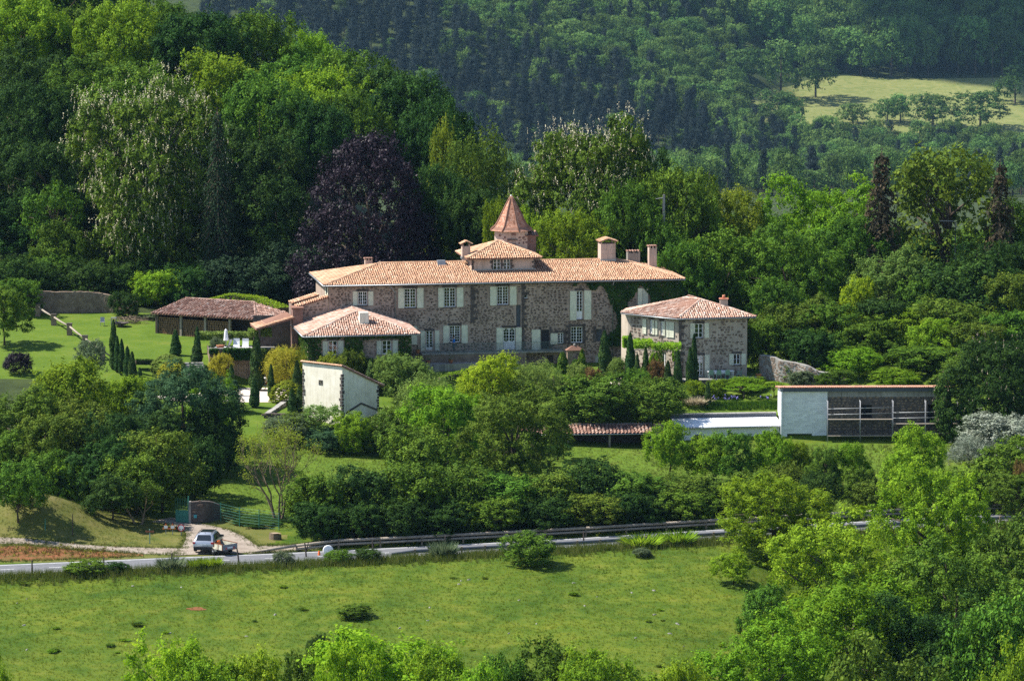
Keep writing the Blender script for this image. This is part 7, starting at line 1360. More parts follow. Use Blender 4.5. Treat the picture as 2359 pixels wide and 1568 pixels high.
plant('flowering_shrub', 'bush0', 'olive', 912, 930, 115, 369, 'rounded shrub dotted with white flowers right of the barn', cat='shrub', blossom=('cream', 160))
plant('bare_shrub', 'airy0', 'deep', 1240, 1020, 120, 361, 'thin dark shrub under the central tree', cat='shrub')
# the thicket on the left
wood([('bush0', 'bright', 150, 828, 180, 372, 'bright green tree at the top of the left thicket'), ('bush1', 'bright', 290, 865, 115, 369, 'bright green tree below the cypress row'), ('big1', 'blue', 420, 842, 205, 365, 'large blue-green tree in front of the garden steps'),
 ('broad0', 'bright', 478, 868, 115, 368, 'light green tree at the right shoulder of the blue-green tree'), ('broad1', 'olive', 200, 925, 155, 363, 'olive-green tree in the middle of the left thicket'), ('broad2', 'olive', 35, 895, 160, 368, 'olive tree at the left edge above the mound'),
 ('broad3', 'olive', 100, 955, 150, 358, 'olive tree near the left edge inside the thicket'), ('broad0', 'deep', 265, 955, 155, 359, 'dark tree in the heart of the left thicket'), ('broad2', 'deep', 340, 945, 130, 358, 'dark tree left of the blue-green tree base'),
 ('tall0', 'green', 40, 1062, 118, 337, 'rounded green tree in front of the mound at the left edge'), ('bush1', 'bright', 160, 1060, 92, 348, 'small bright tree behind the mound'), ('broad1', 'deep', 232, 1008, 140, 349, 'dark tree behind the drive entrance'),
 ('tall2', 'olive', 372, 995, 150, 342, 'sunlit two-stemmed tree over the drive'), ('tall0', 'deep', 258, 1098, 118, 335, 'dark leaning tree beside the road signs'), ('broad3', 'deep', 490, 925, 125, 357, 'dark tree right of the blue-green tree'),
 ('bush2', 'green', 312, 1045, 125, 346, 'green tree between the leaning tree and the thicket'), ('bush0', 'deep', 445, 1010, 120, 352, 'dark tree above the green gate'), ('broad1', 'green', 20, 985, 120, 350, 'green tree at the left edge of the thicket, lower one'), ('bush1', 'green', 100, 1040, 110, 349, 'green tree behind the mound near the left edge')])
plant('blue_conifer', 'cone_fir', 'blue', 540, 870, 68, 378, 'blue-green conical conifer beside the gravel court', cat='conifer')
plant('purple_shrub', 'bush0', 'purple', 42, 810, 58, 388, 'small purple-leaved shrub at the lower edge of the lawn', cat='shrub')
plant('thin_tree', 'airy1', 'sage', 206, 783, 72, 385, 'thin greyish tree beside the cypress row')
# hedge of shrubs behind the road
hb = 'hedge shrub behind the log rail, '
for k, (key, mat, x, y, w, Y, lab) in enumerate([('bush0', 'green', 745, 1092, 150, 344, 'leftmost and lightest'), ('bush1', 'deep', 840, 1078, 150, 347, 'second from the left and dark'), ('bush2', 'green', 950, 1066, 170, 350, 'third from the left, below the light green tree'), ('bush0', 'olive', 1062, 1072, 170, 350, 'below the left side of the central tree'),
  ('bush1', 'green', 1172, 1090, 160, 349, 'right below the central tree'), ('bush2', 'olive', 1265, 1085, 150, 350, 'olive one right of the central tree foot'), ('bush0', 'deep', 1355, 1062, 150, 353, 'dark tall one below the open shed'), ('bush1', 'green', 1455, 1085, 165, 350, 'bright one below the right end of the shed'),
  ('bush2', 'olive', 1565, 1098, 150, 350, 'olive one below the first sapling'), ('bush0', 'green', 1655, 1108, 150, 349, 'rightmost before the foreground trees'), ('bush1', 'deep', 725, 1155, 105, 339, 'low front one at its left end'), ('bush2', 'deep', 815, 1160, 120, 340, 'low dark front one near the white disc'),
  ('bush0', 'deep', 915, 1150, 130, 342, 'low front one under the third shrub'), ('bush1', 'deep', 1020, 1150, 140, 343, 'low front one left of centre'), ('bush2', 'green', 1130, 1145, 140, 344, 'low front one in the centre'), ('bush0', 'deep', 1240, 1142, 140, 344, 'low front one right of centre'),
  ('bush1', 'olive', 1350, 1135, 140, 345, 'low front one under the dark tall shrub'), ('bush2', 'deep', 1460, 1130, 140, 345, 'low front one near its right end'), ('bush0', 'green', 1570, 1130, 140, 346, 'low front one at its right end')]):
    Y = float(road_c(at((x, y), 335).x)[0]) + (3.4 if k >= 10 else 7.0)
    plant('hedge_shrub', key, mat, x, y, w, Y, hb + lab, 'shrubs of the roadside hedge', 'shrub')
# saplings before the block building
for key, mat, x, y, w, Y, lab in [('tall0', 'bright', 1545, 972, 105, 362, 'bright sapling in front of the annexe left end'), ('tall1', 'bright', 1625, 1000, 90, 361, 'bright sapling in front of the annexe openings'), ('tall2', 'green', 1690, 998, 95, 360, 'green sapling in front of the annexe right half'), ('tall0', 'bright', 1772, 992, 95, 359, 'bright sapling in front of the dark doorway'),
  ('tall1', 'bright', 1838, 1018, 68, 358, 'small sapling left of the scaffold'), ('tall2', 'olive', 1900, 1032, 75, 356, 'thin olive sapling below the scaffold'), ('tall1', 'bright', 1962, 1020, 80, 356, 'yellow-green sapling below the middle of the scaffold'), ('tall0', 'bright', 2108, 982, 120, 355, 'tallest bright sapling covering the right end of the scaffold'),
  ('bush1', 'olive', 1730, 1085, 110, 351, 'olive scrub bush below the saplings'), ('bush2', 'deep', 1880, 1090, 100, 349, 'dark scrub bush behind the guard rail'), ('tall2', 'green', 1975, 1078, 75, 349, 'slim green sapling close to the guard rail'), ('tall1', 'green', 2060, 1075, 85, 349, 'green sapling left of the tall foreground tree'),
  ('bush0', 'olive', 1815, 1070, 95, 353, 'olive scrub bush in the rough grass'), ('bush1', 'olive', 2010, 1110, 100, 347, 'low scrub bush at the guard rail')]:
    plant('sapling', key, mat, x, y, w, Y, lab, 'saplings on the rough slope', 'sapling' if key[0] == 't' else 'bush', tall=1.3, reach=9)
# foreground trees, right and bottom
wood([('big0', 'bright', 1782, 1085, 225, 324, 'bright foreground tree covering the end of the log rail'), ('big1', 'bright', 1935, 1190, 270, 306, 'large bright foreground tree right of the meadow'), ('big0', 'bright', 2150, 1048, 240, 319, 'tallest foreground tree on the right'), ('big1', 'bright', 1950, 1330, 345, 290, 'big foreground tree low on the right of the meadow'),
 ('big0', 'green', 2205, 1245, 290, 301, 'dark green foreground tree below the tallest one'), ('broad1', 'olive', 2325, 1195, 200, 312, 'olive foreground tree at the right edge'), ('big1', 'deep', 2140, 1375, 250, 287, 'shadowed foreground tree in the lower right'), ('big0', 'bright', 1765, 1425, 290, 273, 'bright foreground tree at the lower right end of the meadow'),
 ('broad2', 'olive', 2060, 1470, 260, 269, 'olive foreground tree at the bottom right'), ('broad3', 'green', 2290, 1385, 230, 281, 'green foreground tree near the bottom right corner'), ('bush0', 'green', 1762, 1345, 110, 300, 'dark small bush at the right edge of the meadow'), ('bush1', 'bright', 1560, 1520, 120, 266, 'low bright tree at the bottom before the right hand trees'),
 ('broad2', 'bright', 2330, 1500, 170, 268, 'bright tree in the bottom right corner'), ('tall0', 'bright', 1690, 1275, 90, 313, 'bright bush where the meadow meets the foreground trees')])
gB = 'tree tops along the bottom edge'
for key, mat, x, y, w, Y, lab in [('broad0', 'vivid', 412, 1478, 178, 262, 'leftmost rounded tree top at the bottom edge'), ('broad1', 'bright', 575, 1498, 135, 262, 'second tree top from the left at the bottom edge'), ('tall0', 'olive', 690, 1502, 90, 263, 'narrow olive tree top at the bottom edge'), ('broad2', 'vivid', 895, 1447, 250, 265, 'largest tree top at the bottom edge, below the middle'), ('broad3', 'bright', 1015, 1500, 115, 262, 'tree top just right of the largest one at the bottom edge'),
  ('broad0', 'green', 1150, 1515, 115, 262, 'small tree top at the bottom centre'), ('broad2', 'green', 1275, 1485, 155, 264, 'pointed tree top right of the bottom centre'), ('broad1', 'bright', 1405, 1497, 170, 263, 'wide tree top at the bottom, last before the open meadow'), ('bush0', 'bright', -5, 1528, 60, 262, 'tree top in the bottom left corner'), ('broad3', 'bright', 500, 1520, 130, 259, 'low bright tree top between the first two at the bottom edge'), ('broad0', 'vivid', 790, 1490, 130, 260, 'vivid tree top left of the largest one at the bottom edge'), ('broad1', 'bright', 1080, 1530, 120, 258, 'low tree top right of the largest one at the bottom edge'), ('broad3', 'bright', 1340, 1530, 130, 258, 'low bright tree top between the last two at the bottom edge')]:
    plant('broadleaf_tree', key, mat, x, y, w * 1.3, Y, lab, gB)
# cypresses
cy = [(261, 736, 15, 391, 'first and tallest cypress of the row on the lawn'), (270, 773, 12, 390, 'second cypress of the row on the lawn'), (280, 780, 12, 389, 'third cypress of the row on the lawn'), (293, 797, 14, 388, 'fourth cypress of the row on the lawn'), (304, 809, 15, 386, 'fifth and lowest cypress of the row on the lawn'), (322, 846, 11, 385, 'small separate cypress right of the lawn row'),
 (591, 771, 24, 391, 'thick tall cypress at the terrace corner'), (586, 874, 17, 380, 'slender cypress standing in the gravel court'), (533, 838, 13, 387, 'slim cypress left in front of the garage door'), (624, 838, 12, 385, 'slim cypress right of the garage door by the bamboo'), (684.5, 830, 18, 383, 'pointed cypress left of the cream barn'), (690, 887, 15, 378.5, 'lower cypress against the left edge of the cream barn'), (673, 894, 15, 378, 'short cypress beside the yellow dome hedge'), (855, 825, 21, 386, 'cypress behind the sloping barn roof'),
 (1393, 761, 22, 392, 'thick cypress before the mansion right of the gate pier'), (1452, 766, 18, 388, 'tall cypress at the left corner of the cottage pergola'), (1468, 814, 12, 387, 'slim cypress in front of the pergola, left of two'), (1487.5, 798, 14, 387, 'slim cypress in front of the pergola, right of two'), (1539, 830, 16, 384, 'cypress beside the red-leaved bush'), (1562, 806, 15, 383.5, 'tall cypress before the cottage corner'), (1552, 863, 12, 382.5, 'short cypress of the trio before the cottage corner'), (1599, 768, 14, 388.2, 'tall cypress beside the cottage front door'), (1590, 799, 14, 387.5, 'shorter cypress of the pair beside the cottage front door'), (1631, 878, 11, 381, 'slender dark cypress among the irises')]
for k, (x, y, w, Y, lab) in enumerate(cy): plant('cypress', 'cypress%d' % (k % 3), 'cypress', x, y, w * 1.22, Y, lab, 'garden cypresses', 'cypress')
plant('topiary_cone', 'cone', 'cypress', 404, 759, 27, 398, 'clipped dark cone standing alone on the lawn', cat='topiary'); plant('topiary_block', 'topiary', 'cypress', 453, 790, 24, 394.5, 'clipped dark column at the top of the garden steps', cat='topiary'); plant('topiary_cone', 'cone', 'cypress', 454, 751, 17, 399, 'clipped cone behind the dark column by the terrace', cat='topiary')
plant('topiary_column', 'topiary', 'olive', 1296, 810, 26, 391, 'clipped column with golden left side below the mansion', cat='topiary'); plant('topiary_cone', 'cone', 'green', 1341, 803, 26, 392, 'egg-shaped clipped evergreen beside the gate pier', cat='topiary'); plant('topiary_ball', 'ball', 'green', 1327, 828, 22, 390, 'clipped green ball at the foot of the egg-shaped evergreen', cat='topiary')
sh = [('bush0', 'pale', 1335, 838, 60, 387, 'pale garden shrub below the clipped ball'), ('bush1', 'red', 1370, 847, 40, 386, 'low red-leaved bush below the thick cypress'), ('bush2', 'pale', 1432, 825, 48, 389, 'pale flowering bush beside the gravel walk'), ('bush0', 'red', 1517, 829, 42, 386, 'red-tipped bush in front of the pergola'), ('bush1', 'bright', 1510, 806, 34, 389, 'bright bush under the pergola vine'), ('bush2', 'green', 1470, 850, 60, 384, 'green bush at the foot of the pergola cypresses'),
 ('bush0', 'bright', 1603, 876, 44, 385.2, 'rounded bush below the cottage terrace, left one'), ('bush1', 'bright', 1652, 874, 54, 385, 'rounded bush below the cottage terrace, second one'), ('umbrella', 'bright', 1713, 886, 82, 384.5, 'spreading low tree on the cottage garden lawn'), ('bush2', 'bright', 1722, 868, 74, 388, 'loose bush in front of the garden table'), ('umbrella', 'bright', 1783, 881, 40, 385, 'small rounded tree beside the block building corner'),
 ('bush1', 'sage', 1849, 853, 58, 389, 'greyish shrub at the foot of the garden wall'), ('bush2', 'green', 1530, 900, 60, 381.5, 'green shrub beneath the cypress trio'), ('bush0', 'sage', 350, 723, 50, 419, 'grey-green bush beside the wood store'), ('dome', 'pale', 387, 817, 72, 392, 'spreading low juniper on the lower lawn'), ('dome', 'gold', 394, 834, 60, 390.5, 'golden mound shrub left of the garden steps'),
 ('bush1', 'gold', 506, 814, 46, 392.5, 'golden climbing shrub left of the garage door'), ('dome', 'yellow', 665, 877, 78, 383, 'yellow-green clipped dome beside the cream barn'), ('bush2', 'sage', 502, 776, 30, 397, 'small olive tree on the terrace'), ('bush0', 'olive', 812, 806, 70, 388, 'shrub against the ivy wall between the wing windows'), ('bush1', 'yellow', 770, 815, 60, 386, 'yellowish shrub behind the cream barn'),
 ('bush2', 'blue', 752, 985, 95, 369, 'bluish bush in front of the cream barn'), ('bush0', 'sage', 665, 955, 100, 371, 'greyish bush below the dry-stone bed'), ('bush1', 'olive', 868, 985, 70, 369, 'olive bush at the right foot of the barn'), ('bush2', 'olive', 900, 815, 60, 388, 'olive shrub below the right window of the wing'), ('bush1', 'green', 1222, 1228, 105, 319.5, 'dark rounded bush at the top of the meadow by the rail'),
 ('bush0', 'deep', 732, 1462, 46, 289, 'dark bush near the bottom of the meadow, left of two'), ('bush1', 'blue', 812, 1460, 62, 289, 'bluish dark bush near the bottom of the meadow, right of two'), ('bush2', 'deep', 600, 1194, 120, 338.5, 'green scrub at the foot of the bare tree'), ('bush0', 'green', 690, 855, 40, 384, 'green bush behind the pointed cypress by the barn')]
for key, mat, x, y, w, Y, lab in sh: plant('garden_shrub' if Y > 340 else 'meadow_bush', key, mat, x, y, w, Y, lab, None, 'shrub' if Y > 340 else 'bush')
plant('bamboo_clump', 'willow1', 'gold', 660, 798, 85, 390, 'tall golden bamboo left of the wing', cat='plant'); plant('bamboo_clump', 'willow0', 'yellow', 697, 808, 50, 389.5, 'yellow-green bamboo beside the golden clump', cat='plant')
plant('bamboo_clump', 'airy0', 'pale', 738, 932, 100, 371.5, 'feathery pale bamboo in front of the cream barn', cat='plant'); plant('bamboo_clump', 'willow0', 'olive', 685, 950, 80, 371, 'feathery bamboo at the left front of the barn', cat='plant')
plant('ornamental_grass', 'grass_clump', 'straw', 1602, 912, 48, 381.5, 'dry straw-coloured ornamental grass beside the irises', cat='grass'); plant('nettle_clump', 'bush1', 'olive', 818, 1392, 70, gh((818, 1424)).y, 'dark tall weed clump in the middle of the meadow', cat='plant')
P = scatter_v(900, 1625, 1800, 380.2, 382.2); tag(blades('iris_leaves', fit_z(P), .3, .6, .02, 5, LM['green'], lean=.15, seed=15), 'tall green iris leaves in the garden bed above the annexe', 'iris leaves')
gI = 'lilac irises in the cottage garden'; gi = random.Random(9)
for i in range(26):
    x = 1636 + 70 * gi.random() if i < 19 else 1720 + 80 * gi.random(); p = gr((x, 930), 381.5 + gi.uniform(-.6, .8)); e_ = empty('iris', p, 0, 'lilac iris flower standing in the garden bed above the annexe', 'flower', gI); h = gi.uniform(.75, 1.0)
    b = MB(); b.tube([(0, 0, -.05), (0, .02, h)], .015, 4); b.build('stem', LM['green'], e_)
    g = np.random.default_rng(i); P = np.c_[g.normal(0, .035, (12, 2)), h + g.uniform(-.12, .1, 12)]; link('petals', leaves_mesh('petals', P, P - np.array([0, 0, h]), .05, LM['lilac'], g), e_)
gw = 'weed clumps dotted over the meadow'; gi = random.Random(21)
for i in range(26):
    x, y = gi.uniform(10, 1690), gi.uniform(1325, 1545)
    if 640 < x < 1000 and y > 1440: continue
    p = gh((x, y)); s_ = gi.uniform(.2, .5); e_ = empty('meadow_weed', p, gi.uniform(0, 6), 'small dark green weed clump in the meadow grass', 'weed', gw); e_.scale = (s_ * 1.8, s_ * 1.5, s_ * gi.uniform(.35, .7)); o = link('foliage', PROTO[gi.choice(['bush0', 'grass_clump', 'bush1'])]['crown'], e_); setmat(o, LM[gi.choice(['olive', 'green', 'bright'])])
for i in range(34):
    x, y = gi.uniform(10, 1600), gi.uniform(1330, 1545); p = gh((x, y)); b = MB(); n = 6; rr_ = [gi.uniform(.6, 1.1) for _ in range(n)]; b.add([(math.cos(1.047 * k) * rr_[k], math.sin(1.047 * k) * rr_[k] * .7, -.2) for k in range(n)] + [(math.cos(1.047 * k) * rr_[k] * .6, math.sin(1.047 * k) * rr_[k] * .4, .45) for k in range(n)], [(k, (k + 1) % n, n + (k + 1) % n, n + k) for k in range(n)] + [tuple(range(n, 2 * n))]); o = b.build('field_stone', M['grey_render'], None, False, p); s_ = gi.uniform(.1, .22); o.scale = (s_ * 1.3, s_, s_ * .8); o.rotation_euler = (0, 0, gi.uniform(0, 6)); tag(o, 'small pale stone lying in the meadow grass', 'stone', 'pale stones in the meadow')
rs = [(195, 1290, 84, 'leftmost leafy clump at the road edge, behind the badge of meadow'), (270, 1294, 48, 'leafy clump at the road edge between the first two posts'), (392, 1282, 46, 'leafy clump beside the third fence post'), (455, 1284, 34, 'bright rush clump left below the trailer'), (487, 1282, 34, 'bright rush clump right below the trailer'), (653, 1270, 40, 'leafy clump right of the leaning post'), (778, 1266, 62, 'leafy clump beside the white disc'), (845, 1263, 58, 'dark leafy clump right of the white disc'), (1020, 1245, 46, 'leafy clump at the near guard rail'), (1480, 1230, 70, 'pale leafy clump before the guard rail near its end'), (1560, 1222, 60, 'grassy clump by the right end of the guard rail'), (1480, 1262, 40, 'spiky dark clump in the upper right meadow')]
rs[0] = (195, 1290, 84, 'leftmost leafy clump at the near road edge')
for k, (x, y, w, lab) in enumerate(rs):
    p = gh((x, y + 20), 290); plant('roadside_clump', ['bush0', 'bush1', 'grass_clump', 'grass_clump', 'grass_clump', 'bush2'][k % 6], ['green', 'deep', 'sage', 'bright', 'bright', 'sage'][k % 6], x, y, w, min(p.y, road_c(p.x)[0] - ROADW - .9), lab, 'leafy clumps along the road edge', 'plant')
# clipped hedges
def hedge(name, pts, w, h, mat, label, seed=1, leaf=.1):
    g = np.random.default_rng(seed); pts = [Vector(p) for p in pts]; o0 = pts[0]; C = []; N = []; b = MB()
    for a, c in zip(pts[:-1], pts[1:]):
        d = c - a; L = d.length; d.normalize(); s_ = Vector((-d.y, d.x, 0)).normalized(); n = int(L * 260)
        for i in range(n):
            t = g.uniform(0, L); f = g.integers(0, 4)
            if f == 0 or f == 1: q = a + d * t + s_ * g.uniform(-w / 2, w / 2) + Vector((0, 0, h + g.normal(0, .04))); nn = (0, 0, 1)
            else: sg = -1 if f == 2 else 1; q = a + d * t + s_ * sg * (w / 2 + g.normal(0, .03)) + Vector((0, 0, g.uniform(0, h))); nn = tuple(s_ * sg)
            C.append(q - o0); N.append(nn)
        q0, q1 = a - o0, c - o0; sv = s_ * (w / 2 - .06); b.add([q0 - sv, q1 - sv, q1 + sv, q0 + sv] + [p + Vector((0, 0, h - .06)) for p in (q0 - sv, q1 - sv, q1 + sv, q0 + sv)], ((0, 1, 5, 4), (1, 2, 6, 5), (2, 3, 7, 6), (3, 0, 4, 7), (4, 5, 6, 7)))
    e_ = empty(name, o0, 0, label, 'hedge'); b.build('branches', M['bark'], e_); link('foliage', leaves_mesh('foliage', np.array([tuple(c) for c in C]), np.array(N, float), leaf, LM[mat], g, None, .9), e_)
def hp(v, Y, dz=0): p = at(v, Y); return (p.x, p.y, p.z - dz)
hedge('clipped_hedge', [hp(e5(300, 950), 387.5, 1.0), hp(e5(1060, 975), 388.0, 1.0)], 1.4, 1.0, 'bright', 'flat clipped hedge below the gate pier', 3)
hedge('clipped_hedge', [hp((1012, 868), 388, 1.1), hp((1080, 850), 389, 1.1)], 1.2, 1.1, 'bright', 'rounded bright hedge below the grey terrace wall', 4)
hedge('bank_hedge', [hp((470, 692), 418, 1.2), hp((530, 677), 418, 1.2), hp((590, 683), 417, 1.2), hp((655, 708), 412, 1.2)], 1.6, 1.2, 'bright', 'bright green hedge running above the wood store roof', 5, .12)
hedge('lawn_hedge', [hp(c5(1060, 665), 392, .5), hp(c5(1200, 665), 393, .5)], .8, .5, 'deep', 'low dark clipped hedge at the foot of the lawn', 6, .08)
# vines: pergola, terrace, hanging
def vine(name, label, boxes, mat, n, leaf=.13, seed=1):
    g = np.random.default_rng(seed); P = []
    for (v0, v1, Y, dep) in boxes:
        a, c = at(v0, Y), at(v1, Y); k = n // len(boxes); P.append(np.c_[g.uniform(min(a.x, c.x), max(a.x, c.x), k), Y + g.uniform(0, dep, k), g.uniform(min(a.z, c.z), max(a.z, c.z), k)])
    P = np.concatenate(P); t = np.clip(.5 + .4 * np.sin(P[:, 0] * 3) * np.sin(P[:, 2] * 4 + P[:, 0]), 0, 1); keep = g.random(len(P)) < .35 + .65 * t; P = P[keep]
    o = link(name, leaves_mesh(name, P, np.tile([[-.3, -.5, .8]], (len(P), 1)), leaf, LM[mat], g, t[keep], .9)); tag(o, label, 'vine')
vine('pergola_vine', 'leafy vine on the pergola along the left side of the cottage', [(c3(350, 690), c3(560, 780), 389.5, 2.5), (c3(540, 720), c3(850, 790), 388.4, 2.0), (c3(760, 780), c3(830, 900), 388.2, .8), (c3(240, 650), c3(300, 760), 391, 1.5)], 'bright', 5200, .13, 5)
pg = at(c3(360, 790), 389.6); e_ = empty('pergola', (pg.x, pg.y, th(pg.x, pg.y)), 0, 'simple wooden pergola carrying the vine beside the cottage', 'pergola')
for vx_, Y in ((360, 389.5), (560, 388.8), (780, 388.3)):
    p = at(c3(vx_, 780), Y); q = p - e_.location; b = MB(); b.box(q.x - .07, q.x + .07, q.y - .07, q.y + .07, -.5, q.z); b.build('post', M['grey_wood'], e_)
a = at(c3(350, 780), 389.5) - e_.location; c = at(c3(850, 790), 388.2) - e_.location; b = MB(); b.tube([a, c], .07, 6); b.build('beam', M['grey_wood'], e_)
vine('terrace_vine', 'mixed climbing greenery on the upper terrace wall', [(e3(150, 240), e3(700, 400), 399.0, 1.2), (e3(640, 235), e3(1250, 390), 399.4, 1.0), (e3(1180, 180), e3(1640, 330), 394.5, 1.5)], 'pale', 6500, .12, 6)
vine('wall_vine', 'dark vine hanging over the wall above the garage door', [(e3(690, 550), e3(1250, 790), 394.0, .35), (e3(430, 570), e3(600, 660), 393.9, .3)], 'ivy', 5000, .12, 7)
vine('hanging_vine', 'pale vine trailing down right of the thick cypress', [(e3(1420, 560), e3(1560, 900), 394.2, .4), (e3(1550, 590), e3(1740, 680), 394.4, .4)], 'pale', 2200, .11, 8)
# thorny half-bare tree by the drive: real branching
def branchy(name, v, vtop, Y, label, seed=4, stems=5, leafn=7, leafmat_='olive', spread=.5):
    g = random.Random(seed); p = at(v, Y); z = th(p.x, p.y); e_ = empty(name, (p.x, p.y, z), 0, label, 'tree'); H_ = at(vtop, Y).z - z; b = MB(); tips = []
    def grow(q, d, L, r, k):
        pts = [q]; n = 3
        for i in range(n): d = (d + Vector((g.uniform(-.22, .22), g.uniform(-.22, .22), g.uniform(-.05, .16)))).normalized(); pts.append(pts[-1] + d * L / n)
        b.tube(pts, [r, r * .85, r * .7, r * .55], 5 if k < 2 else 4, caps=False)
        if k >= 5: tips.append(pts[-1]); tips.append(pts[1]); return
        for _ in range(g.choice([2, 2, 3])): nd = (d + Vector((g.uniform(-.75, .75), g.uniform(-.75, .75), g.uniform(-.1, .45)))).normalized(); grow(pts[-1], nd, L * g.uniform(.62, .85), r * .58, k + 1)
        if g.random() < .6: nd = (d + Vector((g.uniform(-.9, .9), g.uniform(-.9, .9), .1))).normalized(); grow(pts[2], nd, L * .6, r * .4, k + 2)
    for s_ in range(stems):
        a = 6.28 * s_ / stems + g.uniform(-.3, .3); grow(Vector((.3 * math.cos(a), .3 * math.sin(a), -.1)), Vector((math.cos(a) * spread, math.sin(a) * spread * .6, 1)).normalized(), H_ * .29, .13, 0)
    b.build('trunk', M['bark_pale'], e_, True); gn = np.random.default_rng(seed); T = np.array([tuple(t) for t in tips]); T = T[(T[:, 2] < H_ * 1.05)]; P = np.repeat(T, leafn, 0) + gn.normal(0, .16, (len(T) * leafn, 3))
    link('crown', leaves_mesh('crown', P, np.tile([[0, 0, 1.0]], (len(P), 1)), .075, LM[leafmat_], gn, None, 1.0), e_)
branchy('half_bare_tree', (640, 1205), (640, 965), 339.0, 'half-bare multi-stemmed tree with sparse yellowish leaves on the grass bank', leafmat_='yellow', leafn=5)
branchy('slim_tree', (318, 1235), (330, 1100), 335.5, 'slim young tree with visible trunk beside the road signs', seed=6, stems=2, leafn=16, leafmat_='green', spread=.25)
# ================================================================== the far wooded hillside
FP = {}
def farp(key, seed, kind):
    g = np.random.default_rng(seed); b = MB()
    if kind == 'broad': me, C = crown_mesh('t', rand_lobes(seed, n=8, cz=.55, rz=.4, lr=(.15, .25), rx=.27, rad=.3), 150, 28, .024, .085, seed, LM['far_green'], sub=4)
    else:
        P = []; N = []; T = []
        for i in range(12):
            z = .25 + .72 * i / 12; r = .5 * (1.02 - z) ** .6 * g.uniform(.75, 1.15)
            for k in range(6):
                a = g.uniform(0, 6.28); m = 26; t = g.uniform(.2, 1, m); tt = g.uniform(0, .7); P.append(np.c_[np.cos(a) * r * t + g.normal(0, .05, m), np.sin(a) * r * t + g.normal(0, .05, m), z + .06 * t + g.normal(0, .02, m)]); N.append(np.tile([[np.cos(a) * .5, np.sin(a) * .5, .9]], (m, 1))); T.append(np.full(m, tt))
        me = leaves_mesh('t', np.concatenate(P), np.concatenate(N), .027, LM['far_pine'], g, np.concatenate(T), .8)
    b.tube([(0, 0, -.05), (0, 0, .35), (0, 0, .7)], [.028, .02, .006], 5); t = b.mesh('t2', M['bark'])
    bm = bmesh.new(); bm.from_mesh(me); n0 = len(bm.faces); bm.from_mesh(t); bm.faces.ensure_lookup_table()
    for f in bm.faces[n0:]: f.material_index = 1
    out = bpy.data.meshes.new(key); bm.to_mesh(out); bm.free(); out.materials.append(me.materials[0]); out.materials.append(M['bark']); FP[key] = out
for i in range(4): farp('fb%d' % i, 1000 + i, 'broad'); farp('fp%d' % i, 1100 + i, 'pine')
gf = random.Random(77)
def far_tree(x, Y, kind, h, w, label, group, mat=None, name=None):
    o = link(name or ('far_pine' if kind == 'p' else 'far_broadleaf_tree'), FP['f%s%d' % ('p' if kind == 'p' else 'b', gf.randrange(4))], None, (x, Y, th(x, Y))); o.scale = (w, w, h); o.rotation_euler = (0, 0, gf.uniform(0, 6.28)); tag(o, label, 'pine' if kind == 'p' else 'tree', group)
    if mat: setmat(o, LM[mat])
    return o
FAR = []
Y = 1560.0; row = 0
while Y < 2640:
    st = 15.0 if Y < 2030 else (9.5 if Y < 2430 else 15.0); c = 470 + (row % 2) * 25
    while c < 2440:
        x = (c - 1179.5) / FV * (.9925 * Y + 6) + gf.uniform(-5, 5); yy = Y + gf.uniform(-6, 6); z = th(x, yy); vx, vy = vof(x, yy, z); c += st * FV / Y
        vt = vof(x, yy, z + 16)[1]
        if vt > 600 or vy < -8 - (75 if Y > 2400 else 0) or (vx < 1080 and vy > 250 + (vx - 700) * .5) or (Y < 2030 and vx < 1120): continue
        if vx > 1705 and 2211 < yy < 2442: continue
        line = 95 + (vx - 1100) * .37 + 28 * math.sin(vx * .012) + gf.uniform(-22, 22)
        pine = (vy > line and vx < 1830 and vy < 520) or vx < 1010 + gf.uniform(-60, 60)
        if Y < 2030: pine = gf.random() < .08
        if gf.random() < .1: pine = not pine
        if 1480 < vx < 1800 and vy < 95 and gf.random() < .55: pine = True
        if yy > 2438: kind, h, w = 's', gf.uniform(24, 38), gf.uniform(18, 28)
        elif pine: kind, h, w = 'p', gf.uniform(13, 23), gf.uniform(8, 12.5)
        else: kind, h, w = 'b', gf.uniform(10, 20), gf.uniform(10, 19)
        FAR.append((kind, x, yy, h, w, vx, vy))
    Y += 17.0 if Y < 2030 else (10.0 if Y < 2430 else 18.0); row += 1
gf.shuffle(FAR); FAR.sort(key=lambda t: -(t[4] / t[2]) * (1.0 if 0 < t[6] < 430 else .5)); cnt = dict(p=0, b=0, s=0); REST = []
FLAB = dict(p=('dark bluish pine in the forest on the far hillside', 'pines of the far hillside'), b=('soft green broadleaf tree in the forest on the far hillside', 'broadleaf trees of the far hillside'), s=('tall shadowed tree behind the pale field on the far hillside', 'shadowed trees above the far field'))
FIRST = {}
for t in FAR:
    kind = t[0]; cnt[kind] += 1
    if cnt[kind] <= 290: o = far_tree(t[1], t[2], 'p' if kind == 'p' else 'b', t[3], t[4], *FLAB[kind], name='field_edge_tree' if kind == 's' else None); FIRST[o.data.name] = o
    else: REST.append(t)
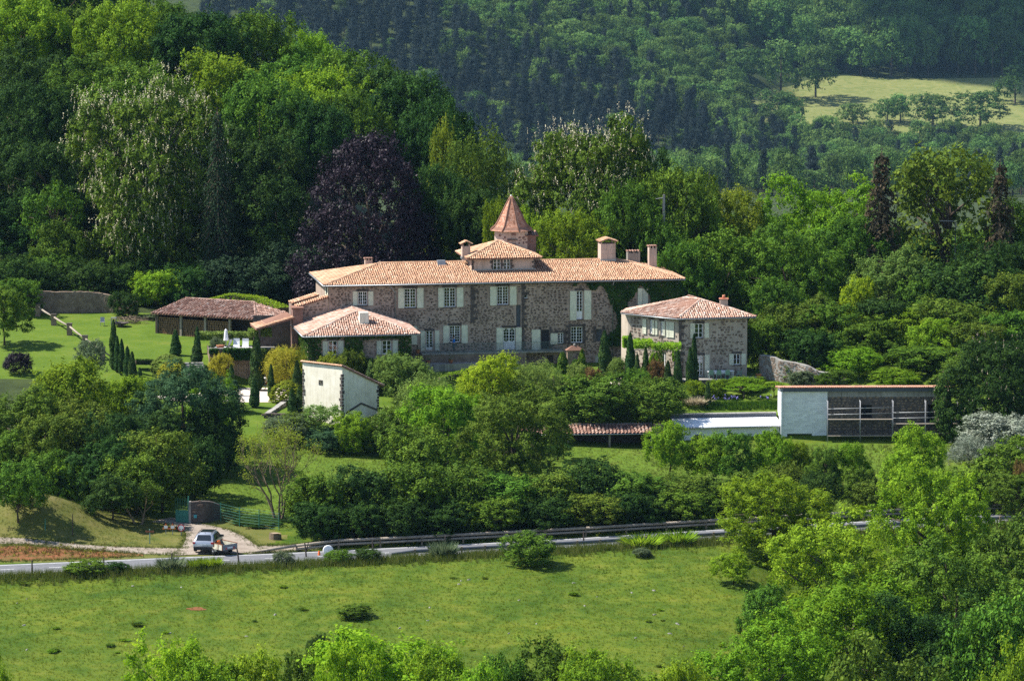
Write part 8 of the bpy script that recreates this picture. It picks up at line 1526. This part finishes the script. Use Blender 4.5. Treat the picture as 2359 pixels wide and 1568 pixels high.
def far_forest():
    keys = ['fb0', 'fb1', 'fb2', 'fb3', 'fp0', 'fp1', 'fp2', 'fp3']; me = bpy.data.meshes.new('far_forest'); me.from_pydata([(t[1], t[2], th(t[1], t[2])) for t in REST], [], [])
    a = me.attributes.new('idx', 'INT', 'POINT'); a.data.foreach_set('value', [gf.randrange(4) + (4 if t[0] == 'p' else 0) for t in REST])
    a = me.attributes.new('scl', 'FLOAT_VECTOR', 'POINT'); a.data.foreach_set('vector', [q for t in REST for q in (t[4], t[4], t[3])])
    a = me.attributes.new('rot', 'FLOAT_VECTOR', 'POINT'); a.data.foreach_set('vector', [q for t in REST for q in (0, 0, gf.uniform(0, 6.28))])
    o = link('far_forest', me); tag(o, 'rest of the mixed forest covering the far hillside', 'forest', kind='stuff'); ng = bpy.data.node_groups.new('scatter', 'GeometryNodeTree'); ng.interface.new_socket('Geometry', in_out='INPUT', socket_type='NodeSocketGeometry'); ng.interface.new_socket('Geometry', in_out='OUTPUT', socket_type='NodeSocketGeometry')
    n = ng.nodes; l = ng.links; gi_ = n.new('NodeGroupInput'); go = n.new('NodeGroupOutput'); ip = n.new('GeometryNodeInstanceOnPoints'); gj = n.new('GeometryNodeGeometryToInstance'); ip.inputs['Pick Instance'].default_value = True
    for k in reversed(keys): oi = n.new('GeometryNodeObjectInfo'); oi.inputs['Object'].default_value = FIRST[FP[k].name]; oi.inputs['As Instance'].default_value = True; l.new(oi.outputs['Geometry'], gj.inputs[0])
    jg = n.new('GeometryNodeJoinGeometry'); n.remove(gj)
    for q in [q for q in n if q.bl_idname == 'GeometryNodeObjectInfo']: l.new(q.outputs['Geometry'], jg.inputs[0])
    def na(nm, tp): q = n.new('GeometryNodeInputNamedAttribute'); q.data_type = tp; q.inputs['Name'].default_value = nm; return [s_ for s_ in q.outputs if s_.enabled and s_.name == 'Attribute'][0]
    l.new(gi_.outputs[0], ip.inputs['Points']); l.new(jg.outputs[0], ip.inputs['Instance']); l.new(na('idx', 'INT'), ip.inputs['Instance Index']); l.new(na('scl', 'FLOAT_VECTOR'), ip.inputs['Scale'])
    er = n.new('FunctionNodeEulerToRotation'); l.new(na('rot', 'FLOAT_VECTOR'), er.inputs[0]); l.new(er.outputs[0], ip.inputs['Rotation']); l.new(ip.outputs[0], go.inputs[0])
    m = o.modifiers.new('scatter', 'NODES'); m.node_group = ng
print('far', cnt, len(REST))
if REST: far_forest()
for vx, vt, w, Y, lab in [(1675, 200, 62, 2262, 'left oak of the pair standing at the lower edge of the far field'), (1712, 190, 70, 2268, 'right oak of the pair standing at the lower edge of the far field'), (1795, 207, 112, 2251, 'rounded lone tree at the left of the far field'), (1815, 245, 50, 2230, 'small bush below the lone tree of the far field'), (1965, 238, 85, 2278, 'tree at the lower middle edge of the far field'), (2045, 225, 70, 2289, 'tall slim tree standing before the far field'), (2075, 218, 65, 2293, 'second slim tree standing before the far field'), (2150, 215, 110, 2278, 'broad tree at the lower right of the far field'), (2260, 212, 120, 2272, 'broad tree near the right edge below the far field'), (2340, 150, 90, 2349, 'tree at the right edge in front of the far field'), (1880, 105, 95, 2362, 'sunlit tree at the upper left edge of the far field'), (1800, 95, 100, 2349, 'sunlit tree left of the far field top'), (1720, 110, 100, 2335, 'sunlit tree in the group left of the far field')]:
    p = at((vx, vt), Y); far_tree(p.x, Y, 'b', p.z - th(p.x, Y), w * 1.1 * Y / FV, lab, None, name='field_tree')

# ================================================================== air
def haze():
    b = MB(); b.box(-1200, 1200, -25, 3330, -140, 320); m = bpy.data.materials.new('haze'); m.use_nodes = True; n = m.node_tree.nodes; n.remove(n['Principled BSDF']); v = n.new('ShaderNodeVolumePrincipled'); v.inputs['Color'].default_value = (.38, .68, 1, 1); v.inputs['Density'].default_value = HAZE; v.inputs['Anisotropy'].default_value = .0
    m.node_tree.links.new(v.outputs[0], n['Material Output'].inputs['Volume']); tag(b.build('haze', m), 'thin blue haze over the valley', 'haze', kind='stuff')
HAZE = .000022
haze()

def shade_cloud():  # out of view, added so its shadow darkens the far hillside's top right
    g = random.Random(5); bm = bmesh.new()
    for i in range(70):
        a = g.uniform(0, 6.28); r = math.sqrt(g.random()); m = Matrix.Translation((225 * r * math.cos(a), 255 * r * math.sin(a), g.uniform(-20, 56))) @ Matrix.Diagonal((g.uniform(42, 78), g.uniform(46, 90), g.uniform(31, 56), 1)); bmesh.ops.create_icosphere(bm, subdivisions=3, radius=1, matrix=m)
    for v in bm.verts: v.co += Vector((math.sin(v.co.x * .2 + v.co.z * .15), math.sin(v.co.y * .23), math.sin(v.co.x * .17 + v.co.y * .2))) * 3
    me = bpy.data.meshes.new('shade_cloud'); bm.to_mesh(me); bm.free(); me.polygons.foreach_set('use_smooth', [True] * len(me.polygons)); me.materials.append(plain('cloud_white', (.8, .8, .82), 1.0, 0)); tgt = Vector((370, 2640, 30)); t = 1100 / to_sun.z
    tag(link('shade_cloud', me, None, tgt + to_sun * t), 'out-of-view cumulus added to shade the upper far hillside', 'shade_cloud', kind='stuff')
shade_cloud()
